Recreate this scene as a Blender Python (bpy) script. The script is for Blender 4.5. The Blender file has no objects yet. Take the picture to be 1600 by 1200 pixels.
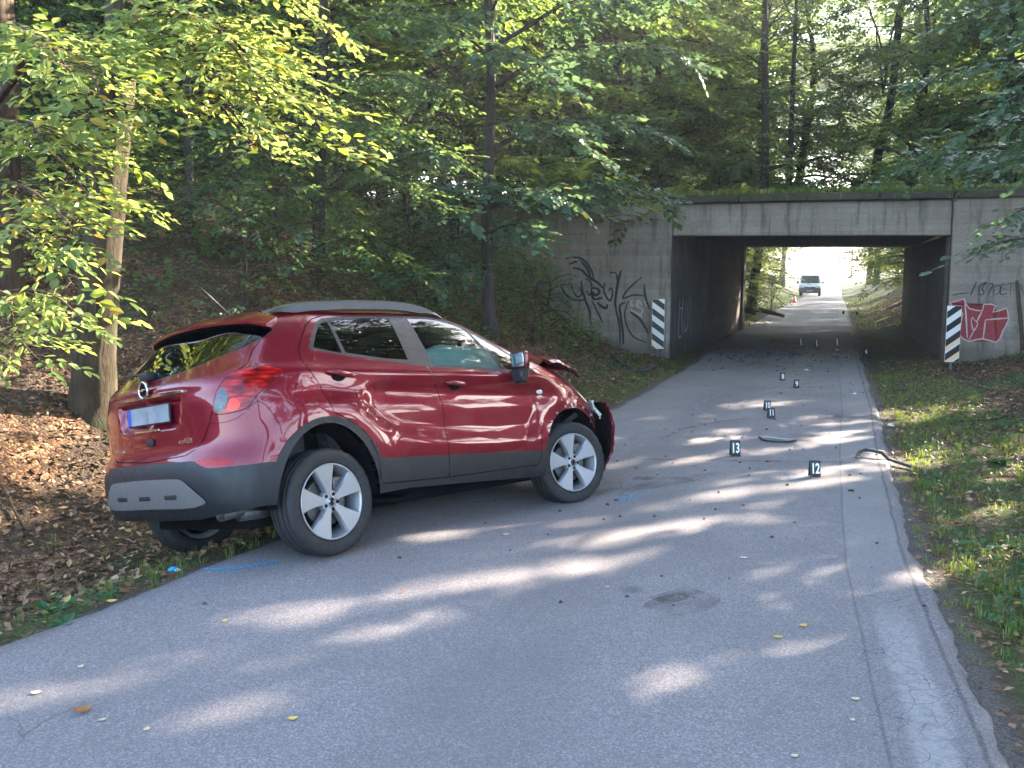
import bpy, bmesh, math, random
import numpy as np
from mathutils import Vector, Matrix

SC = bpy.context.scene
COL = SC.collection
PI = math.pi
# ================================================================ camera, sky, sun, exposure
cd = bpy.data.cameras.new('camera'); cam = bpy.data.objects.new('camera', cd); COL.objects.link(cam)
cd.sensor_width = 36.0; cd.lens = 33.75; cd.clip_start = .1; cd.clip_end = 2000
cam.location = (0, 0, 1.83)
cam.rotation_euler = (math.radians(90-6.843), 0, 0)
SC.camera = cam
SUN_AZ, SUN_EL = 55.0, 25.0          # azimuth clockwise from +Y (the view direction), elevation
w = bpy.data.worlds.new('World'); SC.world = w; w.use_nodes = True
nt = w.node_tree; nt.nodes.clear()
sky = nt.nodes.new('ShaderNodeTexSky'); sky.sky_type = 'NISHITA'; sky.sun_disc = False
sky.sun_elevation = math.radians(SUN_EL); sky.sun_rotation = math.radians(SUN_AZ)
sky.air_density = 1.0; sky.dust_density = 1.6; sky.ozone_density = 1.3
bg = nt.nodes.new('ShaderNodeBackground'); bg.inputs[1].default_value = 0.115
wo = nt.nodes.new('ShaderNodeOutputWorld')
nt.links.new(sky.outputs[0], bg.inputs[0]); nt.links.new(bg.outputs[0], wo.inputs[0])
sl = bpy.data.lights.new('sun', 'SUN'); sun = bpy.data.objects.new('sun', sl); COL.objects.link(sun)
sl.energy = 4.6; sl.angle = math.radians(.5); sl.color = (1.0, .86, .70)
_a, _e = math.radians(SUN_AZ), math.radians(SUN_EL)
SUNV = np.array([math.cos(_e)*math.sin(_a), math.cos(_e)*math.cos(_a), math.sin(_e)])
sun.rotation_euler = Vector(SUNV).to_track_quat('Z', 'Y').to_euler()
sun.location = (20, 14, 14)
SC.view_settings.view_transform = 'Standard'; SC.view_settings.look = 'None'
SC.view_settings.exposure = 3.6; SC.view_settings.gamma = 1.0
SC.render.engine = 'CYCLES'
SC.cycles.max_bounces = 10; SC.cycles.diffuse_bounces = 6; SC.cycles.glossy_bounces = 4
SC.cycles.transmission_bounces = 6; SC.cycles.transparent_max_bounces = 12
SC.cycles.caustics_reflective = False; SC.cycles.caustics_refractive = False
SC.cycles.use_denoising = True
SC.cycles.sample_clamp_indirect = 10.0

# ================================================================ helpers
def tag(o, label=None, cat=None, group=None, kind=None):
    if label: o['label'] = label
    if cat: o['category'] = cat
    if group: o['group'] = group
    if kind: o['kind'] = kind
    return o
def link(name, me, mat=None, parent=None):
    o = bpy.data.objects.new(name, me); COL.objects.link(o)
    if mat is not None and me is not None:
        if isinstance(mat, (list, tuple)):
            for m in mat: me.materials.append(m)
        else: me.materials.append(mat)
    if parent is not None: o.parent = parent
    return o
def empty(name, loc=(0, 0, 0), rot=(0, 0, 0), label=None, cat=None, group=None):
    o = bpy.data.objects.new(name, None); COL.objects.link(o); o.empty_display_size = .2
    o.location = loc; o.rotation_euler = rot
    return tag(o, label, cat, group)
def big_mesh(name, V, F, smooth=False):
    """V (n,3), F (m,k) numpy -> mesh, quick"""
    V = np.asarray(V, np.float32); F = np.asarray(F, np.int32); k = F.shape[1]
    me = bpy.data.meshes.new(name)
    me.vertices.add(len(V)); me.vertices.foreach_set('co', V.ravel())
    me.loops.add(F.size); me.loops.foreach_set('vertex_index', F.ravel())
    me.polygons.add(len(F)); me.polygons.foreach_set('loop_start', np.arange(0, F.size, k, dtype=np.int32))
    me.polygons.foreach_set('loop_total', np.full(len(F), k, np.int32))
    me.polygons.foreach_set('use_smooth', np.full(len(F), smooth, bool))
    me.update(calc_edges=True); me.validate()
    return me
def pyd(name, V, F, smooth=False):
    me = bpy.data.meshes.new(name); me.from_pydata([tuple(v) for v in V], [], [tuple(f) for f in F])
    if smooth:
        for p in me.polygons: p.use_smooth = True
    me.update(); return me
def bm_mesh(name, bm, smooth=False, sharp=35):
    me = bpy.data.meshes.new(name); bmesh.ops.recalc_face_normals(bm, faces=bm.faces)
    if smooth:
        for f in bm.faces: f.smooth = True
        for e in bm.edges:
            if len(e.link_faces) == 2 and e.calc_face_angle(0) > math.radians(sharp): e.smooth = False
    bm.to_mesh(me); bm.free(); return me
def box_bm(bm, c, s, rz=0, bevel=0, rot=None):
    """box centred c, size s; returns verts"""
    r = bmesh.ops.create_cube(bm, size=1.0); vs = r['verts']
    bmesh.ops.scale(bm, vec=s, verts=vs)
    if bevel:
        es = list({e for v in vs for e in v.link_edges})
        rr = bmesh.ops.bevel(bm, geom=es, offset=bevel, segments=2, affect='EDGES', profile=.6)
        vs = list({v for v in rr['verts']} | {v for v in vs if v.is_valid})
    if rot is not None: bmesh.ops.rotate(bm, cent=(0, 0, 0), matrix=rot, verts=vs)
    if rz: bmesh.ops.rotate(bm, cent=(0, 0, 0), matrix=Matrix.Rotation(rz, 3, 'Z'), verts=vs)
    bmesh.ops.translate(bm, vec=c, verts=vs)
    return vs
def box(name, c, s, mat, parent=None, rz=0, bevel=0, rot=None, smooth=False):
    bm = bmesh.new(); box_bm(bm, c, s, rz, bevel, rot)
    return link(name, bm_mesh(name, bm, smooth or bevel > 0), mat, parent)
def tube_arrays(path, rad, n=8, cap=True):
    path = np.asarray(path, float); rad = np.broadcast_to(np.asarray(rad, float), (len(path),))
    V = []; F = []
    T = np.gradient(path, axis=0); T /= np.linalg.norm(T, axis=1, keepdims=True)+1e-12
    ref = np.array([0, 0, 1.]) if abs(T[0][2]) < .9 else np.array([1., 0, 0])
    u = np.cross(T[0], ref); u /= np.linalg.norm(u)
    for i in range(len(path)):
        u = u-T[i]*np.dot(u, T[i]); u /= np.linalg.norm(u)+1e-12; v = np.cross(T[i], u)
        for k in range(n):
            a = 2*PI*k/n; V.append(path[i]+rad[i]*(math.cos(a)*u+math.sin(a)*v))
    for i in range(len(path)-1):
        for k in range(n):
            a = i*n+k; b = i*n+(k+1) % n; F.append((a, b, b+n, a+n))
    return np.array(V), F
def tube(name, path, rad, mat, parent=None, n=8, smooth=True, cap=True):
    V, F = tube_arrays(path, rad, n); F = list(F)
    if cap: F.append(tuple(range(n-1, -1, -1))); F.append(tuple(range(len(V)-n, len(V))))
    me = pyd(name, V, F, smooth)
    return link(name, me, mat, parent)
def lathe(profile, n=48, axis='Y', closed=False):
    """profile [(r, h)], revolve about axis; returns V,F"""
    V = []; F = []; m = len(profile)
    for k in range(n):
        a = 2*PI*k/n; c, s = math.cos(a), math.sin(a)
        for r, h in profile: V.append((r*c, h, r*s) if axis == 'Y' else (r*c, r*s, h))
    for k in range(n):
        for i in range(m if closed else m-1):
            a = k*m+i; b = k*m+(i+1) % m; a2 = ((k+1) % n)*m+i; b2 = ((k+1) % n)*m+(i+1) % m
            F.append((a, b, b2, a2))
    return V, F
def ribbon(pts, width, n_per=5):
    """smooth ribbon in a plane; pts 2D -> V2D, F"""
    p = np.array(pts, float)
    if len(p) > 2:
        t = np.concatenate([[0], np.cumsum(np.linalg.norm(np.diff(p, axis=0), axis=1)+1e-6)])
        p = hermite(t, p, np.linspace(0, t[-1], n_per*len(p)))
    T = np.gradient(p, axis=0); T /= np.linalg.norm(T, axis=1, keepdims=True)+1e-9
    Nn = np.stack([-T[:, 1], T[:, 0]], 1)
    wv = np.broadcast_to(width, (len(p),))*(1-.45*np.abs(np.linspace(-1, 1, len(p)))**3)
    V = np.concatenate([p+Nn*wv[:, None]/2, p-Nn*wv[:, None]/2]); n = len(p)
    F = [(i, i+1, n+i+1, n+i) for i in range(n-1)]
    return V, F

# ================================================================ materials
class NT:
    def __init__(s, name):
        s.m = bpy.data.materials.new(name); s.m.use_nodes = True; s.t = s.m.node_tree; s.t.nodes.clear()
        s.out = s.n('ShaderNodeOutputMaterial')
    def n(s, typ, **kw):
        x = s.t.nodes.new(typ)
        for k, v in kw.items():
            if k.startswith('_'): x.inputs[int(k[1:])].default_value = v
            elif k in x.inputs.keys() if hasattr(x.inputs, 'keys') else False: s.put(x.inputs[k], v)
            else: setattr(x, k, v)
        return x
    def put(s, inp, v):
        if isinstance(v, bpy.types.NodeSocket): s.t.links.new(v, inp)
        else: inp.default_value = v
    def l(s, a, b): s.t.links.new(a, b)
    def noise(s, scale, detail=4, rough=.6, vec=None, dist=0):
        x = s.n('ShaderNodeTexNoise'); x.inputs['Scale'].default_value = scale; x.inputs['Detail'].default_value = detail
        x.inputs['Roughness'].default_value = rough; x.inputs['Distortion'].default_value = dist
        if vec is not None: s.l(vec, x.inputs['Vector'])
        return x.outputs['Fac']
    def voro(s, scale, feature='F1', vec=None, out='Distance', rand=1):
        x = s.n('ShaderNodeTexVoronoi'); x.feature = feature; x.inputs['Scale'].default_value = scale
        x.inputs['Randomness'].default_value = rand
        if vec is not None: s.l(vec, x.inputs['Vector'])
        return x.outputs[out]
    def ramp(s, fac, stops, interp='LINEAR'):
        x = s.n('ShaderNodeValToRGB'); cr = x.color_ramp; cr.interpolation = interp
        while len(cr.elements) < len(stops): cr.elements.new(.5)
        for e, (p, c) in zip(cr.elements, stops):
            e.position = p; e.color = (*c, 1) if len(c) == 3 else c
        s.l(fac, x.inputs[0]); return x.outputs[0]
    def mix(s, fac, a, b, blend='MIX'):
        x = s.n('ShaderNodeMix'); x.data_type = 'RGBA'; x.blend_type = blend
        s.put(x.inputs[0], fac)
        for i, v in ((6, a), (7, b)):
            if isinstance(v, tuple) and len(v) == 3: v = (*v, 1)
            s.put(x.inputs[i], v)
        return x.outputs[2]
    def math(s, op, a, b=0.0, c=0.0, clamp=False):
        x = s.n('ShaderNodeMath'); x.operation = op; x.use_clamp = clamp
        s.put(x.inputs[0], a); s.put(x.inputs[1], b)
        if op in ('MULTIPLY_ADD', 'COMPARE', 'SMOOTH_MIN'): s.put(x.inputs[2], c)
        return x.outputs[0]
    def map(s, v, a, b, c=0.0, d=1.0):
        x = s.n('ShaderNodeMapRange'); x.interpolation_type = 'SMOOTHSTEP'
        s.put(x.inputs[0], v)
        for i, q in zip((1, 2, 3, 4), (a, b, c, d)): x.inputs[i].default_value = q
        return x.outputs[0]
    def coord(s, kind='Object', scale=None):
        x = s.n('ShaderNodeTexCoord').outputs[kind]
        if scale:
            m = s.n('ShaderNodeMapping'); m.inputs['Scale'].default_value = scale; s.l(x, m.inputs[0]); x = m.outputs[0]
        return x
    def wpos(s, scale=None):
        x = s.n('ShaderNodeNewGeometry').outputs['Position']
        if scale:
            m = s.n('ShaderNodeMapping'); m.inputs['Scale'].default_value = scale; s.l(x, m.inputs[0]); x = m.outputs[0]
        return x
    def bsdf(s, color=(.5, .5, .5), rough=.5, metal=0, spec=.5, coat=0, bump=None, bstr=.3, bdist=.01, coat_rough=.03):
        x = s.n('ShaderNodeBsdfPrincipled')
        if isinstance(color, tuple) and len(color) == 3: color = (*color, 1)
        s.put(x.inputs['Base Color'], color); s.put(x.inputs['Roughness'], rough); s.put(x.inputs['Metallic'], metal)
        x.inputs['Specular IOR Level'].default_value = spec; x.inputs['Coat Weight'].default_value = coat
        x.inputs['Coat Roughness'].default_value = coat_rough
        if bump is not None:
            b = s.n('ShaderNodeBump'); b.inputs['Strength'].default_value = bstr; b.inputs['Distance'].default_value = bdist
            s.l(bump, b.inputs['Height']); s.l(b.outputs[0], x.inputs['Normal'])
            if coat == 0: pass
        return x.outputs[0]
    def done(s, sh): s.l(sh, s.out.inputs[0]); return s.m
M = {}
def simple(key, color, rough=.5, metal=0, spec=.5, coat=0, nscale=40, var=.15, bump=.0):
    t = NT(key); v = t.coord('Object'); f = t.noise(nscale, 5, .65, v)
    c1 = tuple(max(0, c*(1-var)) for c in color); c2 = tuple(min(1, c*(1+var)) for c in color)
    col = t.ramp(f, [(.3, c1), (.7, c2)])
    r = t.map(t.noise(nscale*.3, 3, .5, v), .3, .7, max(0, rough-.06), min(1, rough+.08))
    M[key] = t.done(t.bsdf(col, r, metal, spec, coat, f if bump else None, bump, .003)); return M[key]
simple('black_plastic', (.011, .012, .015), .48, var=.3, nscale=90, bump=.25)
simple('grey_plastic', (.12, .112, .108), .5, var=.08, nscale=90)
simple('dark_void', (.006, .006, .007), .9, spec=.1)
simple('rubber', (.020, .020, .021), .72, var=.35, nscale=30, bump=.2)
simple('alloy', (.36, .365, .385), .34, .55, var=.03, nscale=3)
simple('alloy_edge', (.75, .76, .78), .18, .95, var=.03)
simple('brake_metal', (.12, .115, .11), .5, .7, var=.4)
simple('chrome', (.75, .75, .76), .08, 1, var=.02)
simple('rail_metal', (.10, .103, .113), .34, .55, var=.05)
simple('seat_fabric', (.03, .03, .032), .9, var=.3)
simple('airbag_cloth', (.75, .86, .83), .8, var=.08, nscale=12)
simple('plate_white', (.24, .26, .29), .5, var=.35, nscale=5)
simple('plate_blue', (.02, .08, .42), .4)
simple('board_white', (.78, .78, .78), .45, var=.06)
simple('board_amber', (.85, .62, .38), .45, var=.06)
simple('board_black', (.012, .012, .013), .5)
simple('galvanised', (.35, .36, .37), .45, .7)
simple('marker_black', (.010, .010, .012), .45)
simple('marker_white', (.80, .80, .80), .5)
simple('spray_blue', (.03, .30, .62), .7, var=.3)
simple('spray_black', (.020, .021, .028), .6, var=.5, nscale=25)
simple('spray_red', (.30, .022, .032), .6, var=.3, nscale=12)
simple('spray_pink', (.55, .40, .40), .6, var=.2)
simple('spray_lilac', (.30, .28, .38), .6, var=.3)
simple('rusty_wood', (.06, .042, .03), .85, var=.4, nscale=12, bump=.5)
simple('white_paint', (.75, .76, .77), .3, coat=.6, var=.02)
simple('dark_glass', (.02, .025, .03), .06, spec=.8)
simple('headlamp', (.65, .67, .68), .12, .2, var=.1)
simple('litter_white', (.72, .72, .72), .6)
simple('litter_blue', (.05, .40, .70), .5)
simple('safety_red', (.55, .04, .03), .5)
simple('dark_debris', (.015, .015, .017), .5)
def paint():
    t = NT('metallic_red_paint'); v = t.coord('Object')
    fl = t.voro(900, vec=v, out='Color'); n1 = t.noise(3, 3, .5, v)
    base = t.mix(.10, (.17, .0028, .014), fl, 'OVERLAY')
    dust = t.map(t.noise(7, 5, .7, v), .5, .8, 0, .10)
    base = t.mix(dust, base, (.30, .22, .20))
    x = t.n('ShaderNodeBsdfPrincipled'); t.l(base, x.inputs['Base Color'])
    x.inputs['Metallic'].default_value = .30; x.inputs['Roughness'].default_value = .30; x.inputs['Specular IOR Level'].default_value = .15
    x.inputs['Coat Weight'].default_value = 1; x.inputs['Coat Roughness'].default_value = .035; x.inputs['Coat IOR'].default_value = 1.5
    b = t.n('ShaderNodeBump'); b.inputs['Strength'].default_value = .015; b.inputs['Distance'].default_value = .01
    t.l(t.noise(5, 2, .4, v), b.inputs['Height']); t.l(b.outputs[0], x.inputs['Coat Normal'])
    M['paint'] = t.done(x.outputs[0])
paint()
def glass(key, tint, base=.05):
    t = NT(key)
    tr = t.n('ShaderNodeBsdfTransparent'); tr.inputs[0].default_value = (*tint, 1)
    gl = t.n('ShaderNodeBsdfGlossy'); gl.inputs['Roughness'].default_value = .015; gl.inputs['Color'].default_value = (1, 1, 1, 1)
    fr = t.n('ShaderNodeFresnel'); fr.inputs['IOR'].default_value = 1.5
    f = t.math('ADD', fr.outputs[0], base, clamp=True)
    mx = t.n('ShaderNodeMixShader'); t.l(f, mx.inputs[0]); t.l(tr.outputs[0], mx.inputs[1]); t.l(gl.outputs[0], mx.inputs[2])
    M[key] = t.done(mx.outputs[0])
glass('window_glass', (.52, .64, .60), .015); glass('privacy_glass', (.045, .055, .052), .03); simple('lens_clear', (.09, .092, .10), .2, .3, var=.4, nscale=70)
def lamp_red():
    t = NT('tail_lamp_red'); v = t.coord('Object')
    n1 = t.voro(16, vec=t.coord('Object', (.7, .7, 3.0)), out='Distance')
    c = t.ramp(n1, [(0, (.80, .05, .015)), (.3, (.42, .006, .006)), (.75, (.10, .001, .002))])
    M['lamp_red'] = t.done(t.bsdf(c, .15, 0, .5, 0))
    t = NT('tail_lamp_amber'); M['lamp_amber'] = t.done(t.bsdf((.75, .035, .006), .15, 0, .5, 0))
    t = NT('reflector_red'); v = t.voro(160, vec=t.coord('Object'))
    M['reflector'] = t.done(t.bsdf(t.ramp(v, [(0, (.55, .02, .02)), (.8, (.20, .003, .005))]), .2, 0, .4, 0))
lamp_red()
def leaf_mat(key, cols, trans, tfac=.45, yellow=.02, rough=.45):
    t = NT(key); g = t.n('ShaderNodeNewGeometry')
    rnd = g.outputs['Random Per Island']
    stops = [(i/(len(cols)-1)*(1-yellow), c) for i, c in enumerate(cols)]+[(1-yellow+.001, (.42, .26, .03))]
    col = t.ramp(rnd, stops)
    n1 = t.noise(.55, 2, .5, t.wpos())
    col = t.mix(t.map(n1, .35, .65, 0, .55), col, t.mix(1.0, col, (.62, .80, .85), 'MULTIPLY'))
    tcol = t.mix(.6, col, (*trans, 1)); 
    d = t.bsdf(col, rough, 0, .35)
    tb = t.n('ShaderNodeBsdfTranslucent'); t.l(tcol, tb.inputs[0])
    mx = t.n('ShaderNodeMixShader'); mx.inputs[0].default_value = tfac
    t.l(d, mx.inputs[1]); t.l(tb.outputs[0], mx.inputs[2])
    M[key] = t.done(mx.outputs[0])
leaf_mat('leaf_linden', [(.09, .155, .040), (.14, .21, .060), (.19, .26, .08), (.11, .18, .050)], (.52, .58, .13), .5, .04)
leaf_mat('leaf_hornbeam', [(.050, .115, .042), (.070, .145, .048), (.095, .17, .05), (.058, .125, .048)], (.28, .40, .07), .45, .012)
leaf_mat('leaf_maple', [(.055, .110, .070), (.078, .145, .088), (.10, .165, .098), (.066, .128, .078)], (.20, .32, .10), .36, .01, rough=.36)
leaf_mat('leaf_far', [(.045, .10, .040), (.062, .13, .045), (.09, .15, .045), (.066, .12, .05)], (.32, .42, .07), .46, .03)
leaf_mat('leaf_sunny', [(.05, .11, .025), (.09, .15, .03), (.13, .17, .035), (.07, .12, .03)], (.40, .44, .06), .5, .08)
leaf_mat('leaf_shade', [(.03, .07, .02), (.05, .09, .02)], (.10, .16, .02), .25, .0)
leaf_mat('grass_blade', [(.07, .13, .03), (.10, .17, .035), (.15, .20, .05), (.20, .19, .08)], (.35, .42, .05), .40, .08)
leaf_mat('ivy', [(.025, .085, .035), (.04, .12, .045), (.055, .14, .05), (.07, .15, .04)], (.2, .36, .05), .35, .01)
def litter_mat():
    t = NT('leaf_litter_leaf'); rnd = t.n('ShaderNodeNewGeometry').outputs['Random Per Island']
    col = t.ramp(rnd, [(0, (.07, .036, .022)), (.2, (.17, .085, .045)), (.4, (.27, .145, .080)), (.6, (.13, .070, .042)), (.8, (.34, .20, .115)), (.95, (.44, .31, .19)), (.97, (.46, .34, .08)), (1, (.18, .20, .06))])
    M['litter'] = t.done(t.bsdf(col, .6, 0, .35))
litter_mat()
def bark_mat(key, c1, c2, moss=0.0, sc=18):
    t = NT(key); v = t.coord('Object', (1, 1, .18))
    n1 = t.noise(sc, 6, .7, v, .6); n2 = t.noise(2.2, 3, .6, t.coord('Object'))
    col = t.ramp(n1, [(.32, c1), (.68, c2)])
    if moss: col = t.mix(t.map(n2, .5, .68, 0, moss), col, (.05, .08, .025))
    M[key] = t.done(t.bsdf(col, .88, 0, .25, 0, n1, .8, .03))
bark_mat('bark_grey', (.022, .016, .010), (.075, .056, .032), .30)
bark_mat('bark_dark', (.022, .020, .018), (.07, .062, .055), .25)
bark_mat('bark_brown', (.035, .022, .015), (.11, .075, .050), .1)
# ---------------------------------------------------------------- car body surface (car frame: x forward from rear axle, y left, z up)
CAR_ROWS = np.array([
 # z,    xr,    xf,   hw,  kr,  kf
 [0.20,-0.60, 3.12,0.800,1.0,1.0],
 [0.30,-0.68, 3.20,0.850,1.0,1.0],
 [0.36,-0.74, 3.25,0.868,1.0,1.0],
 [0.48,-0.775,3.30,0.884,1.0,1.0],
 [0.62,-0.780,3.31,0.888,1.0,1.0],
 [0.69,-0.765,3.30,0.888,1.0,1.0],
 [0.74,-0.735,3.27,0.887,1.0,1.0],
 [0.85,-0.725,3.20,0.888,1.0,1.0],
 [0.95,-0.725,3.08,0.888,1.0,1.0],
 [1.05,-0.725,2.93,0.884,1.0,.95],
 [1.12,-0.715,2.76,0.874,1.0,.9],
 [1.18,-0.695,2.60,0.858,1.0,.85],
 [1.24,-0.645,2.45,0.826,1.0,.8],
 [1.32,-0.565,2.27,0.783,1.0,.75],
 [1.40,-0.490,2.11,0.739,.95,.75],
 [1.48,-0.415,1.98,0.690,.9,.75],
 [1.55,-0.350,1.85,0.640,.85,.75],
 [1.60,-0.290,1.72,0.588,.8,.75],
 [1.635,-0.20,1.46,0.520,.8,.75],
 [1.66,-0.02,1.22,0.420,.8,.7],
 [1.675,0.20,0.98,0.280,.6,.6],
 [1.68, 0.40,0.78,0.120,.3,.3]])
def hermite(xs, ys, x):
    xs = np.asarray(xs, float); ys = np.asarray(ys, float); x = np.asarray(x, float)
    if ys.ndim == 1: ys = ys[:, None]; sq = True
    else: sq = False
    h = np.diff(xs); dl = np.diff(ys, axis=0)/h[:, None]
    m = np.zeros_like(ys); m[0] = dl[0]; m[-1] = dl[-1]
    m[1:-1] = (dl[:-1]*h[1:, None]+dl[1:]*h[:-1, None])/(h[1:]+h[:-1])[:, None]
    k = np.clip(np.searchsorted(xs, x, side='right')-1, 0, len(h)-1)
    t = ((x-xs[k])/h[k])[:, None]; hk = h[k][:, None]
    r = (2*t**3-3*t**2+1)*ys[k]+(t**3-2*t**2+t)*hk*m[k]+(-2*t**3+3*t**2)*ys[k+1]+(t**3-t**2)*hk*m[k+1]
    return r[:, 0] if sq else r
def car_contour(z, xr, xf, hw, kr, kf):
    w = hw/.888
    a = xr+.40*kr; b = xf-.62*kf
    p = [(xr, 0), (xr+.006*kr, .28*w), (xr+.028*kr, .52*w), (xr+.085*kr, .70*w), (xr+.19*kr, .81*w), (a, .866*w)]
    for q in (.18, .36, .54, .72, .88): p.append((a+(b-a)*q, hw))
    p += [(b, hw-.006), (b+.20*kf, hw-.045*w), (b+.37*kf, hw-.14*w), (b+.50*kf, hw-.30*w), (b+.59*kf, .30*w), (xf, 0)]
    return np.array(p)
def poly_sdf(px, pz, poly):
    poly = np.asarray(poly, float); n = len(poly)
    d2 = np.full(px.shape, 1e9); ins = np.zeros(px.shape, bool)
    for i in range(n):
        ax, az = poly[i]; bx, bz = poly[(i+1) % n]
        ex, ez = bx-ax, bz-az
        wx, wz = px-ax, pz-az
        t = np.clip((wx*ex+wz*ez)/(ex*ex+ez*ez+1e-12), 0, 1)
        d2 = np.minimum(d2, (wx-ex*t)**2+(wz-ez*t)**2)
        c = ((az <= pz) & (bz > pz)) | ((bz <= pz) & (az > pz))
        xi = ax+(pz-az)/(bz-az+1e-12)*ex
        ins ^= c & (px < xi)
    d = np.sqrt(d2)
    return np.where(ins, -d, d)
def sstep(a, b, x):
    t = np.clip((x-a)/(b-a), 0, 1); return t*t*(3-2*t)
BLADE = [(.55,1.10),(.36,1.06),(.27,.97),(.30,.87),(.42,.78),(.62,.70),(1.0,.635),(1.6,.585),(2.1,.58),(2.6,.62),(2.6,1.0),(1.2,1.04)]
def car_surface(nt=230, nz=130):
    """dense half surface (right side, y<=0): positions (nz,nt,3), ref parameter t (metres along the z=.85 contour)"""
    C = np.array([car_contour(*r) for r in CAR_ROWS])          # rows,17,2
    ref = C[7]; tt = np.concatenate([[0], np.cumsum(np.linalg.norm(np.diff(ref, axis=0), axis=1))])
    td = np.linspace(0, tt[-1], nt)
    D = np.array([hermite(tt, C[i], td) for i in range(len(C))])
    zs = CAR_ROWS[:, 0]
    u = np.linspace(0, 1, nz)
    # more rows near the top where contours shrink quickly
    idx = np.arange(len(zs)); arc = np.concatenate([[0], np.cumsum(np.hypot(np.diff(zs), np.diff(CAR_ROWS[:, 3])))])
    q = u*arc[-1]
    zz = hermite(arc, zs, q)
    P = np.zeros((nz, nt, 3))
    for j in range(nt):
        r = hermite(arc, D[:, j, :], q); P[:, j, 0] = r[:, 0]; P[:, j, 1] = -np.maximum(r[:, 1], 0)
    P[:, :, 2] = zz[:, None]
    for _ in range(14):
        Q = P.copy(); Q[1:-1] = P[1:-1]*.5+(P[:-2]+P[2:])*.25; P = Q
    for _ in range(4):
        Q = P.copy(); Q[:, 1:-1] = P[:, 1:-1]*.5+(P[:, :-2]+P[:, 2:])*.25; P = Q
    P[:, 0, 1] = 0; P[:, -1, 1] = 0
    x = P[..., 0]; z = P[..., 2]
    side = sstep(.5, .75, -P[..., 1])
    dy = np.zeros_like(x)
    zc = 1.185-.05*x
    dy += -.010*np.exp(-((z-zc)/.035)**2)*sstep(2.6, 2.0, x)                         # shoulder line
    dy += .014*np.exp(-((z-(zc-.12))/.07)**2)*sstep(2.5, 2.0, x)*sstep(-.5, 0, x)    # hollow under it
    b = poly_sdf(x, z, BLADE)
    dy += .019*sstep(.02, -.13, b)                                                 # door scoop
    ra = np.hypot(x/.62, (z-.345)/.66); dy += -.014*sstep(1.12, .85, ra)*(z > .2)     # arch bulges
    fa = np.hypot((x-2.555)/.60, (z-.345)/.62); dy += -.014*sstep(1.15, .85, fa)
    P[..., 1] += dy*side
    # ledge above the rear bumper, licence recess
    ay = -P[..., 1]
    rear = sstep(-.45, -.60, x)
    rec = poly_sdf(ay, z, [(0,1.098),(.395,1.092),(.36,.925),(.30,.905),(0,.905)])
    P[..., 0] += .040*rear*sstep(.004, -.02, rec)
    P[..., 0] += -.012*rear*np.exp(-((z-1.165)/.04)**2)
    du = np.gradient(P, axis=1); dv = np.gradient(P, axis=0)
    N = np.cross(du, dv); N /= np.linalg.norm(N, axis=2, keepdims=True)+1e-12
    # orient outward
    s = np.sign(N[40, nt//2, 1]); 
    if s > 0: N = -N
    N[:, 0, 1] = 0; N[:, -1, 1] = 0; N[-1] = (0, 0, 1)
    N /= np.linalg.norm(N, axis=2, keepdims=True)+1e-12
    return P, N, td
# ================================================================ ground shape
_LY = [-8, 3.0, 4.5, 5.83, 9.0, 12.44, 17.18, 22.06, 200]
_LX = [-8.2, -3.25, -2.5, -1.88, -.35, 1.30, 3.02, 4.60, 4.60+.3365*177.94]
_RY = [-8, 3.35, 5.83, 9.06, 12.44, 17.75, 200]
_RX = [-1.2, 1.87, 2.56, 3.62, 4.80, 6.54, 6.54+.3365*182.25]
def XL(Y): return np.interp(Y, _LY, _LX)
def XR(Y): return np.interp(Y, _RY, _RX)
def road_z(X, Y):
    z = np.interp(Y, [-8, 28, 50, 86, 110, 150, 230], [0, 0, -.16, -.62, -.75, -.35, .3])
    z = z-.125*np.exp(-(((X-.30)/1.0)**2+((Y-8.1)/1.5)**2))
    return z
_rs = np.random.RandomState(5)
_ph = _rs.rand(12, 3)*6.28
def bumps(X, Y, f=1.0, n=6):
    r = np.zeros_like(X)
    for i in range(n):
        a = _ph[i, 0]; k = f*(1.7**i); r += np.sin(k*(X*math.cos(a)+Y*math.sin(a))+_ph[i, 1])*np.cos(k*.8*(Y*math.cos(a)-X*math.sin(a))+_ph[i, 2])/1.6**i
    return r
FACE_A = np.array([3.2, 19.4]); FACE_D = np.array([4.96, -1.4])/math.hypot(4.96, 1.4)   # bridge face line, unit along
FACE_N = np.array([-FACE_D[1], FACE_D[0]])                                             # into the bridge
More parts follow.
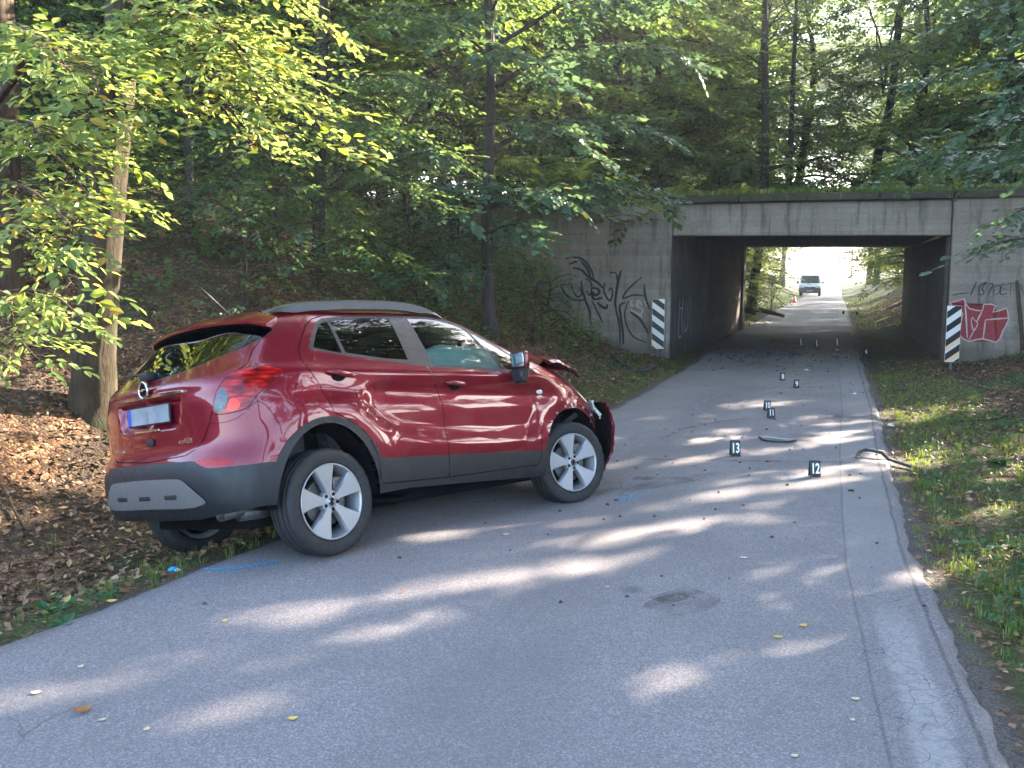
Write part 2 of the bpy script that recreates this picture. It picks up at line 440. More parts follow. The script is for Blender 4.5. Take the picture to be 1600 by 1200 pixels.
def ground_h(X, Y):
    X = np.asarray(X, float); Y = np.asarray(Y, float)
    zr = road_z(X, Y)
    s = (XL(Y)-X)*.92; r = (X-XR(Y))*.94
    near = np.interp(s, [-9, 0, .35, 1.0, 1.8, 2.6, 3.3, 4.3, 7, 11, 30], [-.03, -.03, -.08, -.30, -.27, .06, .50, 1.0, 2.2, 3.3, 5.0])
    wall = np.interp(s, [-9, 0, .5, 1.1, 1.6, 2.1, 2.6, 3.0, 4.2, 6, 30], [-.03, -.03, .02, .14, .34, .58, 1.10, 1.45, 2.2, 3.2, 3.9])
    k = sstep(9.3, 12.5, Y); left = near*(1-k)+wall*k
    beyl = np.interp(s, [-9, 0, .6, 1.5, 3, 6, 12, 40], [-.03, -.03, .0, .25, .9, 2.2, 3.0, 3.0])
    kb = sstep(27, 31, Y); left = left*(1-kb)+beyl*kb
    right = np.interp(r, [-9, 0, .3, 1.2, 2.2, 3.5, 6, 10, 40], [-.03, -.03, -.035, .02, .15, .55, 1.5, 2.6, 3.6])
    rw = np.interp(r, [-9, 0, .3, 1.6, 2.6, 4, 6, 10, 40], [-.03, -.03, -.03, .02, .25, .7, 1.5, 2.6, 3.6])
    k2 = sstep(12, 16, Y); right = right*(1-k2)+rw*k2
    beyr = np.interp(r, [-9, 0, .6, 1.2, 2.2, 4, 8, 40], [-.03, -.03, -.02, .12, .55, 1.5, 2.6, 3.0])
    right = right*(1-kb)+beyr*kb
    inside = sstep(-1.2, .2, (X-FACE_A[0])*FACE_N[0]+(Y-FACE_A[1])*FACE_N[1])*(1-sstep(29.5, 30.5, Y))   # under the bridge the floor stays low
    left = left*(1-inside*(s > 0))+np.minimum(left, .10)*inside*(s > 0)
    inr = sstep(-.2, .5, (X-FACE_A[0])*FACE_N[0]+(Y-FACE_A[1])*FACE_N[1])*(1-sstep(29.5, 30.5, Y))
    right = right*(1-inr*(r > 0))+np.minimum(right, .12)*inr*(r > 0)
    off = np.maximum(s, r)
    far = sstep(95, 160, Y)
    h = np.where(s > r, left, right)*(1-far)+(-.03)*far*(1-0*off)
    b = bumps(X, Y, 1.3, 6)*.05*sstep(.2, 1.6, off)*(1+sstep(3, 8, off))
    b += bumps(X, Y, 5.0, 4)*.012*sstep(.05, .5, off)
    h = h+b-.12*np.exp(-(((X+.85)/.8)**2+((Y-8.9)/1.0)**2))
    return zr+h
# ---- ground sheet, finer near the camera
def axis(a, b, pts):
    """pts: list of (position, spacing)"""
    p = a; out = [a]; P0, S0 = zip(*pts)
    while p < b: p += np.interp(p, P0, S0); out.append(p)
    return np.array(out)
gx = axis(-160, 260, [(-160, 14), (-40, 3), (-12, .35), (-6, .14), (8, .14), (14, .3), (40, 2), (100, 10), (260, 20)])
gy = axis(-14, 900, [(-14, 1), (0, .3), (3, .12), (14, .14), (22, .25), (40, .6), (100, 3), (300, 30), (900, 60)])
GX, GY = np.meshgrid(gx, gy)
GZ = ground_h(GX, GY)
V = np.stack([GX, GY, GZ], -1).reshape(-1, 3); nx = len(gx); ny = len(gy)
i = np.arange(ny-1)[:, None]*nx+np.arange(nx-1)[None]; F = np.stack([i, i+1, i+nx+1, i+nx], -1).reshape(-1, 4)
def soil_mat():
    t = NT('forest_floor'); v = t.wpos()
    c = t.voro(26, vec=v, out='Color'); d = t.voro(26, 'DISTANCE_TO_EDGE', v)
    sep = t.n('ShaderNodeSeparateColor'); t.l(c, sep.inputs[0])
    leafc = t.ramp(sep.outputs[0], [(0, (.045, .024, .014)), (.35, (.12, .06, .032)), (.7, (.20, .11, .06)), (1, (.30, .19, .10))])
    leafc = t.mix(t.map(d, .0, .12, .75, 0), leafc, (.012, .008, .006))
    soil = t.ramp(t.noise(9, 6, .7, v), [(.3, (.035, .026, .018)), (.7, (.09, .07, .05))])
    col = t.mix(t.map(t.noise(1.3, 4, .6, v), .38, .6, .15, 1), soil, leafc)
    a = t.n('ShaderNodeAttribute'); a.attribute_name = 'off'
    gr = t.math('MULTIPLY', t.map(a.outputs['Fac'], .05, .25, 0, 1), t.map(a.outputs['Fac'], 1.6, .8, 0, 1))
    gr = t.math('MULTIPLY', gr, t.map(t.noise(2.2, 4, .6, v), .35, .6, 0, 1))
    col = t.mix(gr, col, t.ramp(t.noise(40, 4, .7, v), [(.3, (.035, .055, .018)), (.7, (.09, .12, .035))]))
    gv = t.map(a.outputs['Fac'], .16, .02, 0, 1)
    col = t.mix(gv, col, t.ramp(t.noise(70, 4, .7, v), [(.35, (.06, .052, .045)), (.65, (.17, .15, .13))]))
    sy = t.n('ShaderNodeSeparateXYZ'); t.l(v, sy.inputs[0])
    col = t.mix(t.map(sy.outputs[1], 38, 60, 0, .9), col, t.ramp(t.noise(3, 5, .7, v), [(.3, (.035, .055, .018)), (.7, (.085, .11, .035))]))
    hgt = t.math('ADD', t.math('MULTIPLY', d, 2), t.noise(30, 5, .7, v))
    M['soil'] = t.done(t.bsdf(col, .9, 0, .2, 0, hgt, .7, .02))
soil_mat()
me = big_mesh('ground', V, F, True)
at = me.attributes.new('off', 'FLOAT', 'POINT')
at.data.foreach_set('value', np.maximum((XL(GY)-GX)*.92, (GX-XR(GY))*.94).astype(np.float32).ravel())
tag(link('ground', me, M['soil']), kind='structure')

# ---- road sheet
ry = axis(-8, 200, [(-8, .5), (2, .06), (10, .08), (24, .2), (60, .8), (200, 4)])
ru = np.concatenate([[0, .012, .03], np.linspace(.06, .94, 34), [.97, .988, 1]])
rs = np.random.RandomState(3)
eL = np.convolve(rs.randn(len(ry)+8), np.ones(5)/5, 'same')[4:-4]*.045; eR = np.convolve(rs.randn(len(ry)+8), np.ones(5)/5, 'same')[4:-4]*.04
a0 = XL(ry)+eL*.9; b0 = XR(ry)+eR*.9
RX = a0[:, None]+(b0-a0)[:, None]*ru[None]; RY = np.repeat(ry[:, None], len(ru), 1)
RZ = road_z(RX, RY)+.012-.0*RX
RZ[:, 0] -= .05; RZ[:, -1] -= .05; RZ[:, 1] -= .004; RZ[:, -2] -= .004
V = np.stack([RX, RY, RZ], -1).reshape(-1, 3); nx = len(ru); ny = len(ry)
i = np.arange(ny-1)[:, None]*nx+np.arange(nx-1)[None]; F = np.stack([i, i+1, i+nx+1, i+nx], -1).reshape(-1, 4)
def asphalt():
    t = NT('asphalt'); v = t.wpos()
    A = t.n('ShaderNodeAttribute'); A.attribute_name = 'fromright'; fr = A.outputs['Fac']      # metres from the right edge
    B = t.n('ShaderNodeAttribute'); B.attribute_name = 'along'; al = B.outputs['Fac']
    g1 = t.voro(150, vec=v, out='Color'); sp = t.n('ShaderNodeSeparateColor'); t.l(g1, sp.inputs[0])
    stone = t.ramp(sp.outputs[0], [(0, (.080, .072, .073)), (.3, (.162, .145, .148)), (.6, (.243, .219, .223)), (.86, (.34, .312, .312)), (1, (.50, .465, .46))])
    fine = t.noise(420, 3, .7, v)
    col = t.mix(.5, stone, t.ramp(fine, [(.3, (.13, .118, .120)), (.7, (.31, .284, .288))]))
    big = t.noise(.9, 5, .6, v); col = t.mix(t.map(big, .35, .68, 0, .35), col, (.155, .143, .145))
    n_edge = t.noise(2.0, 4, .6, v)
    # wheel tracks, smoother and darker
    tr = t.math('ABSOLUTE', t.math('SUBTRACT', fr, 2.15)); tr = t.map(tr, .15, .55, .28, 0)
    col = t.mix(tr, col, (.135, .124, .126))
    # relaid strip along the right-hand edge
    e = t.math('ADD', fr, t.math('MULTIPLY', t.noise(1.2, 2, .5, v), .03))
    strip = t.math('MULTIPLY', t.map(e, .50, .48, 0, 1), t.map(e, .10, .13, 0, 1))
    strip = t.math('MULTIPLY', strip, t.map(al, 5.2, 5.8, 0, 1))
    col = t.mix(t.math('MULTIPLY', strip, .30), col, (.30, .285, .28))
    j = t.math('ABSOLUTE', t.math('SUBTRACT', e, .49)); jt = t.map(j, .003, .012, .35, 0)
    col = t.mix(jt, col, (.035, .035, .038))
    j2 = t.math('ABSOLUTE', t.math('SUBTRACT', t.math('ADD', fr, t.math('MULTIPLY', t.noise(3, 4, .7, v), .05)), .13)); col = t.mix(t.map(j2, .004, .018, .5, 0), col, (.03, .03, .032))
    # worn pale paint near the camera with crazed cracks
    pw = t.math('ADD', fr, t.math('MULTIPLY', n_edge, .18))
    pale = t.math('MULTIPLY', t.map(pw, .26, .33, 0, 1), t.map(pw, .50, .43, 0, 1))
    pale = t.math('MULTIPLY', pale, t.map(t.math('ADD', al, t.math('MULTIPLY', n_edge, 1.2)), 5.9, 5.2, 0, 1))
    pale = t.math('MULTIPLY', pale, t.map(t.noise(25, 5, .75, v), .30, .62, .25, .95))
    col = t.mix(t.math('MULTIPLY', pale, .42), col, (.50, .48, .465))
    vc = t.n('ShaderNodeVectorMath'); vc.operation = 'ADD'; t.l(v, vc.inputs[0])
    nn = t.n('ShaderNodeTexNoise'); nn.inputs['Scale'].default_value = 6; t.l(v, nn.inputs['Vector'])
    sc = t.n('ShaderNodeVectorMath'); sc.operation = 'SCALE'; sc.inputs[3].default_value = .10; t.l(nn.outputs['Color'], sc.inputs[0]); t.l(sc.outputs[0], vc.inputs[1])
    crk = t.voro(9, 'DISTANCE_TO_EDGE', vc.outputs[0]); crm = t.map(crk, .004, .014, 1, 0)
    cz = t.math('MULTIPLY', t.map(fr, .60, .42, 0, 1), t.map(t.noise(.8, 3, .6, v), .46, .60, 0, 1)); cz = t.math('MULTIPLY', cz, t.map(al, 7.0, 5.0, .0, 1)); crm = t.math('MULTIPLY', crm, cz)
    col = t.mix(t.math('MULTIPLY', crm, .75), col, (.018, .018, .02))
    crk2 = t.voro(.9, 'DISTANCE_TO_EDGE', vc.outputs[0]); cm2 = t.math('MULTIPLY', t.map(crk2, .001, .004, .5, 0), t.map(t.noise(.7, 2, .5, v), .58, .66, 0, 1))
    col = t.mix(cm2, col, (.02, .02, .022))
    darken = t.math('MULTIPLY', t.map(t.math('ADD', al, t.math('MULTIPLY', t.noise(.8, 5, .65, v), 3.0)), 20.8, 23.6, 0, 1), t.map(al, 32, 30.5, 0, 1))  # darker asphalt along the tunnel stretch
    col = t.mix(t.math('MULTIPLY', darken, .78), col, (.030, .028, .030))
    # earth washed in at both edges, oil spots
    de = t.map(t.math('ADD', fr, t.math('MULTIPLY', n_edge, .3)), .20, .02, 0, .8)
    dl = t.n('ShaderNodeAttribute'); dl.attribute_name = 'fromleft'
    dl_ = t.map(t.math('ADD', dl.outputs['Fac'], t.math('MULTIPLY', n_edge, .3)), .34, .04, 0, .7)
    dirt = t.ramp(t.noise(60, 5, .7, v), [(.35, (.045, .038, .03)), (.65, (.13, .11, .09))])
    col = t.mix(t.math('MAXIMUM', de, dl_), col, dirt)
    sp2 = t.voro(1.1, vec=v); col = t.mix(t.map(sp2, .03, .10, .45, 0), col, (.03, .03, .032))
    h = t.math('ADD', t.math('MULTIPLY', sp.outputs[1], .6), fine); h = t.math('SUBTRACT', h, t.math('MULTIPLY', t.math('MAXIMUM', crm, cm2), 2.0))
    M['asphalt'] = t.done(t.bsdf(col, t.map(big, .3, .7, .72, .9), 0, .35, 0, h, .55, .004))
asphalt()
me = big_mesh('road', V, F, True)
for nme, arr in (('fromright', XR(ry)[:, None]-RX), ('fromleft', RX-XL(ry)[:, None]), ('along', RY)):
    at = me.attributes.new(nme, 'FLOAT', 'POINT'); at.data.foreach_set('value', arr.astype(np.float32).ravel())
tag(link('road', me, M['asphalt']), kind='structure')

# ================================================================ underpass
def concrete(key, c1, c2, darken=0.0, board=9.0):
    t = NT(key); v = t.wpos(); o = t.wpos((.6, .6, 1))
    n1 = t.noise(1.1, 6, .65, o); n2 = t.noise(22, 5, .7, v)
    col = t.ramp(n1, [(.28, c1), (.72, c2)])
    col = t.mix(t.map(n2, .35, .7, 0, .35), col, tuple(x*.6 for x in c1))
    z = t.n('ShaderNodeSeparateXYZ'); t.l(v, z.inputs[0])
    zz = t.math('ADD', t.math('MULTIPLY', z.outputs[2], board), t.math('MULTIPLY', t.noise(1.5, 2, .5, v), .25))
    fr = t.math('FRACT', zz); ln = t.map(t.math('ABSOLUTE', t.math('SUBTRACT', fr, .5)), .42, .49, 0, 1)
    wv = t.n('ShaderNodeCombineXYZ'); t.l(t.math('FLOOR', zz), wv.inputs[2])
    wn = t.n('ShaderNodeTexWhiteNoise'); wn.noise_dimensions = '3D'; t.l(wv.outputs[0], wn.inputs[0])
    col = t.mix(t.map(wn.outputs[0], 0, 1, 0, .22), col, (.10, .09, .085))
    col = t.mix(t.math('MULTIPLY', ln, .13), col, (.06, .052, .045))
    drip = t.noise(6, 5, .7, t.wpos((1, 1, .10))); col = t.mix(t.map(drip, .48, .70, 0, .6), col, (.045, .042, .040))
    eff = t.noise(5, 4, .7, t.wpos((1.3, 1.3, .2))); col = t.mix(t.map(eff, .60, .74, 0, .55), col, (.50, .46, .42))
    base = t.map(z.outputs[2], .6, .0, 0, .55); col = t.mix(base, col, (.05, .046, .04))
    if darken: col = t.mix(t.map(t.noise(.8, 4, .6, v), .3, .6, darken*.7, darken), col, (.030, .028, .028))  # mixes a darker tone into the concrete in broad blotches
    h = t.math('SUBTRACT', t.math('ADD', n2, t.math('MULTIPLY', wn.outputs[0], .3)), t.math('MULTIPLY', ln, .45))
    M[key] = t.done(t.bsdf(col, .88, 0, .25, 0, h, .5, .02))
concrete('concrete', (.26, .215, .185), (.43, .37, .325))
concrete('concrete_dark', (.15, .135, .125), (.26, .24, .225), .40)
concrete('concrete_cap', (.035, .036, .020), (.10, .085, .055), 0, 3)
UP = empty('underpass', (3.2, 19.4, 0), (0, 0, 0), 'board marked concrete road underpass with dark tunnel and graffiti covered wing walls', 'bridge')
def up_local(p): return (p[0]-3.2, p[1]-19.4, p[2])
def fp(a, d, z): q = FACE_A+FACE_D*a+FACE_N*d; return (q[0]-3.2, q[1]-19.4, z)
def prism(name, foot, z0, z1, mat, parent=UP, bevel=.015, div=0):
    """foot: list of local xy (counter-clockwise), extruded"""
    bm = bmesh.new(); zz0 = z0 if hasattr(z0, '__len__') else [z0]*len(foot); zz1 = z1 if hasattr(z1, '__len__') else [z1]*len(foot)
    a = [bm.verts.new((p[0], p[1], z)) for p, z in zip(foot, zz0)]; b = [bm.verts.new((p[0], p[1], z)) for p, z in zip(foot, zz1)]
    bm.faces.new(a[::-1]); bm.faces.new(b)
    for k in range(len(foot)): bm.faces.new((a[k], a[(k+1) % len(foot)], b[(k+1) % len(foot)], b[k]))
    if bevel: bmesh.ops.bevel(bm, geom=bm.edges[:], offset=bevel, segments=1, affect='EDGES')
    return link(name, bm_mesh(name, bm), mat, parent)
A0 = (0.0, 0.0); B0 = fp(5.15, 0, 0)[:2]                     # tunnel mouth corners on the face
FL = (7.25-3.2, 30.0-19.4); FR = (12.15-3.2, 30.0-19.4)      # far mouth corners
CAPZ = 3.12
wl = fp(-9.0, 0, 0); wlb = fp(-9.0, .7, 0); a_b = fp(0, .7, 0)
prism('wing_wall', [wl[:2], fp(-.01, 0, 0)[:2], fp(-.01, .7, 0)[:2], wlb[:2]], -.4, CAPZ, M['concrete'])
prism('wing_wall', [fp(5.16, 0, 0)[:2], fp(14, 0, 0)[:2], fp(14, .7, 0)[:2], fp(5.16, .7, 0)[:2]], -.4, CAPZ, M['concrete'])
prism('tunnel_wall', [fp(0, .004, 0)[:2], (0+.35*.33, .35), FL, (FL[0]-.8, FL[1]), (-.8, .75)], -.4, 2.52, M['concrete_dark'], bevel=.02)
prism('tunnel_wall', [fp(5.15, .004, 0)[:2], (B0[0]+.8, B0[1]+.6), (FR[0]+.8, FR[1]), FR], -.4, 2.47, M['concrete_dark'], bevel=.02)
prism('end_pier', [(FL[0]-.25, FL[1]-.9), (FL[0]-.30, FL[1]-.9), (FL[0]+.06, FL[1]+.25), (FL[0]-.25, FL[1]+.25)], -.4, 2.50, M['concrete'])
# ceiling slab and front beam, set back 12 cm from the wing walls
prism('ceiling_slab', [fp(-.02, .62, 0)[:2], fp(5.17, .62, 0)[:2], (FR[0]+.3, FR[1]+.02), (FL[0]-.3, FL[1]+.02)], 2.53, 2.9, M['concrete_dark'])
prism('beam', [fp(.0, .10, 0)[:2], fp(5.15, .10, 0)[:2], fp(5.15, .60, 0)[:2], fp(.0, .60, 0)[:2]], [2.49, 2.45, 2.45, 2.49], CAPZ-.003, M['concrete'], bevel=.02)
prism('beam', [(FL[0]-.3, FL[1]+.05), (FR[0]+.3, FR[1]+.05), (FR[0]+.3, FR[1]+.5), (FL[0]-.3, FL[1]+.5)], 2.50, CAPZ, M['concrete'])
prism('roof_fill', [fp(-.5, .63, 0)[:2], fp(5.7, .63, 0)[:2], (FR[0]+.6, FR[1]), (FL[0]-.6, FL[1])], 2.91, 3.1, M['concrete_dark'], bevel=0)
rs = np.random.RandomState(9)
# projecting cap along the top, broken edge
for a, b, n in ((-9.0, -.02, 5), (0.0, 5.14, 4), (5.16, 14.0, 5)):
    q = np.linspace(a, b, n+1)
    for k in range(n):
        z1 = 3.27+rs.uniform(-.012, .012)
        prism('cap_stone', [fp(q[k]+.006, -.10, 0)[:2], fp(q[k+1]-.006, -.10, 0)[:2], fp(q[k+1]-.006, .55, 0)[:2], fp(q[k]+.006, .55, 0)[:2]], CAPZ+.003, z1, M['concrete_cap'])
# graffiti: flat paint on the walls
GRAF_L = [[(-2.19, 2.03), (-2.04, 2.06), (-1.87, 2.05), (-1.73, 1.94), (-1.62, 1.77), (-1.57, 1.59)], [(-2.11, 1.92), (-1.89, 1.98), (-1.73, 1.85), (-1.62, 1.59)], [(-2.05, 1.53), (-2.0, 1.36), (-1.9, 1.25), (-1.84, 1.29), (-1.86, 1.44)], [(-2.02, 1.85), (-1.85, 1.81), (-1.69, 1.66), (-1.5, 1.55), (-1.39, 1.44)], [(-1.84, 1.59), (-1.82, 1.44), (-1.76, 1.21), (-1.67, 0.99), (-1.64, 0.69)], [(-1.76, 1.62), (-1.67, 1.59), (-1.62, 1.48), (-1.67, 1.29), (-1.73, 1.4)], [(-1.62, 1.44), (-1.5, 1.42), (-1.46, 1.37), (-1.54, 1.29), (-1.61, 1.35), (-1.58, 1.22), (-1.39, 1.24)], [(-1.35, 1.55), (-1.37, 1.44), (-1.33, 1.29), (-1.24, 1.18), (-1.19, 1.29), (-1.22, 1.44), (-1.28, 1.38)], [(-1.26, 1.74), (-1.13, 1.75), (-1.09, 1.59), (-1.11, 1.37), (-1.12, 1.07), (-1.04, 0.7), (-1.01, 0.29)], [(-1.02, 1.79), (-1.07, 1.59), (-1.12, 1.26), (-1.14, 1.07)], [(-0.59, 1.66), (-0.76, 1.52), (-0.9, 1.37), (-0.98, 1.24), (-0.75, 1.3), (-0.49, 1.28)], [(-0.54, 1.52), (-0.52, 1.3), (-0.45, 1.08), (-0.42, 1.01)], [(-0.92, 1.15), (-1.01, 1.11), (-1.01, 0.85), (-0.96, 0.52), (-0.95, 0.29)], [(-0.86, 1.18), (-0.93, 0.93), (-0.89, 0.7), (-0.74, 0.45), (-0.48, 0.34)], [(-0.82, 0.96), (-0.63, 0.82), (-0.48, 0.6), (-0.44, 0.53)], [(-2.27, 1.47), (-2.15, 1.29), (-1.92, 1.18), (-1.76, 1.2)], [(-1.61, 1.18), (-1.5, 0.96), (-1.38, 0.73)], [(-1.5, 1.14), (-1.42, 1.07), (-1.31, 1.03), (-1.29, 1.11)]]
PINK = [[(-0.79, 1.2), (-0.79, 1.08), (-0.73, 1.11)], [(-0.7, 1.2), (-0.68, 1.06), (-0.64, 1.19), (-0.58, 1.08)], [(-0.53, 1.21), (-0.49, 1.08), (-0.46, 1.21)], [(-0.82, 1.0), (-0.71, 0.95), (-0.56, 0.86)], [(-0.71, 1.08), (-0.56, 1.0), (-0.62, 0.89)]]
RED_FILL = [(5.18, 1.2), (5.43, 1.27), (5.47, 1.12), (5.73, 1.04), (5.76, 1.18), (5.96, 1.18), (5.92, 1.03), (6.16, 1.11), (6.19, 0.9), (6.02, 0.48), (5.73, 0.54), (5.55, 0.48), (5.39, 0.56), (5.38, 1.07), (5.19, 1.14)]
RED_LINES = [RED_FILL+[RED_FILL[0]], [(5.43, 1.27), (5.51, 0.55)], [(5.57, 0.94), (5.68, 0.81), (5.61, 0.67), (5.56, 0.84), (5.57, 0.94)], [(5.8, 0.89), (6.18, 0.93)], [(5.8, 0.89), (5.78, 0.54)], [(5.63, 0.74), (5.53, 0.48)], [(5.73, 1.04), (5.65, 0.84)]]
GRAF_R = [[(5.2, 1.34), (5.35, 1.37), (5.5, 1.39)], [(5.52, 1.34), (5.6, 1.56), (5.61, 1.59)], [(5.59, 1.48), (5.66, 1.51)], [(5.66, 1.34), (5.69, 1.54), (5.78, 1.58), (5.71, 1.48), (5.75, 1.38), (5.67, 1.34)], [(5.81, 1.56), (5.89, 1.55), (5.86, 1.46), (5.82, 1.34)], [(5.92, 1.35), (5.92, 1.51), (6.0, 1.53), (5.99, 1.38), (5.93, 1.35)], [(6.03, 1.55), (6.1, 1.55)], [(6.05, 1.45), (6.11, 1.46)], [(6.04, 1.55), (6.04, 1.36), (6.14, 1.38)], [(6.13, 1.56), (6.25, 1.57)], [(6.19, 1.56), (6.19, 1.35)], [(6.34, 1.55), (6.42, 1.35)], [(5.66, 1.29), (5.68, 1.14)]]
def wall_paint(name, strokes, width, mat, off=.004, parent=UP, place=None, label=None, linear=False):
    V = []; F = []
    for si, s in enumerate(strokes):
        if linear: s = [tuple(np.array(s[k])*(1-q)+np.array(s[k+1])*q) for k in range(len(s)-1) for q in (0, .5)]+[s[-1]]
        v2, f2 = ribbon(s, width*(1+.25*math.sin(si*2.3)), 4 if not linear else 1); b = len(V)
        for p in v2: V.append(place(p, off+si*.0004) if place else fp(p[0], -off-si*.0004, p[1]))
        F += [tuple(i+b for i in f) for f in f2]
    o = link(name, pyd(name, V, F), mat, parent)
    if label: o['label'] = label
    return o
wall_paint('graffiti_scrawl', GRAF_L, .045, M['spray_black'], label='black looping graffiti scrawl')
wall_paint('graffiti_letters', PINK, .03, M['spray_pink'], .003, label='faint pink graffiti letters')
wall_paint('graffiti_script', GRAF_R, .022, M['spray_black'], label='thin black graffiti script')
bm = bmesh.new(); f = bm.faces.new([bm.verts.new(fp(a, -.003, z)) for a, z in RED_FILL]); bmesh.ops.triangulate(bm, faces=[f])
o = link('graffiti_block_letters', bm_mesh('graffiti_block_letters', bm), M['spray_red'], UP); o['label'] = 'dark red block letter graffiti with pale pink outline'
wall_paint('graffiti_outline', RED_LINES, .028, M['spray_pink'], .006, linear=True)
d1 = np.array([FL[0], FL[1]-.0]); d1 = d1/np.linalg.norm(d1)
def tl(p, off): q = np.array([.1155, .35])+d1*p[0]; return (q[0]+off*.94, q[1]-off*.33, p[1])
wall_paint('graffiti_letters', [[(.5, 1.2), (.5, .4), (.7, .4)], [(.9, 1.2), (.75, .8), (.95, .45)], [(1.2, 1.15), (1.15, .5), (1.4, .55), (1.35, 1.1)], [(1.6, 1.2), (1.7, .5)], [(.45, 1.0), (.9, 1.0)]], .07, M['spray_lilac'], .03, place=tl)

# embankment on both sides of and over the tunnel
def emb(name, foot, z1, res=.35):
    pass
ex = np.arange(-30, 60, .5); ed = np.concatenate([[.50, .56], np.linspace(.75, 10.5, 24), [10.9, 12.0, 13.0, 14.0]])
V = []
for d in ed:
    for a in ex:
        q = FACE_A+FACE_D*a+FACE_N*d
        top = 3.24+.10*float(bumps(np.array([q[0]]), np.array([q[1]]), 1.1, 5)[0])*min(1, max(0, (d-.7)/1.5))
        top += min(1.2, .035*max(0, d-1.5))+.03*max(0, -a-6)
        if d < .53: top -= .5
        if d > 10.5: top = top-(d-10.5)*1.1
        V.append((q[0], q[1], top))
V = np.array(V); nx = len(ex); ny = len(ed)
i = np.arange(ny-1)[:, None]*nx+np.arange(nx-1)[None]; F = np.stack([i, i+1, i+nx+1, i+nx], -1).reshape(-1, 4)
# open the far slope where the road runs out of the tunnel
cen = V[F].mean(1); gap = (((cen[:, :2]-FACE_A)@FACE_N) > 10.6) & (cen[:, 0] > XL(cen[:, 1])-3.0) & (cen[:, 0] < XR(cen[:, 1])+3.6)
me = big_mesh('embankment', V, F[~gap], True)
at = me.attributes.new('off', 'FLOAT', 'POINT'); at.data.foreach_set('value', np.full(len(V), 3.0, np.float32)[:len(me.vertices)])
tag(link('embankment', me, M['soil']), kind='structure')
def emb_top(a, d): return fp(a, d, 0)
# ================================================================ the crashed red car
CAR = empty('crashed_suv', (-1.7562, 6.4537, -.1289), (0, 0, 0), 'dark red compact SUV with smashed front standing half off the road edge', 'car')
_y, _p, _r = map(math.radians, (49.045, -3.064, -10.367))
Rz = Matrix.Rotation(_y, 3, 'Z'); Ry = Matrix.Rotation(-_p, 3, 'Y'); Rx = Matrix.Rotation(_r, 3, 'X')
CAR.rotation_euler = (Rz @ Ry @ Rx).to_euler()
P, N, td = car_surface(240, 150)
nz_, nt_ = P.shape[:2]
VV = np.concatenate([P, N, np.broadcast_to(td[None, :, None], (nz_, nt_, 1))], 2).reshape(-1, 7)
i = np.arange(nz_-1)[:, None]*nt_+np.arange(nt_-1)[None]
T = np.concatenate([np.stack([i, i+nt_, i+1], -1).reshape(-1, 3), np.stack([i+1, i+nt_, i+nt_+1], -1).reshape(-1, 3)])
# close the roof top along the centre line
top = np.arange(nt_)+(nz_-1)*nt_; cl = VV[top].copy(); cl[:, 1] = 0; cl[:, 2] += .0015; cl[:, 3:6] = (0, 0, 1)
b = len(VV); VV = np.concatenate([VV, cl]); k = np.arange(nt_-1)
T = np.concatenate([T, np.stack([top[k], b+k, top[k+1]], 1), np.stack([top[k+1], b+k, b+k+1], 1)])
e1 = VV[T[:, 1], :3]-VV[T[:, 0], :3]; e2 = VV[T[:, 2], :3]-VV[T[:, 0], :3]
fn = np.cross(e1, e2); ok = np.linalg.norm(fn, axis=1) > 1e-10; T = T[ok]; fn = fn[ok]
flip = (fn*VV[T[:, 0], 3:6]).sum(1) < 0; T[flip] = T[flip][:, ::-1]
LAB = np.zeros(len(T), int); NAMES = ['body']
def lab(n):
    if n not in NAMES: NAMES.append(n)
    return NAMES.index(n)
def cut(dfun, new, only=None, guard=None):
    """cut the shell along dfun=0 and give everything inside (d<0) the label new"""
    global VV, T, LAB
    d = dfun(VV); d = np.where(np.abs(d) < 2e-5, 0, d)
    allow = np.ones(len(T), bool) if only is None else np.isin(LAB, [lab(o) for o in only])
    dt = d[T]; cr = (dt.max(1) > 0) & (dt.min(1) < 0) & allow
    if cr.any():
        Vn = []; dn = {}; base = len(VV); nT = []; nL = []
        def mid(a, b):
            key = (a, b) if a < b else (b, a)
            if key not in dn:
                t = d[key[0]]/(d[key[0]]-d[key[1]]); q = VV[key[0]]*(1-t)+VV[key[1]]*t
                dn[key] = base+len(Vn); Vn.append(q)
            return dn[key]
        for tri, L in zip(T[cr], LAB[cr]):
            tri = [int(x) for x in tri]; s = [0 if d[x] == 0 else (1 if d[x] > 0 else -1) for x in tri]
            if 0 in s:
                z = s.index(0); a, b_, c = tri[z], tri[(z+1) % 3], tri[(z+2) % 3]; m = mid(b_, c)
                nT += [(a, b_, m), (a, m, c)]; nL += [L, L]
            else:
                z = 0 if s[1] == s[2] else (1 if s[0] == s[2] else 2)
                a, b_, c = tri[z], tri[(z+1) % 3], tri[(z+2) % 3]; m1 = mid(a, b_); m2 = mid(a, c)
                nT += [(a, m1, m2), (m1, b_, c), (m1, c, m2)]; nL += [L]*3
        VV = np.concatenate([VV, np.array(Vn)]) if Vn else VV
        d = np.concatenate([d, np.zeros(len(Vn))])
        T = np.concatenate([T[~cr], np.array(nT)]); LAB = np.concatenate([LAB[~cr], np.array(nL)])
    ins = d[T].sum(1) < 0
    if only is not None: ins &= np.isin(LAB, [lab(o) for o in only])
    if new is not None: LAB[ins] = lab(new)
    return d
X_ = lambda V: V[:, 0]
Y_ = lambda V: -V[:, 1]
Z_ = lambda V: V[:, 2]
T_ = lambda V: V[:, 6]
def side_poly(poly, grow=0.0, ymin=.42): return lambda V: np.maximum(poly_sdf(X_(V), Z_(V), poly)-grow, ymin-Y_(V))
def t_poly(poly, grow=0.0, xmax=None, tmax=None):
    def f(V):
        d = poly_sdf(T_(V), Z_(V), poly)-grow
        return d
    return f
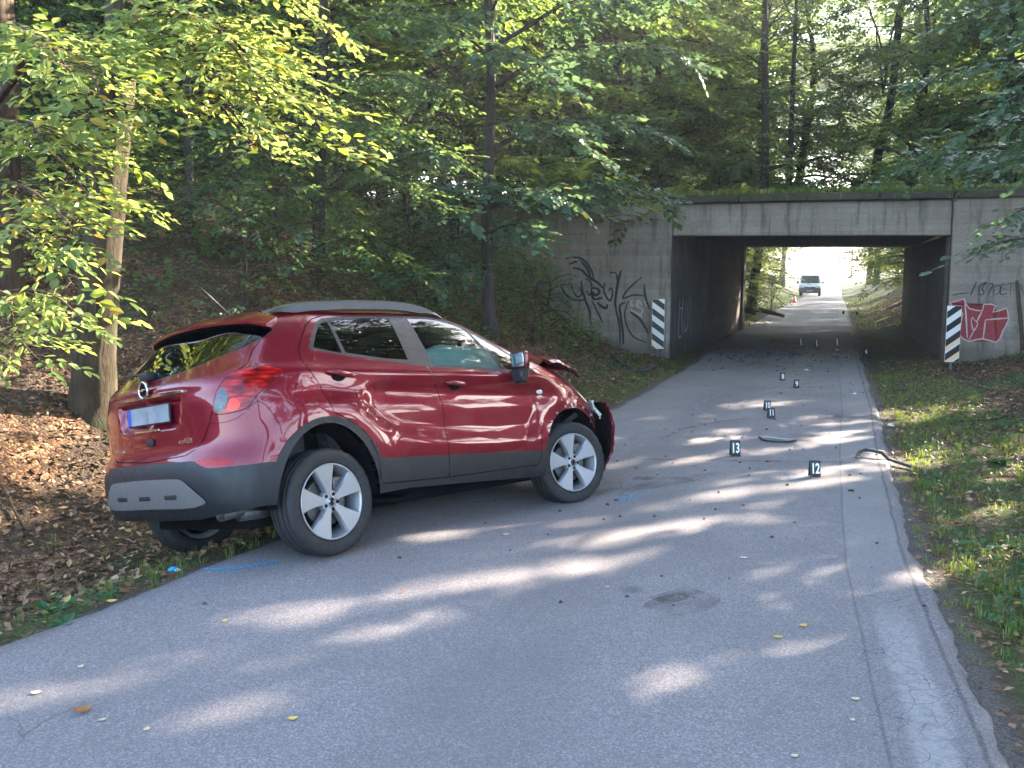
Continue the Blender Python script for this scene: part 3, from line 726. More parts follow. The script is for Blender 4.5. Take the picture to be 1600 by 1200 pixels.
def cut_band(f, new, only, a=.0025, b=.0025):
    cut(lambda V: f(V)-b, None, only); cut(lambda V: f(V)+a, None, only)
    dv = f(VV)[T]; ins = (dv.min(1) > -a-2e-4) & (dv.max(1) < b+2e-4) & np.isin(LAB, [lab(o) for o in only]); LAB[ins] = lab(new)
def rp(poly, n=3):
    """round a polygon by corner cutting"""
    p = np.array(poly, float)
    for _ in range(n):
        q = np.roll(p, -1, 0); p = np.stack([p*.8+q*.2, p*.2+q*.8], 1).reshape(-1, 2)
    return p
# lower edge of the shell
ZB = lambda V: np.interp(T_(V), [0, .5, .7, .94, 1.1, 1.7, 2.06, 3.5, 5.2], [.33, .335, .361, .384, .37, .347, .354, .275, .30])
cut(lambda V: Z_(V)-ZB(V), 'void')
ZC = lambda V: np.interp(T_(V), [0, .52, .577, .656, .871, 1.05, 1.81, 2.44, 3.405, 3.6, 5.2], [.692, .690, .660, .638, .636, .640, .582, .544, .483, .47, .45])
cut(lambda V: Z_(V)-ZC(V), 'bumper_cladding', ['body'])
side_g = lambda V: .45-Y_(V)
aro = lambda V: np.maximum((np.hypot(X_(V)/.470, (Z_(V)-.345)/.540)-1)*.47, side_g(V))
ari = lambda V: np.maximum((np.hypot((X_(V)+.008)/.395, (Z_(V)-.345)/.498)-1)*.40, side_g(V))
cut(lambda V: np.maximum(aro(V), .42-Z_(V)), 'bumper_cladding', ['body'])
cut(ari, 'void')
afi = lambda V: np.maximum((np.hypot((X_(V)-2.555)/.415, (Z_(V)-.345)/.452)-1)*.42, side_g(V))
afo = lambda V: np.maximum((np.hypot((X_(V)-2.555)/.448, (Z_(V)-.345)/.485)-1)*.45, side_g(V))
cut(lambda V: np.maximum(afo(V), .40-Z_(V)), 'arch_edge', ['body'])
cut(afi, 'void')
# everything ahead of the torn-off front
TEAR = [(2.84,1.35),(2.86,1.06),(2.90,.98),(2.93,.86),(2.97,.80),(2.93,.72),(2.90,.55),(2.90,.2),(3.6,.2),(3.6,1.35)]
cut(lambda V: poly_sdf(X_(V), Z_(V), TEAR), 'void')
cut(lambda V: np.maximum(2.42-X_(V), np.maximum(.30-Z_(V), Z_(V)-.47)), 'void', ['bumper_cladding'])
# tailgate
GATE = [(-.5,.705),(.0,.706),(.43,.727),(.509,.758),(.577,.812),(.630,.90),(.656,.965),(.72,1.10),(.80,1.20),(.858,1.25),(.850,1.331),(.878,1.405),(.885,1.50),(.84,1.60),(.77,1.625),(.4,1.64),(-.5,1.645)]
gate = lambda V: np.maximum(poly_sdf(T_(V), Z_(V), GATE), X_(V)+.02)
LAMP = rp([(.656,.962),(.701,1.094),(.750,1.147),(.792,1.204),(.882,1.226),(1.0,1.222),(1.112,1.198),(1.075,1.147),(.962,1.071),(.875,.968),(.735,.950)], 2)
lamp = lambda V: np.maximum(poly_sdf(T_(V), Z_(V), LAMP), X_(V)+.1)
cut(lambda V: lamp(V)-.004, 'panel_gap', ['body'])
cut(lamp, 'tail_lamp', ['panel_gap'])
cut(t_poly(rp([(.662,.968),(.700,1.080),(.728,1.112),(.756,1.108),(.778,1.065),(.735,.958)], 2)), 'reversing_lamp', ['tail_lamp'])
cut(t_poly(rp([(.742,.958),(.785,1.055),(.845,1.02),(.825,.965)], 2)), 'indicator_lamp', ['tail_lamp'])
cut_band(gate, 'panel_gap', ['body'], .003, .003)
cut(gate, 'tailgate', ['body'])
RG = rp([(-.3,1.232),(.0,1.232),(.25,1.245),(.419,1.268),(.577,1.302),(.73,1.345),(.815,1.378),(.90,1.425),(.955,1.475),(.885,1.512),(.6,1.555),(0,1.560),(-.3,1.560)], 1)
rg = lambda V: np.maximum(poly_sdf(T_(V), Z_(V), RG), X_(V)+.02)
cut(lambda V: rg(V)-.006, 'rear_glass_seal', ['body', 'tailgate', 'panel_gap'])
cut(rg, 'rear_window', ['rear_glass_seal'])
# side windows
ALLW = [(.018,1.338),(.100,1.440),(.175,1.514),(.235,1.540),(.42,1.562),(.86,1.576),(1.10,1.578),(1.33,1.568),(1.50,1.530),(1.60,1.485),(1.78,1.375),(1.93,1.262),(2.07,1.150),(2.095,1.108),(1.70,1.140),(1.00,1.190),(.60,1.246),(.27,1.292)]
cut(side_poly(ALLW, .012), 'window_trim', ['body'])
cut(side_poly([(.045,1.338),(.110,1.430),(.180,1.500),(.232,1.527),(.268,1.531),(.205,1.440),(.255,1.303)], 0) if False else side_poly([(.040,1.342),(.110,1.432),(.180,1.503),(.225,1.525),(.262,1.534),(.375,1.36),(.240,1.303)][:5]+[(.252,1.298)]), 'quarter_window', ['window_trim'])
cut(side_poly([(.285,1.536),(.42,1.550),(.60,1.561),(.838,1.566),(.812,1.240),(.60,1.256),(.285,1.302)]), 'rear_door_window', ['window_trim'])
cut(side_poly([(1.028,1.568),(1.20,1.569),(1.33,1.558),(1.49,1.520),(1.575,1.480),(1.690,1.155),(1.022,1.202)]), 'front_door_window', ['window_trim'])
cut(side_poly([(1.608,1.462),(1.76,1.370),(1.91,1.258),(2.03,1.160),(2.065,1.120),(1.722,1.151)]), 'corner_window', ['window_trim'])
# windscreen
def ws(V):
    wy = np.interp(Z_(V), [1.20, 1.32, 1.48, 1.60], [.70, .655, .575, .50])
    return np.maximum.reduce([1.262-Z_(V), Z_(V)-1.592, Y_(V)-wy, 1.2-X_(V)])
cut(lambda V: ws(V)-.012, 'windscreen_seal', ['body']); cut(ws, 'windscreen', ['windscreen_seal'])
# doors (painted part and dark lower part share the seam)
RD = [(-.096,1.262),(-.082,1.325),(-.012,1.415),(.07,1.500),(.15,1.548),(.30,1.584),(.55,1.600),(.90,1.612),(.935,1.60),(.945,1.40),(.955,1.20),(1.064,.92),(1.066,.68),(1.054,.384),(.60,.402),(.40,.413),(.392,.50),(.383,.60),(.33,.72),(.25,.80),(.16,.86),(.058,.905),(-.011,1.094),(-.085,1.195)]
FD = [(.955,1.20),(.945,1.40),(.935,1.60),(1.30,1.603),(1.50,1.570),(1.80,1.408),(2.03,1.235),(2.04,1.14),(1.985,1.094),(2.095,.90),(2.112,.80),(2.105,.60),(2.085,.42),(2.04,.372),(1.054,.384),(1.066,.68),(1.064,.92)]
rd, fd = side_poly(RD), side_poly(FD)
cut_band(rd, 'panel_gap', ['body', 'bumper_cladding'], .003, .003); cut_band(fd, 'panel_gap', ['body', 'bumper_cladding'], .003, .003)
cut(rd, 'rear_door', ['body']); cut(fd, 'front_door', ['body'])
cut(rd, 'rear_door_cladding', ['bumper_cladding']); cut(fd, 'front_door_cladding', ['bumper_cladding'])
# fuel flap, bumper seam, bonnet seam
ff = lambda V: np.maximum(np.hypot((X_(V)+.118)/1.06, Z_(V)-1.035)-.088, side_g(V))
cut_band(ff, 'panel_gap', ['body'], .0012, .0012); cut(ff, 'fuel_flap', ['body'])
# lower rear details
REF = rp([(.535,.684),(.60,.704),(.667,.702),(.747,.690),(.835,.647),(.66,.641),(.59,.655)], 2)
cut(t_poly(REF), 'rear_reflector', ['body', 'bumper_cladding'])
SK = rp([(-.5,.598),(0,.598),(.40,.592),(.46,.575),(.625,.445),(.60,.43),(.486,.410),(0,.415),(-.5,.415)], 1)
cut(t_poly(SK), 'skid_plate', ['bumper_cladding'])

PMAT = {'body': 'paint', 'tailgate': 'paint', 'rear_door': 'paint', 'front_door': 'paint', 'fuel_flap': 'paint', 'arch_edge': 'paint',
        'bumper_cladding': 'black_plastic', 'rear_door_cladding': 'black_plastic', 'front_door_cladding': 'black_plastic',
        'panel_gap': 'dark_void', 'tail_lamp': 'lamp_red', 'reversing_lamp': 'lens_clear', 'indicator_lamp': 'lamp_amber',
        'rear_glass_seal': 'black_plastic', 'rear_window': 'privacy_glass', 'window_trim': 'black_plastic', 'quarter_window': 'privacy_glass',
        'rear_door_window': 'privacy_glass', 'front_door_window': 'window_glass', 'corner_window': 'window_glass',
        'windscreen_seal': 'black_plastic', 'windscreen': 'window_glass', 'rear_reflector': 'reflector', 'skid_plate': 'grey_plastic'}
OFFS = {'bumper_cladding': .004, 'rear_door_cladding': .004, 'front_door_cladding': .004, 'panel_gap': -.007, 'tail_lamp': .003, 'reversing_lamp': .002, 'indicator_lamp': .002,
        'skid_plate': .012, 'rear_window': -.002, 'window_trim': -.001, 'quarter_window': -.003, 'rear_door_window': -.004, 'front_door_window': -.004, 'corner_window': -.003, 'arch_edge': -.008, 'rear_reflector': .002}
CENTRE = {'body', 'tailgate', 'bumper_cladding', 'panel_gap', 'rear_glass_seal', 'rear_window', 'windscreen_seal', 'windscreen', 'skid_plate'}
LB = {'arch_edge': 'bare wheel arch edges where the trim was torn off'}
PARTS = {}
def shell(name, L, sides, parent):
    tri = T[LAB == L]
    if not len(tri): return None
    idx, inv = np.unique(tri, return_inverse=True); inv = inv.reshape(tri.shape)
    pts = VV[idx, :3].copy(); nn = VV[idx, 3:6].copy(); nn /= np.linalg.norm(nn, axis=1, keepdims=True)+1e-9
    if name in ('rear_window', 'windscreen', 'rear_door_window', 'front_door_window', 'quarter_window', 'corner_window'):
        x_, y_, z_ = pts.T                                   # glass is smoother than sheet metal: fit a gentle curve through its normals
        if name in ('rear_window', 'windscreen'): B_ = np.stack([np.ones_like(x_), y_**2, z_], 1); By = np.stack([y_, y_**3], 1)
        else: B_ = By = np.stack([np.ones_like(x_), x_, z_, x_**2], 1)
        nn = np.stack([(By if c_ == 1 else B_)@np.linalg.lstsq(By if c_ == 1 else B_, nn[:, c_], rcond=None)[0] for c_ in range(3)], 1); nn /= np.linalg.norm(nn, axis=1, keepdims=True)+1e-9
    pts += nn*OFFS.get(name, 0)
    Vs, Fs, Ns, b = [], [], [], 0
    for s in sides:
        if s > 0: Vs.append(pts*[1, -1, 1]); Ns.append(nn*[1, -1, 1]); Fs.append(inv[:, ::-1]+b)
        else: Vs.append(pts); Ns.append(nn); Fs.append(inv+b)
        b += len(pts)
    Vs = np.concatenate(Vs); Fs = np.concatenate(Fs); Ns = np.concatenate(Ns)
    me = bpy.data.meshes.new(name); me.vertices.add(len(Vs)); me.vertices.foreach_set('co', Vs.astype(np.float32).ravel())
    me.loops.add(Fs.size); me.loops.foreach_set('vertex_index', Fs.astype(np.int32).ravel())
    me.polygons.add(len(Fs)); me.polygons.foreach_set('loop_start', np.arange(0, Fs.size, 3, dtype=np.int32)); me.polygons.foreach_set('loop_total', np.full(len(Fs), 3, np.int32))
    me.polygons.foreach_set('use_smooth', np.ones(len(Fs), bool)); me.update(calc_edges=True)
    me.normals_split_custom_set_from_vertices([tuple(n) for n in Ns])
    o = link(name, me, M[PMAT[name]], parent)
    if name in LB: o['label'] = LB[name]
    return o
order = ['body', 'tailgate', 'rear_door', 'front_door'] + [n for n in NAMES if n not in ('body', 'tailgate', 'rear_door', 'front_door', 'void')]
SUBOF = {'rear_window': 'tailgate', 'rear_glass_seal': 'tailgate', 'rear_door_cladding': 'rear_door', 'rear_door_window': 'rear_door', 'quarter_window': 'rear_door',
         'front_door_window': 'front_door', 'front_door_cladding': 'front_door', 'corner_window': 'front_door', 'fuel_flap': 'body', 'arch_edge': 'body'}
for n in order:
    if n not in PMAT: continue
    if n in CENTRE:
        PARTS[n] = shell(n, lab(n), (-1, 1), PARTS.get(SUBOF.get(n), CAR))
    else:
        for s in ((-1,) if n == 'fuel_flap' else (-1, 1)):
            par = PARTS.get((SUBOF.get(n), s), PARTS.get(SUBOF.get(n), CAR))
            if n in ('reversing_lamp', 'indicator_lamp'): par = PARTS[('tail_lamp', s)]
            PARTS[(n, s)] = shell(n, lab(n), (s,), par)
def surf(t, z):
    """point and normal on the right-hand shell"""
    e = (VV[:, 6]-t)**2+(VV[:, 2]-z)**2; k = int(np.argmin(e)); return VV[k, :3].copy(), VV[k, 3:6].copy()
def surf_x(x, z):
    q = VV[:, 1] < -.35; e = (VV[:, 0]-x)**2+(VV[:, 2]-z)**2+(~q)*9; k = int(np.argmin(e)); return VV[k, :3].copy(), VV[k, 3:6].copy()
def seam(pts, use_t=False, w=.0035):
    c = []; nn_ = []
    p = np.array(pts, float); q = np.linspace(0, len(p)-1, (len(p)-1)*8+1); p = hermite(np.arange(len(p)), p, q)
    for a, z in p:
        A = VV[:, 6] if use_t else VV[:, 0]; m = VV[:, 1] < (-.02 if use_t else -.35)
        e = (A-a)**2+(VV[:, 2]-z)**2+(~m)*9; k = np.argsort(e)[:4]; wt = 1/(e[k]+1e-6); wt /= wt.sum()
        c.append((VV[k, :3]*wt[:, None]).sum(0)); nn_.append((VV[k, 3:6]*wt[:, None]).sum(0))
    c = np.array(c); nn_ = np.array(nn_); tg = np.gradient(c, axis=0); tg /= np.linalg.norm(tg, axis=1, keepdims=True); sd = np.cross(nn_, tg)
    V = np.concatenate([c+sd*w/2+nn_*.0012, c-sd*w/2+nn_*.0012]); n = len(c)
    return link('panel_seam', pyd('panel_seam', V, [(k, k+1, n+k+1, n+k) for k in range(n-1)], True), M['dark_void'], PARTS['body'])
seam([(.875,.960),(.905,.985),(.95,1.012)], True); seam([(.95,1.012),(1.0,.97),(1.05,.885),(1.07,.80)], True)
seam([(.64,.905),(.72,.90),(.80,.915),(.86,.945)], True, .003)
seam([(2.10,1.135),(2.3,1.150),(2.55,1.085),(2.72,1.02)])
# reversing lamp backing
for s in (-1, 1):
    q = [surf(a, z)[0] for a, z in [(.668,.97),(.70,1.08),(.745,1.10),(.77,1.06),(.74,.965)]]
    V = [(p[0]+.02, p[1]*(-s) if s > 0 else p[1], p[2]) for p in q]
    pass
# spoiler over the rear window: blade lofted across the car
def loft(name, sections, mat, parent, closed=True, smooth=True):
    n = len(sections[0]); V = [p for s_ in sections for p in s_]; F = []
    for a in range(len(sections)-1):
        for k in range(n if closed else n-1): F.append((a*n+k, a*n+(k+1) % n, (a+1)*n+(k+1) % n, (a+1)*n+k))
    if closed: F.append(tuple(range(n))); F.append(tuple(range(len(V)-1, len(V)-n-1, -1)))
    bm = bmesh.new(); vs = [bm.verts.new(v) for v in V]
    for f in F:
        try: bm.faces.new([vs[k] for k in f])
        except ValueError: pass
    return link(name, bm_mesh(name, bm, smooth, 40), mat, parent)
S = []
for yv in np.linspace(-.70, .70, 29):
    a = abs(yv)/.70; e = -.415+.10*a**2+.10*max(0, a-.8)*3; zt = 1.598-.040*a**2-.05*max(0, a-.85)*3; f0 = -.24+.07*a**2
    S.append([(f0, yv, zt+.034-.02*a), (e+.07, yv, zt+.004), (e, yv, zt-.034), (e+.004, yv, zt-.050), (e+.05, yv, zt-.052), (f0-.05, yv, zt-.055), (f0, yv, zt-.02)])
sp = loft('spoiler', S, M['paint'], PARTS['tailgate'])
loft('spoiler_underside', [[(q[3][0]+.012, q[3][1], q[3][2]-.004), (q[5][0], q[5][1], q[5][2]-.006), (q[5][0], q[5][1], q[5][2]-.016), (q[4][0], q[4][1], q[4][2]-.010)] for q in S[1:-1]], M['dark_void'], sp)
box('high_brake_lamp', (-.402, 0, 1.556), (.012, .26, .014), M['reflector'], PARTS['tailgate'])
# chrome strip with letters, badge ring with lightning bar, wordmarks
def on_rear(yv, z, out=0):
    q = VV[(VV[:, 0] < -.2)]; e = (q[:, 1]+abs(yv))**2+(q[:, 2]-z)**2; p = q[int(np.argmin(e))]
    return (p[0]-out, yv, z)
S = []
for yv in np.linspace(-.43, .43, 33):
    x0, _, _ = on_rear(yv, 1.122, 0); w_ = .016*(1-.45*(abs(yv)/.43)**3); S.append([(x0-.004, yv, 1.122+w_), (x0-.020, yv, 1.122+w_*.6), (x0-.022, yv, 1.122-w_*.7), (x0-.002, yv, 1.122-w_)])
loft('chrome_strip', S, M['chrome'], PARTS['tailgate'], True)
V, F = lathe([(.052+.007*math.cos(a), .010*math.sin(a)) for a in np.linspace(0, 2*PI, 9)[:-1]], 40, 'Z', True)
bd = link('badge_ring', pyd('badge_ring', V, F, True), M['chrome'], PARTS['tailgate'])
bd.location = on_rear(0, 1.168, .024); bd.rotation_euler = (0, PI/2, 0)
bm = bmesh.new()
zz = [(-.062, -.004), (-.002, -.008), (-.010, .006), (.062, .004), (.002, .010), (.010, -.004)]
zz = [(-.066, -.001), (-.004, -.007), (-.012, .001), (.066, .001), (.004, .007), (.012, -.001)]
fv = [bm.verts.new((a, b_, 0)) for a, b_ in [(-.060, -.002), (.012, -.010), (.006, -.001), (.060, .002), (-.012, .010), (-.006, .001)]]
f = bm.faces.new(fv); ext = bmesh.ops.extrude_face_region(bm, geom=[f]); bmesh.ops.translate(bm, vec=(0, 0, .008), verts=[v for v in ext['geom'] if isinstance(v, bmesh.types.BMVert)])
bo = link('badge_bolt', bm_mesh('badge_bolt', bm), M['chrome'], PARTS['tailgate'])
bo.location = on_rear(0, 1.168, .026); bo.rotation_euler = Matrix(((0, 0, -1), (-1, 0, 0), (0, 1, 0))).to_euler()
box('badge_plate', on_rear(0, 1.168, .016), (.006, .085, .085), M['dark_void'], PARTS['tailgate'], bevel=.002)
def text_mesh(name, body, size, mat, parent, loc, rot, depth=.002, bold=0, sx=1.0, label=None):
    cu = bpy.data.curves.new(name, 'FONT'); cu.body = body; cu.size = size; cu.extrude = depth; cu.offset = bold; cu.align_x = 'CENTER'; cu.align_y = 'CENTER'
    tmp = bpy.data.objects.new('tmp_text', cu); COL.objects.link(tmp)
    dg = bpy.context.evaluated_depsgraph_get(); me = bpy.data.meshes.new_from_object(tmp.evaluated_get(dg)); bpy.data.objects.remove(tmp); me.name = name
    me.materials.clear(); o = link(name, me, mat, parent); o.location = loc; o.rotation_euler = rot; o.scale = (sx, 1, 1)
    if label: o['label'] = label
    return o
REAR = Matrix(((0, 0, -1), (-1, 0, 0), (0, 1, 0)))          # text facing backwards (-x), reading left to right seen from behind
def rear_text(name, body, size, y, z, sx=1.0, tw=0, mat='chrome', bold=.0008):
    p = on_rear(y, z, .003); r = (Matrix.Rotation(tw, 3, 'Z') @ REAR).to_euler()
    return text_mesh(name, body, size, M[mat], PARTS['tailgate'], p, r, .0015, bold, sx)
rear_text('wordmark', 'MOKKA', .038, .40, .79, 1.1, -.06)
rear_text('wordmark', 'ecoFLEX', .040, -.42, .815, .95, .10)
rear_text('wordmark', 'MOKKA X', .020, -.33, 1.122, 1.2, .05, 'dark_void')
# number plate (unreadable), blue band
pl = box('number_plate', (-.712, -.0, 1.005), (.010, .535, .125), M['black_plastic'], PARTS['tailgate'], bevel=.003)
box('plate_face', (-.719, -.022, 1.005), (.004, .474, .108), M['plate_white'], pl)
box('blue_band', (-.7195, .238, 1.005), (.004, .040, .108), M['plate_blue'], pl)
box('gate_handle', (-.728, 0, .905), (.018, .30, .016), M['chrome'], PARTS['tailgate'], bevel=.004)
box('camera_pod', (-.735, -.03, .83), (.012, .085, .045), M['black_plastic'], PARTS['tailgate'], bevel=.003)
# rear wiper
bx = box('wiper_hub', (-.665, .06, 1.262), (.075, .10, .055), M['black_plastic'], PARTS['tailgate'], bevel=.015)
tube('wiper', [(-.69, .06, 1.275), (-.67, .25, 1.285), (-.63, .44, 1.30)], [.012, .009, .005], M['black_plastic'], PARTS['tailgate'], 6)
for yv in (-.30, 0, .30):
    box('skid_recess', on_rear(yv, .482, .013), (.012, .13, .028), M['black_plastic'], PARTS['skid_plate'], bevel=.006)
# door handles with cups
for s in (-1, 1):
    for dn, (x0, x1, z0, z1) in (('rear_door', (.043, .253, 1.169, 1.139)), ('front_door', (1.094, 1.311, 1.049+.012, 1.026+.012))):
        par = PARTS[(dn, s)]
        if s == 1: z0 += 0
        pts = []; n = 7
        for k in range(n):
            q = k/(n-1); x = x0+(x1-x0)*q; z = z0+(z1-z0)*q; p, nn = surf_x(x, z); out = .012+.026*math.sin(PI*min(1, max(0, q)))**.6
            pts.append((p[0], (p[1]-out)*(-s), z))
        h = tube('door_handle', pts, [.009, .015, .017, .017, .017, .016, .009], M['paint'], par, 10)
        for v in h.data.vertices: v.co.z = pts[3][2]+(v.co.z-pts[3][2])*1.0
        p, nn = surf_x((x0+x1)/2, (z0+z1)/2)
        V, F = lathe([(0.0, -.012), (.5, -.010), (.8, -.004), (1.0, .002)], 24, 'Y')
        V = [((x0+x1)/2+v[0]*.058, (p[1]-.002)*(-s)+v[1]*s*-1*0, (z0+z1)/2-.012+v[2]*.036) for v in V]
        link('handle_cup', pyd('handle_cup', V, F, True), M['dark_void'], par)
# roof rails, aerial, shark base
RAIL = [(-.19, 1.600), (-.08, 1.635), (.08, 1.665), (.40, 1.690), (.70, 1.700), (1.0, 1.696), (1.20, 1.675), (1.33, 1.640), (1.42, 1.598)]
for s in (-1, 1):
    S = []; xs = np.linspace(-.19, 1.42, 34)
    for x in xs:
        q = (x+.19)/1.61; zt = float(hermite([p[0] for p in RAIL], np.array([p[1] for p in RAIL]), np.array([x]))[0])
        yy = .575-.035*abs(q-.5)*2*0+.0
        zb_ = zt-.055*min(1, math.sin(PI*min(max(q, .03), .97))*2.2)-.012
        w_ = .020
        S.append([(x, -s*0+s*(yy-w_), zt-.008), (x, s*(yy), zt), (x, s*(yy+w_), zt-.012), (x, s*(yy+w_+.006), zb_), (x, s*(yy-w_), zb_)])
    loft('roof_rail', S, M['rail_metal'], CAR)
loft('aerial_base', [[(-.10+dx, dy*w_, 1.628+dz) for dy, dz in ((-.028, 0), (-.015, h), (.015, h), (.028, 0))] for dx, w_, h in ((0, .5, .008), (.05, 1, .030), (.13, 1, .022), (.18, .4, .004))], M['rail_metal'], CAR)
tube('aerial', [(-.03, 0, 1.65), (-.20, 0, 1.80), (-.36, .0, 1.93)], [.004, .003, .002], M['black_plastic'], CAR, 5)
# exhaust
V, F = lathe([(.034, -.10), (.037, .0), (.033, .0), (.030, -.10)], 28, 'Z')
ex_o = link('exhaust', pyd('exhaust', V, F, True), M['brake_metal'], CAR); ex_o.scale = (1, 1.35, 1.6); ex_o.location = (-.635, -.60, .345); ex_o.rotation_euler = (0, -PI/2-.08, 0)
V, F = lathe([(.0, -.055), (.031, -.05)], 20, 'Z'); o = link('exhaust_bore', pyd('exhaust_bore', V, F), M['dark_void'], ex_o)
tube('silencer', [(-.50, -.60, .34), (-.2, -.52, .32), (.2, -.3, .30)], [.05, .04, .03], M['brake_metal'], CAR, 10)
# underbody, wheel houses, seats, dash
box('underbody', (1.15, 0, .30), (3.1, 1.12, .14), M['dark_void'], CAR)
box('sill_pan', (1.25, 0, .36), (1.55, 1.66, .05), M['dark_void'], CAR)
tube('chassis_rail', [(.40, -.70, .30), (.75, -.70, .27), (.80, -.70, .31)], .02, M['dark_void'], CAR, 6)
for cx in (0, 2.555):
    for s in (-1, 1):
        V = []; F = []
        for k in range(19):
            a = PI*k/18-.0; r = .505 if cx == 0 else .47
            for yv in (.845, .52): V.append((cx+r*.97*math.cos(a)*(.82 if cx == 0 else .9), s*yv, .345+r*math.sin(a)*.98))
        for k in range(18): F.append((2*k, 2*k+1, 2*k+3, 2*k+2))
        V.append((cx, s*.52, .2)); c = len(V)-1
        for k in range(18): F.append((2*k+1, 2*k+3, c))
        link('wheel_house', pyd('wheel_house', V, F), M['dark_void'], CAR)
box('cabin_floor', (1.1, 0, .42), (2.6, 1.45, .04), M['seat_fabric'], CAR)
box('boot_lining', (-.30, 0, .72), (.6, 1.3, .62), M['seat_fabric'], CAR, bevel=.03)
def seat(x, y, w=.50, lbl=None):
    s0 = box('seat', (x, y, .62), (.50, w, .16), M['seat_fabric'], CAR, bevel=.05)
    box('backrest', (x-.28, y, .93), (.14, w, .62), M['seat_fabric'], s0, bevel=.05, rot=Matrix.Rotation(-.22, 3, 'Y'))
    box('headrest', (x-.38, y, 1.33), (.10, .26, .19), M['seat_fabric'], s0, bevel=.045)
seat(1.35, -.37); seat(1.35, .37); seat(.50, -.38, .5); seat(.50, .38, .5)
dsh = box('dashboard', (2.12, 0, .95), (.42, 1.36, .26), M['seat_fabric'], CAR, bevel=.06)
V, F = lathe([(.185+.016*math.cos(a), .016*math.sin(a)) for a in np.linspace(0, 2*PI, 9)[:-1]], 30, 'Z', True)
st = link('steering_wheel', pyd('steering_wheel', V, F, True), M['seat_fabric'], CAR); st.location = (1.80, .37, 1.02); st.rotation_euler = (0, -1.15, 0)
# deployed airbags: curtain along the right windows and passenger cushion
def pillow(name, c, s, parent=CAR):
    bm = bmesh.new(); bmesh.ops.create_icosphere(bm, subdivisions=4, radius=1)
    for v in bm.verts:
        r = v.co.copy(); v.co = Vector([math.copysign(abs(k)**.75, k) for k in r]); v.co += v.co*(.05*math.sin(9*r.x+4*r.z)+.03*math.sin(17*r.y+11*r.x)); v.co = Vector((v.co.x*s[0], v.co.y*s[1], v.co.z*s[2]))+Vector(c)
    return link(name, bm_mesh(name, bm, True, 180), M['airbag_cloth'], parent)
a = pillow('airbag', (1.50, -.62, 1.20), (.48, .09, .16)); a['label'] = 'deployed pale curtain airbag bulging in front side window'
pillow('airbag', (1.72, -.30, 1.15), (.22, .26, .20))
# mirrors
for s in (-1, 1):
    bm = bmesh.new(); bmesh.ops.create_cube(bm, size=1)
    for v in bm.verts:
        v.co = Vector((v.co.x*.09*(1 if v.co.z > 0 else .8), v.co.y*(.155 if v.co.x < 0 else .11), v.co.z*.14))
    bmesh.ops.bevel(bm, geom=bm.edges[:], offset=.034, segments=4, affect='EDGES', profile=.6)
    for v in bm.verts: v.co += Vector((1.86, s*.985, 1.20))
    mr = link('door_mirror', bm_mesh('door_mirror', bm, True, 60), M['paint'], CAR)
    bm = bmesh.new(); bmesh.ops.create_cube(bm, size=1)
    for v in bm.verts: v.co = Vector((v.co.x*.105, v.co.y*.13*(1 if v.co.z > 0 else .7), v.co.z*.13))
    bmesh.ops.bevel(bm, geom=bm.edges[:], offset=.02, segments=3, affect='EDGES')
    for v in bm.verts: v.co += Vector((1.85, s*.96, 1.085))
    link('mirror_foot', bm_mesh('mirror_foot', bm, True, 60), M['black_plastic'], mr)
    box('mirror_back', (1.812, s*.985, 1.20), (.012, .140, .125), M['black_plastic'], mr, bevel=.005)
    box('mirror_glass', (1.799, s*.990, 1.202), (.004, .120, .105), M['chrome'], mr, bevel=.001)
    box('mirror_arm', (1.86, s*.92, 1.10), (.07, .12, .05), M['black_plastic'], mr, bevel=.01)
# side repeater
V, F = lathe([(0, .014), (.6, .010), (1, 0)], 20, 'Y')
p, nn = surf_x(2.176, .949)
for s in (-1, 1):
    V2 = [(2.176+v[0]*.040, (p[1]-v[1])*(-s), .949+v[2]*.020) for v in V]; link('side_repeater', pyd('side_repeater', V2, F, True), M['headlamp'], CAR)
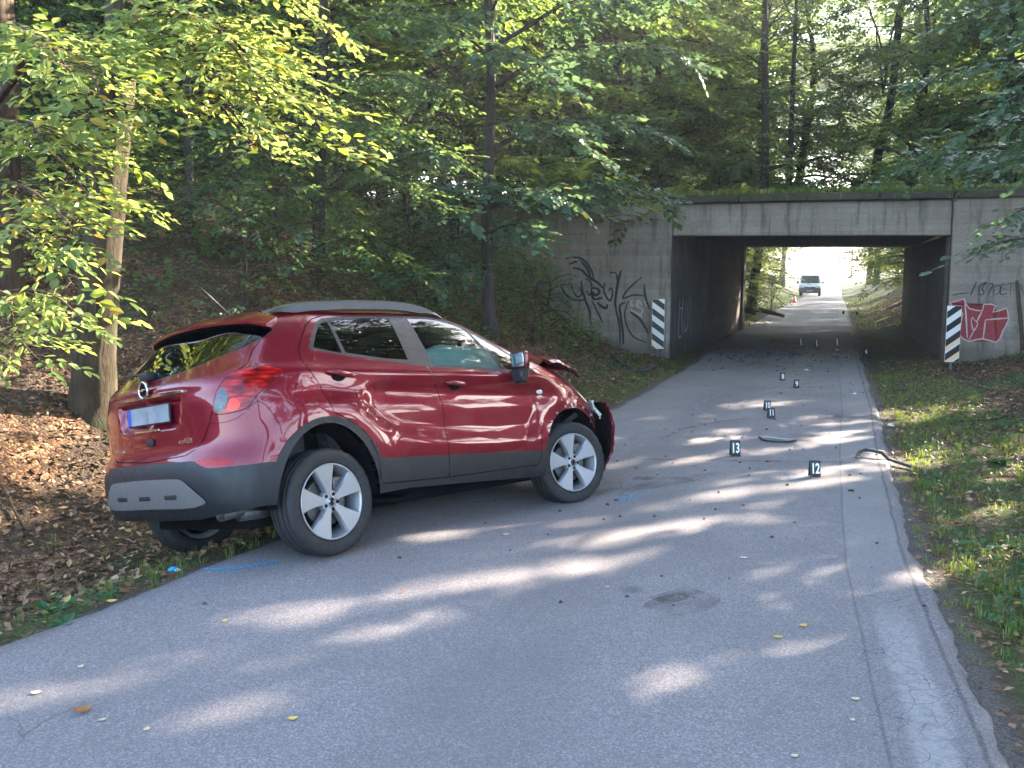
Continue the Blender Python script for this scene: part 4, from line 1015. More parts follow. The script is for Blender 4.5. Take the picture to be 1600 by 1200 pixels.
# ---- wheels
def make_wheel():
    wh = empty('wheel'); wh.parent = CAR
    R0 = .343
    prof = [(.238, .085), (.243, .098), (.262, .106), (.295, .110), (.318, .107), (.330, .099), (.338, .088)]
    tread = []
    for a, d in ((.088, 0), (.072, 0), (.071, .008), (.064, .008), (.063, 0), (.033, 0), (.032, .009), (.024, .009), (.023, 0), (-.023, 0), (-.024, .009), (-.032, .009), (-.033, 0), (-.063, 0), (-.064, .008), (-.071, .008), (-.072, 0), (-.088, 0)):
        tread.append((R0-d-.006*(a/.088)**2, a))
    full = prof+tread[1:]+[(r, -h) for r, h in prof[::-1]][1:]
    full = [(r, -h) for r, h in full]                       # outer face looks towards -y
    V, F = lathe(full, 84, 'Y'); V = np.array(V)
    rr = np.hypot(V[:, 0], V[:, 2]); an = np.arctan2(V[:, 2], V[:, 0]); m = (rr > .322) & (np.abs(V[:, 1]) > .06)
    k = np.where((np.floor(an/(2*PI)*84) % 3 == 0) & m, .986, 1.0); V[:, 0] *= k; V[:, 2] *= k
    link('tyre', pyd('tyre', V, F, True), M['rubber'], wh)
    rim = [(.236, .095), (.243, .101), (.240, .107), (.232, .104), (.228, .092), (.218, .070), (.205, .03), (.205, -.08), (.236, -.095)]
    V, F = lathe([(r, -h) for r, h in rim], 72, 'Y'); rim_o = link('rim', pyd('rim', V, F, True), M['alloy'], wh)
    V, F = lathe([(0, -.03), (.155, -.03), (.158, -.02), (.158, .0), (.0, .0)], 40, 'Y'); link('brake_disc', pyd('brake_disc', V, F, False), M['brake_metal'], wh)
    V, F = lathe([(0, .03), (.205, .03)], 30, 'Y'); link('wheel_back', pyd('wheel_back', V, F), M['dark_void'], wh)
    box('brake_caliper', (.10, -.03, .09), (.10, .06, .12), M['brake_metal'], wh, bevel=.01)
    # five broad spokes
    for q in range(5):
        a = math.radians(100+72*q); bm = bmesh.new()
        out = [(.040, -.022), (.075, -.028), (.12, -.042), (.165, -.060), (.20, -.075), (.226, -.088), (.238, 0), (.226, .088), (.20, .075), (.165, .060), (.12, .042), (.075, .028), (.040, .022)]
        def hy(r): return -.094-.010*min(1, max(0, (r-.05)/.15))+.0
        ca, sa = math.cos(a), math.sin(a)
        def pt(r, t, dy): return (r*ca-t*sa, hy(math.hypot(r, t))+dy, r*sa+t*ca)
        c_r = .15
        vo = [bm.verts.new(pt(r, t, .012)) for r, t in out]                        # bevel foot
        vi = [bm.verts.new(pt(c_r+(r-c_r)*.965, t*.84, 0)) for r, t in out]
        vb = [bm.verts.new(pt(r, t*1.03, .045)) for r, t in out]
        n = len(out); bm.faces.new(vi)
        for k in range(n):
            k2 = (k+1) % n
            f = bm.faces.new((vi[k], vo[k], vo[k2], vi[k2])); bm.faces.new((vo[k], vb[k], vb[k2], vo[k2]))
        link('spoke', bm_mesh('spoke', bm, True, 25), [M['alloy']], rim_o)
    V, F = lathe([(.0, .098), (.026, .098), (.030, .094), (.034, .092), (.066, .090), (.072, .080), (.072, .04)], 40, 'Y'); V = [(v[0], -v[1], v[2]) for v in V]
    link('hub', pyd('hub', V, F, True), M['alloy'], rim_o)
    V, F = lathe([(0, .1005), (.024, .1005), (.026, .097)], 24, 'Y'); V = [(v[0], -v[1], v[2]) for v in V]
    cp = link('hub_cap', pyd('hub_cap', V, F), M['dark_void'], rim_o)
    V, F = lathe([(.019+.003*math.cos(b_), .1005+.003*math.sin(b_)) for b_ in np.linspace(0, 2*PI, 7)[:-1]], 24, 'Y', True); V = [(v[0], -v[1], v[2]) for v in V]
    link('hub_emblem', pyd('hub_emblem', V, F), M['chrome'], rim_o)
    box('hub_emblem', (0, -.102, 0), (.040, .003, .005), M['chrome'], rim_o, rot=Matrix.Rotation(.35, 3, 'Y'))
    for q in range(5):
        a = math.radians(64+72*q)
        V, F = lathe([(0, .0965), (.0105, .0965), (.0115, .093)], 14, 'Y'); V = [(v[0]+.050*math.cos(a), -v[1], v[2]+.050*math.sin(a)) for v in V]
        link('wheel_bolt', pyd('wheel_bolt', V, F), M['dark_void'], rim_o)
    return wh
w0 = make_wheel()
def copy_tree(o, parent):
    c = o.copy(); COL.objects.link(c); c.parent = parent; c.matrix_parent_inverse = Matrix()
    for ch in [x for x in o.children]: copy_tree(ch, c)
    return c
wheels = [w0]+[copy_tree(w0, CAR) for _ in range(3)]
for wobj, (x, y, rot, spin) in zip(wheels, ((0, -.768, 0, 0), (2.555, -.768, -math.radians(15), .02), (0, .768, PI, .3), (2.555, .768, PI-math.radians(15), .5))):
    wobj.location = (x, y, .345 if True else 0); wobj.rotation_euler = (0, spin, rot)
# ---- smashed front end
def crumple(name, pts, mat, parent=CAR, label=None, th=.006, seed=1, amp=.01, sub=5):
    """curved sheet from a grid of points (rows of equal length) with thickness"""
    G = np.array(pts, float); r_, c_ = G.shape[:2]
    u = np.linspace(0, r_-1, (r_-1)*sub+1); v = np.linspace(0, c_-1, (c_-1)*sub+1)
    A = hermite(np.arange(r_), G.reshape(r_, -1), u).reshape(len(u), c_, 3)
    A = hermite(np.arange(c_), A.transpose(1, 0, 2).reshape(c_, -1), v).reshape(len(v), len(u), 3).transpose(1, 0, 2)
    rr = np.random.RandomState(seed); A = A+rr.randn(*A.shape)*amp*.35+amp*np.sin(A[..., [1, 2, 0]]*31+seed)
    h, w_ = A.shape[:2]; n = np.cross(np.gradient(A, axis=0), np.gradient(A, axis=1)); n /= np.linalg.norm(n, axis=2, keepdims=True)+1e-9
    V = np.concatenate([A.reshape(-1, 3), (A-n*th).reshape(-1, 3)]); k = h*w_; F = []
    for i_ in range(h-1):
        for j_ in range(w_-1): a_ = i_*w_+j_; F.append((a_, a_+1, a_+w_+1, a_+w_)); F.append((k+a_, k+a_+w_, k+a_+w_+1, k+a_+1))
    for i_ in range(h-1):
        for j_ in (0, w_-1): a_ = i_*w_+j_; F.append((a_, a_+w_, k+a_+w_, k+a_))
    for j_ in range(w_-1):
        for i_ in (0, h-1): a_ = i_*w_+j_; F.append((a_, a_+1, k+a_+1, k+a_))
    bm = bmesh.new(); vs = [bm.verts.new(q) for q in V]
    for f in F:
        try: bm.faces.new([vs[x] for x in f])
        except ValueError: pass
    o = link(name, bm_mesh(name, bm, True, 50), mat, parent)
    if label: o['label'] = label
    return o
crumple('bonnet', [[(2.30, -.80, 1.195), (2.34, -.4, 1.25), (2.36, 0, 1.27), (2.34, .4, 1.25), (2.30, .80, 1.19)],
                   [(2.46, -.78, 1.205), (2.50, -.4, 1.33), (2.52, 0, 1.36), (2.5, .4, 1.28), (2.44, .78, 1.17)],
                   [(2.62, -.80, 1.150), (2.66, -.4, 1.24), (2.70, 0, 1.26), (2.66, .4, 1.18), (2.6, .76, 1.10)],
                   [(2.76, -.76, 1.105), (2.80, -.4, 1.12), (2.82, 0, 1.12), (2.8, .4, 1.08), (2.72, .72, 1.03)]], M['paint'], label='buckled red bonnet pushed up in a ridge', amp=.012, seed=3)
crumple('bonnet_edge', [[(2.44, -.82, 1.195), (2.55, -.84, 1.165), (2.67, -.84, 1.125), (2.79, -.80, 1.085)], [(2.44, -.84, 1.165), (2.55, -.87, 1.125), (2.67, -.87, 1.085), (2.79, -.83, 1.055)]], M['dark_void'], amp=.006, th=.012)
crumple('bonnet_lip', [[(2.38, -.70, 1.25), (2.50, -.68, 1.255), (2.63, -.66, 1.21), (2.78, -.62, 1.15)], [(2.38, -.80, 1.225), (2.52, -.82, 1.205), (2.65, -.82, 1.160), (2.80, -.78, 1.105)], [(2.40, -.84, 1.195), (2.54, -.86, 1.165), (2.66, -.86, 1.125), (2.80, -.82, 1.085)]], M['paint'], amp=.006, seed=6)
SKIN = [(3.04, .83), (3.11, .76), (3.155, .665), (3.15, .56), (3.14, .46), (3.05, .33), (2.94, .22)]
crumple('bumper_liner', [[(x-.035, -.865, z), (x-.02, -.80, z), (x+.07, -.62, z), (x+.14, -.2, z)] for x, z in SKIN], M['dark_void'], amp=.004, seed=5)
crumple('bumper_skin', [[(x-.02, -.885, z), (x, -.83, z), (x+.09, -.64, z), (x+.16, -.2, z)] for x, z in SKIN], M['paint'], label='torn red bumper skin hanging off the nose', amp=.01, seed=5)
crumple('headlamp', [[(2.88, -.86, .84), (2.93, -.84, .85), (2.98, -.76, .86)], [(2.91, -.875, .77), (2.965, -.85, .77), (3.0, -.76, .78)], [(2.95, -.87, .69), (2.99, -.85, .71), (3.02, -.78, .72)]], M['headlamp'], label='broken headlamp showing its pale housing', amp=.01, seed=8)
rs = np.random.RandomState(12)
bm = bmesh.new()
for k in range(46):
    c = (rs.uniform(2.72, 3.06), rs.uniform(-.72, .72), rs.uniform(.30, 1.0)); s_ = (rs.uniform(.03, .2), rs.uniform(.03, .25), rs.uniform(.02, .14))
    box_bm(bm, (0, 0, 0), s_, 0, 0, Matrix.Rotation(rs.uniform(-1, 1), 3, 'X') @ Matrix.Rotation(rs.uniform(-1, 1), 3, 'Y') @ Matrix.Rotation(rs.uniform(-1, 1), 3, 'Z'))
    bm.verts.ensure_lookup_table()
    for v in bm.verts[-8:]: v.co += Vector(c)
o = link('crash_wreckage', bm_mesh('crash_wreckage', bm), M['dark_debris'], CAR); o['kind'] = 'stuff'
box('radiator', (2.80, 0, .62), (.10, 1.25, .62), M['brake_metal'], CAR)
for k, (x, z) in enumerate([(2.21, .62), (2.27, .70), (2.35, .765), (2.47, .81), (2.60, .82), (2.72, .79), (2.84, .72)]):
    p, nn = surf_x(x, z+.02); V, F = lathe([(0, .010), (.010, .007), (.012, 0)], 10, 'Y'); V = [(v[0]+x, p[1]-.002-v[1], z+v[2]) for v in V]
    link('trim_clip', pyd('trim_clip', V, F), M['alloy'], PARTS[('arch_edge', -1)])
for k, z in enumerate((.46, .56, .66, .76)):
    V, F = lathe([(0, .008), (.012, 0)], 8, 'Y'); V = [(v[0]+3.0, -.735-v[1], z+v[2]) for v in V]; link('trim_clip', pyd('trim_clip', V, F), M['alloy'], CAR)
# ================================================================ vegetation
# sun direction basis: a leaf shades a ground point when both share (a,b)
_sa = np.cross(SUNV, [0, 0, 1.]); _sa /= np.linalg.norm(_sa); _sb = np.cross(_sa, SUNV)
_rk = np.random.RandomState(90)
BEAMS = []                                     # openings cut in the canopy to place the sun patches: (p0, p1, radius) in (a,b)
def beam(p, q, wid):
    p = np.array(p, float); q = np.array(q, float)
    BEAMS.append((np.array([p@_sa, p@_sb]), np.array([q@_sa, q@_sb]), wid, .16 if max(p[2], q[2]) < .3 and p[0] > -2.5 else 0))
def open_to_sun(Pts, margin=0.0):
    a = Pts@_sa; b = Pts@_sb; hit = np.zeros(len(Pts), bool)
    for p, q, wd, kp in BEAMS:
        e = q-p; L = max(1e-6, e@e); t = np.clip(((a-p[0])*e[0]+(b-p[1])*e[1])/L, 0, 1)
        hit |= ((a-p[0]-t*e[0])**2+(b-p[1]-t*e[1])**2 < (wd+margin)**2) & (_rk.rand(len(a)) >= kp)
    return hit
for x0, y0, x1, y1, wd in [[1.77,9.19,3.83,10.02,.39],[2.05,8.27,2.86,8.59,.17],[1.21,6.81,1.81,6.99,.26],[1.62,5.68,1.88,5.77,.13],[2.03,6.32,2.23,6.38,.10],[-.37,5.44,.87,6.02,.18],[.8,4.16,1.66,4.65,.21],[-1.29,3.99,-.34,4.92,.20],[-2.17,3.89,-1.76,4.14,.16],[-1.03,4.98,-.56,5.22,.12],[-.49,6.54,.15,7.17,.14],[1.0,9.06,1.5,9.45,.16],[2.24,5.46,2.6,5.64,.13],[1.34,7.56,2.01,7.78,.14],[2.72,5.83,3.34,6.08,.40],[2.99,6.83,3.4,7.11,.24],[.15,5.52,.39,5.64,.15],[.37,5.16,.58,5.29,.11],[3.41,10.09,3.92,10.17,.16],[1.98,10.09,2.65,10.33,.16],[-1.95,3.47,-1.72,3.59,.11]]:
    beam((x0, y0, .03), (x1, y1, .03), .03+wd*.12)
rb = np.random.RandomState(21)
for _ in range(26):                            # small broken flecks over the whole lane
    y = rb.uniform(3.3, 13); x = rb.uniform(float(XL(y))+.2, float(XR(y))); beam((x, y, .03), (x+rb.uniform(.05, .35), y+rb.uniform(.03, .22), .03), rb.uniform(.01, .04))
for _ in range(60):                            # flecks on the left bank and on the right verge
    if rb.rand() < .75: x = rb.uniform(-6.5, -2.9); y = rb.uniform(5.4, 10.5)
    else: x = rb.uniform(3.2, 6); y = rb.uniform(5, 13)
    z = float(ground_h(x, y)); beam((x, y, z), (x+rb.uniform(.1, .6), y+rb.uniform(.1, .4), z), rb.uniform(.10, .30))
for _ in range(34):                            # the lit left-hand foliage and stems
    y = rb.uniform(5.6, 8.6); u = rb.uniform(20, 530); v = rb.uniform(20, 540)
    if v > 320+.2*(270-u) and u > 300: continue
    x = (u-800)/1500*y; z = 1.83+(420-v)/1500*y; beam((x, y, z), (x+rb.uniform(-.2, .2), y, z+rb.uniform(-.2, .2)), rb.uniform(.25, .5))
for u, v in ((430, 150), (480, 210), (380, 110), (300, 130), (500, 250), (100, 260), (60, 180), (150, 330), (330, 200), (60, 420)):
    y = 6.8; x = (u-800)/1500*y; z = 1.83+(420-v)/1500*y; beam((x, y, z), (x+.2, y, z-.1), .62)
beam((-3.75, 8.85, .8), (-3.4, 8.85, 4.2), .30)
beam((7.6, 29.5, .05), (10.5, 30.2, .05), .10); beam((6.6, 28.5, .3), (7.1, 29.5, 1.6), .16)
beam((-1.9, 7.4, 1.0), (-1.7, 7.4, 1.4), .12)

# leaf shapes: columns verts; near leaves are ovate and folded, far ones are rhombi folded on the midrib
def leaf_tri(kind):
    if kind == 'near':
        V = np.array([[0, 0, 0], [.30, .26, .05], [.62, .27, .05], [1.0, 0, -.08], [.62, -.27, .05], [.30, -.26, .05]]); F = np.array([[0, 1, 2], [0, 2, 3], [0, 3, 4], [0, 4, 5]])
    elif kind == 'maple':
        V = np.array([[0, 0, 0], [.22, .42, .03], [.62, .34, .02], [1.0, 0, -.08], [.62, -.34, .02], [.22, -.42, .03]]); F = np.array([[0, 1, 2], [0, 2, 3], [0, 3, 4], [0, 4, 5]])
    else:
        V = np.array([[0, 0, 0], [.5, .27, .04], [1.0, 0, -.05], [.5, -.27, .04]]); F = np.array([[0, 1, 2], [0, 2, 3]])
    return V, F
def rot_from(heading, pitch, roll):
    ch, sh = np.cos(heading), np.sin(heading); cp, sp_ = np.cos(pitch), np.sin(pitch); cr, sr = np.cos(roll), np.sin(roll)
    R = np.zeros(np.shape(heading)+(3, 3))
    # x axis (leaf direction)
    R[..., 0, 0] = ch*cp; R[..., 1, 0] = sh*cp; R[..., 2, 0] = sp_
    R[..., 0, 1] = -sh*cr-ch*sp_*sr; R[..., 1, 1] = ch*cr-sh*sp_*sr; R[..., 2, 1] = cp*sr
    R[..., 0, 2] = sh*sr-ch*sp_*cr; R[..., 1, 2] = -ch*sr-sh*sp_*cr; R[..., 2, 2] = cp*cr
    return R
def spray_template(rng, n, length, leaf):
    """flat twig with alternate leaves: origins, rotations, sizes"""
    q = np.linspace(.12, 1, n); o = np.stack([q*length, np.zeros(n), -.10*length*q*q], 1)
    side = np.where(np.arange(n) % 2 == 0, 1, -1); o[:, 1] += side*.004
    hd = side*(1.0-.45*q)+rng.normal(0, .18, n); hd[-1] = rng.normal(0, .1)
    R = rot_from(hd, rng.normal(-.10, .16, n), rng.normal(0, .28, n)); s = leaf*(1-.35*np.abs(q-.55))*rng.uniform(.8, 1.15, n)
    return o, R, s
def leaves_mesh(name, origins, Rs, sizes, kind):
    V0, F0 = leaf_tri(kind); n = len(origins)
    V = np.einsum('nij,kj->nki', Rs, V0)*sizes[:, None, None]+origins[:, None, :]
    F = (np.arange(n)*len(V0))[:, None, None]+F0[None]
    return big_mesh(name, V.reshape(-1, 3), F.reshape(-1, 3), False)
def sprays_to_leaves(rng, pos, head, pitch, roll, n, length, leaf, scale=None):
    m = len(pos); temps = [spray_template(rng, n, length, leaf) for _ in range(7)]
    pick = rng.randint(0, 7, m); R = rot_from(head, pitch, roll); sc = rng.uniform(.75, 1.25, m) if scale is None else scale
    O = np.stack([t[0] for t in temps])[pick]; RR = np.stack([t[1] for t in temps])[pick]; S = np.stack([t[2] for t in temps])[pick]
    O = np.einsum('mij,mkj->mki', R, O)*sc[:, None, None]+pos[:, None, :]; RR = np.einsum('mij,mkjl->mkil', R, RR); S = S*sc[:, None]
    return O.reshape(-1, 3), RR.reshape(-1, 3, 3), S.reshape(-1)
def bough_path(p0, az, L, up, droop, rng, n=6):
    q = np.linspace(0, 1, n); wob = rng.normal(0, .05*L, (n, 2))*q[:, None]
    dx = math.cos(az); dy = math.sin(az)
    return np.stack([p0[0]+dx*L*q-dy*wob[:, 0], p0[1]+dy*L*q+dx*wob[:, 0], p0[2]+up*L*q-droop*L*q**2+wob[:, 1]*.5], 1)
def grow(seed, h, r0, f0, spread, nb, leafn, leaf, kind, spray_len=.5, lean=(0, 0), side=None, droop=.35, wig=.15, shape='round', per=1.0, trunk_n=9, fork=None, limbs=True, flat=1.0):
    """returns trunk mesh arrays (V,F) and leaf arrays (O,R,S) for a tree at the origin"""
    rng = np.random.RandomState(seed)
    q = np.linspace(0, 1, 14); path = np.stack([lean[0]*h*q+wig*np.sin(q*5+seed)*q, lean[1]*h*q+wig*np.cos(q*4+seed*2)*q, h*q], 1)
    rad = r0*(1-q*.80)*(1+.55*np.exp(-q*h/.35))
    V, F = tube_arrays(path, rad, trunk_n); V = list(V); F = list(F)
    pos = []; hd = []
    def addtube(pth, rd, n=5):
        v, f = tube_arrays(pth, rd, n); b = len(V); V.extend(v); F.extend([tuple(i_+b for i_ in ff) for ff in f])
    for k in range(nb):
        fz = f0+(1-f0)*(k+rng.rand())/nb; fz = min(fz, .985)
        p0 = np.array([np.interp(fz, q, path[:, c]) for c in range(3)]); qq = (fz-f0)/(1-f0)
        prof = {'round': math.sin(PI*min(.97, .18+.8*qq))**.7, 'cone': 1-.75*qq, 'low': 1-.35*qq}[shape]
        az = k*2.399+rng.normal(0, .6) if side is None else side[0]+rng.uniform(-side[1], side[1])
        L = spread*prof*rng.uniform(.75, 1.15); up = rng.uniform(.15, .55)+.5*qq
        bp = bough_path(p0, az, L, up, droop*rng.uniform(.7, 1.4), rng)
        r_b = max(.012, .38*np.interp(fz, q, rad)); 
        if limbs: addtube(bp, np.linspace(r_b, .006, len(bp)), 5)
        ntw = max(3, int(L*3.2*per))
        for j in range(ntw):
            tq = rng.uniform(.22, 1.0); pb = np.array([np.interp(tq, np.linspace(0, 1, len(bp)), bp[:, c]) for c in range(3)])
            a2 = az+rng.choice([-1, 1])*rng.uniform(.35, 1.25); L2 = L*.42*(1.15-tq*.7)*rng.uniform(.5, 1.2)
            tp = bough_path(pb, a2, L2, rng.uniform(-.1, .3), .3, rng, 4)
            if limbs and L2 > .35 and rng.rand() < .6: addtube(tp, np.linspace(.010, .003, 4), 3)
            ns = max(2, int(L2/.16))
            for t_ in np.linspace(.15, 1, ns):
                pp = np.array([np.interp(t_, np.linspace(0, 1, 4), tp[:, c]) for c in range(3)])
                pos.append(pp+rng.normal(0, .04, 3)); hd.append(a2+rng.choice([-1, 1])*rng.uniform(.1, 1.0))
    pos = np.array(pos); hd = np.array(hd); m = len(pos)
    O, R, S = sprays_to_leaves(rng, pos, hd, rng.normal(-.12, .22*flat, m), rng.normal(0, .30*flat, m), leafn, spray_len, leaf)
    return (np.array(V), F), (O, R, S)
def keep_leaves(L, k): return (L[0][k], L[1][k], L[2][k])
def put_tree(name, label, cat, wood, leaves, loc, lmat, bark, kind, group=None, rz=0, scale=1.0, carve=False, part='crown', cull=None):
    e = empty(name, loc, (0, 0, rz), label, cat, group); e.scale = (scale,)*3
    if wood is not None:
        if isinstance(wood, bpy.types.Mesh): w_ = bpy.data.objects.new('trunk', wood); COL.objects.link(w_); w_.parent = e
        else: link('trunk', pyd('trunk', wood[0], wood[1], True), bark, e)
    if isinstance(leaves, bpy.types.Mesh): c_ = bpy.data.objects.new(part, leaves); COL.objects.link(c_); c_.parent = e
    else:
        if carve:
            W_ = (leaves[0]+leaves[1][:, :, 0]*leaves[2][:, None]*.5)*scale; c, s = math.cos(rz), math.sin(rz)
            W_ = np.stack([W_[:, 0]*c-W_[:, 1]*s+loc[0], W_[:, 0]*s+W_[:, 1]*c+loc[1], W_[:, 2]+loc[2]], 1)
            leaves = keep_leaves(leaves, ~open_to_sun(W_, leaves[2]*scale*.30))
            if cull is not None: pass
        link(part, leaves_mesh(part, *leaves, kind), lmat, e)
    return e
def ridge(V, n, rng, amp):
    k = len(V)//n; off = np.tile(rng.normal(0, amp, n), k); c = np.repeat(V.reshape(k, n, 3).mean(1), n, 0); d = V-c; L = np.linalg.norm(d, axis=1, keepdims=True)+1e-9
    return V+d/L*(off+rng.normal(0, amp*.35, len(V)))[:, None]
def gz(x, y):
    d = (x-FACE_A[0])*FACE_N[0]+(y-FACE_A[1])*FACE_N[1]
    if .4 < d < 13 and not (XL(y)-1.2 < x < XR(y)+1.2 and y > 29.5): return 3.22+min(1.0, .035*max(0, d-1.5)) if d < 11 else 3.2+.035*d-(d-10.5)*.62
    return float(ground_h(np.array([x]), np.array([y]))[0])
def at_px(u, Y): return (u-800)/1500*Y

# ---- shared crowns for the background woods
LIB = []; RAW = []
for sd, (h, sp_, nb, shp) in enumerate([(14, 4.4, 54, 'round'), (12, 3.8, 50, 'round'), (16, 4.8, 58, 'round'), (9, 3.4, 40, 'low'), (15, 4.0, 54, 'low'), (17, 5.0, 46, 'round')]):
    wd, lv = grow(100+sd, h, .16, .36 if sd == 5 else .10, sp_, nb, 9, .19, 'far', .62, per=.95, shape=shp, droop=.5, wig=.5, lean=(.02*(-1)**sd, .015))
    wm = pyd('trunk', wd[0], wd[1], True); wm.materials.append(M['bark_dark'])
    lm = leaves_mesh('crown', *lv, 'far'); lm.materials.append(M['leaf_far'])
    wm2 = wm.copy(); lm2 = lm.copy(); lm2.materials.clear(); lm2.materials.append(M['leaf_hornbeam'])
    LIB.append((wm, lm, lm2)); RAW.append((wd, lv))
N_T = [0]
def lib_tree(x, y, k, label, group, scale=1.0, mat=0, rz=None, name='forest_tree', dz=-.1):
    N_T[0] += 1
    if group == GB and x > 12 and y < 36:
        return put_tree(name, label, 'tree', RAW[k][0], RAW[k][1], (x, y, gz(x, y)+dz), M['leaf_far'], M['bark_dark'], 'far', group, N_T[0]*1.7, scale, carve=True)
    return put_tree(name, label, 'tree', LIB[k][0], LIB[k][1+mat], (x, y, gz(x, y)+dz), None, None, 'far', group, rz if rz is not None else N_T[0]*1.7, scale)
GB = 'trees growing on the embankment behind the bridge'; GL = 'dark trees crowding the left bank'; GR = 'added unseen trees on the right hand bank'; GF = 'trees beyond the underpass'

SH = []
for sd, (h, sp_, nb) in enumerate([(2.6, 1.5, 22), (3.4, 1.8, 26), (2.0, 1.4, 18)]):
    wd, lv = grow(600+sd, h, .022, .05, sp_, nb, 8, .095, 'far', .36, per=1.7, shape='round', droop=.4, wig=.1, trunk_n=6)
    wm = pyd('stem', wd[0], wd[1], True); wm.materials.append(M['bark_dark'])
    lm = leaves_mesh('foliage', *lv, 'far'); lm.materials.append(M['leaf_hornbeam']); lm2 = lm.copy(); lm2.materials.clear(); lm2.materials.append(M['leaf_maple']); lm3 = lm.copy(); lm3.materials.clear(); lm3.materials.append(M['leaf_sunny']); SH.append((wm, lm, lm2, lm3))
def bush(x, y, k, label, scale=1.0, mat=0, group='undergrowth bushes in the left wood'):
    N_T[0] += 1
    e = empty('bush', (x, y, gz(x, y)-.08), (0, 0, N_T[0]*2.1), label, 'bush', group); e.scale = (scale,)*3
    for nm, me_ in (('stem', SH[k][0]), ('foliage', SH[k][1+mat])): o = bpy.data.objects.new(nm, me_); COL.objects.link(o); o.parent = e
def single_leaf_mat():
    t = NT('leaf_linden_single'); r = t.n('ShaderNodeObjectInfo').outputs['Random']
    col = t.ramp(r, [(0, (.07, .13, .025)), (.4, (.11, .18, .03)), (.8, (.15, .21, .035)), (.97, (.40, .26, .03))])
    d = t.bsdf(col, .42, 0, .4); tb = t.n('ShaderNodeBsdfTranslucent'); t.l(t.mix(.6, col, (.36, .44, .04)), tb.inputs[0])
    mx = t.n('ShaderNodeMixShader'); mx.inputs[0].default_value = .5; t.l(d, mx.inputs[1]); t.l(tb.outputs[0], mx.inputs[2]); M['leaf_single'] = t.done(mx.outputs[0])
single_leaf_mat()
def W3(u, v, Y): return np.array([(u-800)/1500*Y, Y, 1.83+(420-v)/1500*Y])
def bough_tree(name, label, seed, trunk, tr, boughs, leaf, n, slen, kind, lmat, bark, singles=0, dens=1.0, group=None, cat='tree', flatness=1.0, carve=False):
    """tree whose limbs run between given world points"""
    rng = np.random.RandomState(seed); base = np.array(trunk[0], float)
    tp = np.array(trunk, float); q = np.linspace(0, len(tp)-1, 70); tp = hermite(np.arange(len(tp)), tp, q)
    hh = np.concatenate([[0], np.cumsum(np.linalg.norm(np.diff(tp, axis=0), axis=1))]); rad = np.interp(hh, [0, .25, .8, hh[-1]], [tr*1.9, tr*1.22, tr, tr*.35])
    V, F = tube_arrays(tp-base, rad, 40); V = np.array(V)
    V = list(ridge(V, 40, rng, .045*tr)); F = list(F); pos = []; hd = []; sc = []
    def addtube(pth, rd, k=6):
        v, f = tube_arrays(np.array(pth)-base, rd, k); b = len(V); V.extend(v); F.extend([tuple(i_+b for i_ in ff) for ff in f])
    for bi, (a, b) in enumerate(boughs):
        a = np.array(a, float); b = np.array(b, float); d = b-a; L = np.linalg.norm(d); qn = np.linspace(0, 1, 10)
        pth = a+d*qn[:, None]; pth[:, 2] += .16*L*np.sin(PI*qn*.9); pth[:, :2] += np.cumsum(rng.normal(0, .012*L, (10, 2)), 0)
        addtube(pth, np.linspace(max(.012, .022*L*.6), .004, 10))
        az = math.atan2(d[1], d[0]); k = int(L/.11*dens)
        for j in range(k):
            t_ = .18+.82*(j+rng.rand())/k; pb = np.array([np.interp(t_, qn, pth[:, c]) for c in range(3)])
            sd = 1 if j % 2 else -1; a2 = az+sd*rng.uniform(.45, 1.2); L2 = rng.uniform(.25, .75)*L*.33*(1.25-t_)
            tw = bough_path(pb, a2, L2, rng.uniform(-.15, .25), .25, rng, 4); addtube(tw, np.linspace(.006, .002, 4), 3)
            ns = max(1, int(L2/.13))
            for s_ in np.linspace(.2, 1, ns):
                pos.append([np.interp(s_, np.linspace(0, 1, 4), tw[:, c]) for c in range(3)]); hd.append(a2+rng.normal(0, .55)); sc.append(1)
        pos.append(pth[-1]); hd.append(az); sc.append(1)
    pos = np.array(pos)-base; hd = np.array(hd); m = len(pos)
    O, R, S = sprays_to_leaves(rng, pos, hd, rng.normal(-.22, .22*flatness, m), rng.normal(0, .28*flatness, m), n, slen, leaf)
    if carve: kk_ = ~open_to_sun(O+base); O, R, S = O[kk_], R[kk_], S[kk_]
    e = empty(name, tuple(base), (0, 0, 0), label, cat, group)
    link('trunk', pyd('trunk', V, F, True), bark, e)
    if singles:
        W_ = O+base; u = 800+1500*W_[:, 0]/W_[:, 1]; v = 420-1500*(W_[:, 2]-1.83)/W_[:, 1]
        size = S/W_[:, 1]*((u > 0) & (u < 1600) & (v > 0) & (v < 1200)); o_ = np.argsort(-size)[:singles]
        sel = np.zeros(len(O), bool); sel[o_] = True
        V0, F0 = leaf_tri(kind); lme = pyd('leaf', V0, F0); lme.materials.append(M['leaf_single'])
        for k in o_:
            lo = bpy.data.objects.new('leaf', lme); COL.objects.link(lo); lo.parent = e
            Mx = Matrix([[*(R[k][r_]*S[k]), O[k][r_]] for r_ in range(3)]+[[0, 0, 0, 1]]); lo.matrix_local = Mx
        O, R, S = O[~sel], R[~sel], S[~sel]
    cr = link('crown', leaves_mesh('crown', O, R, S, kind), lmat, e)
    return e
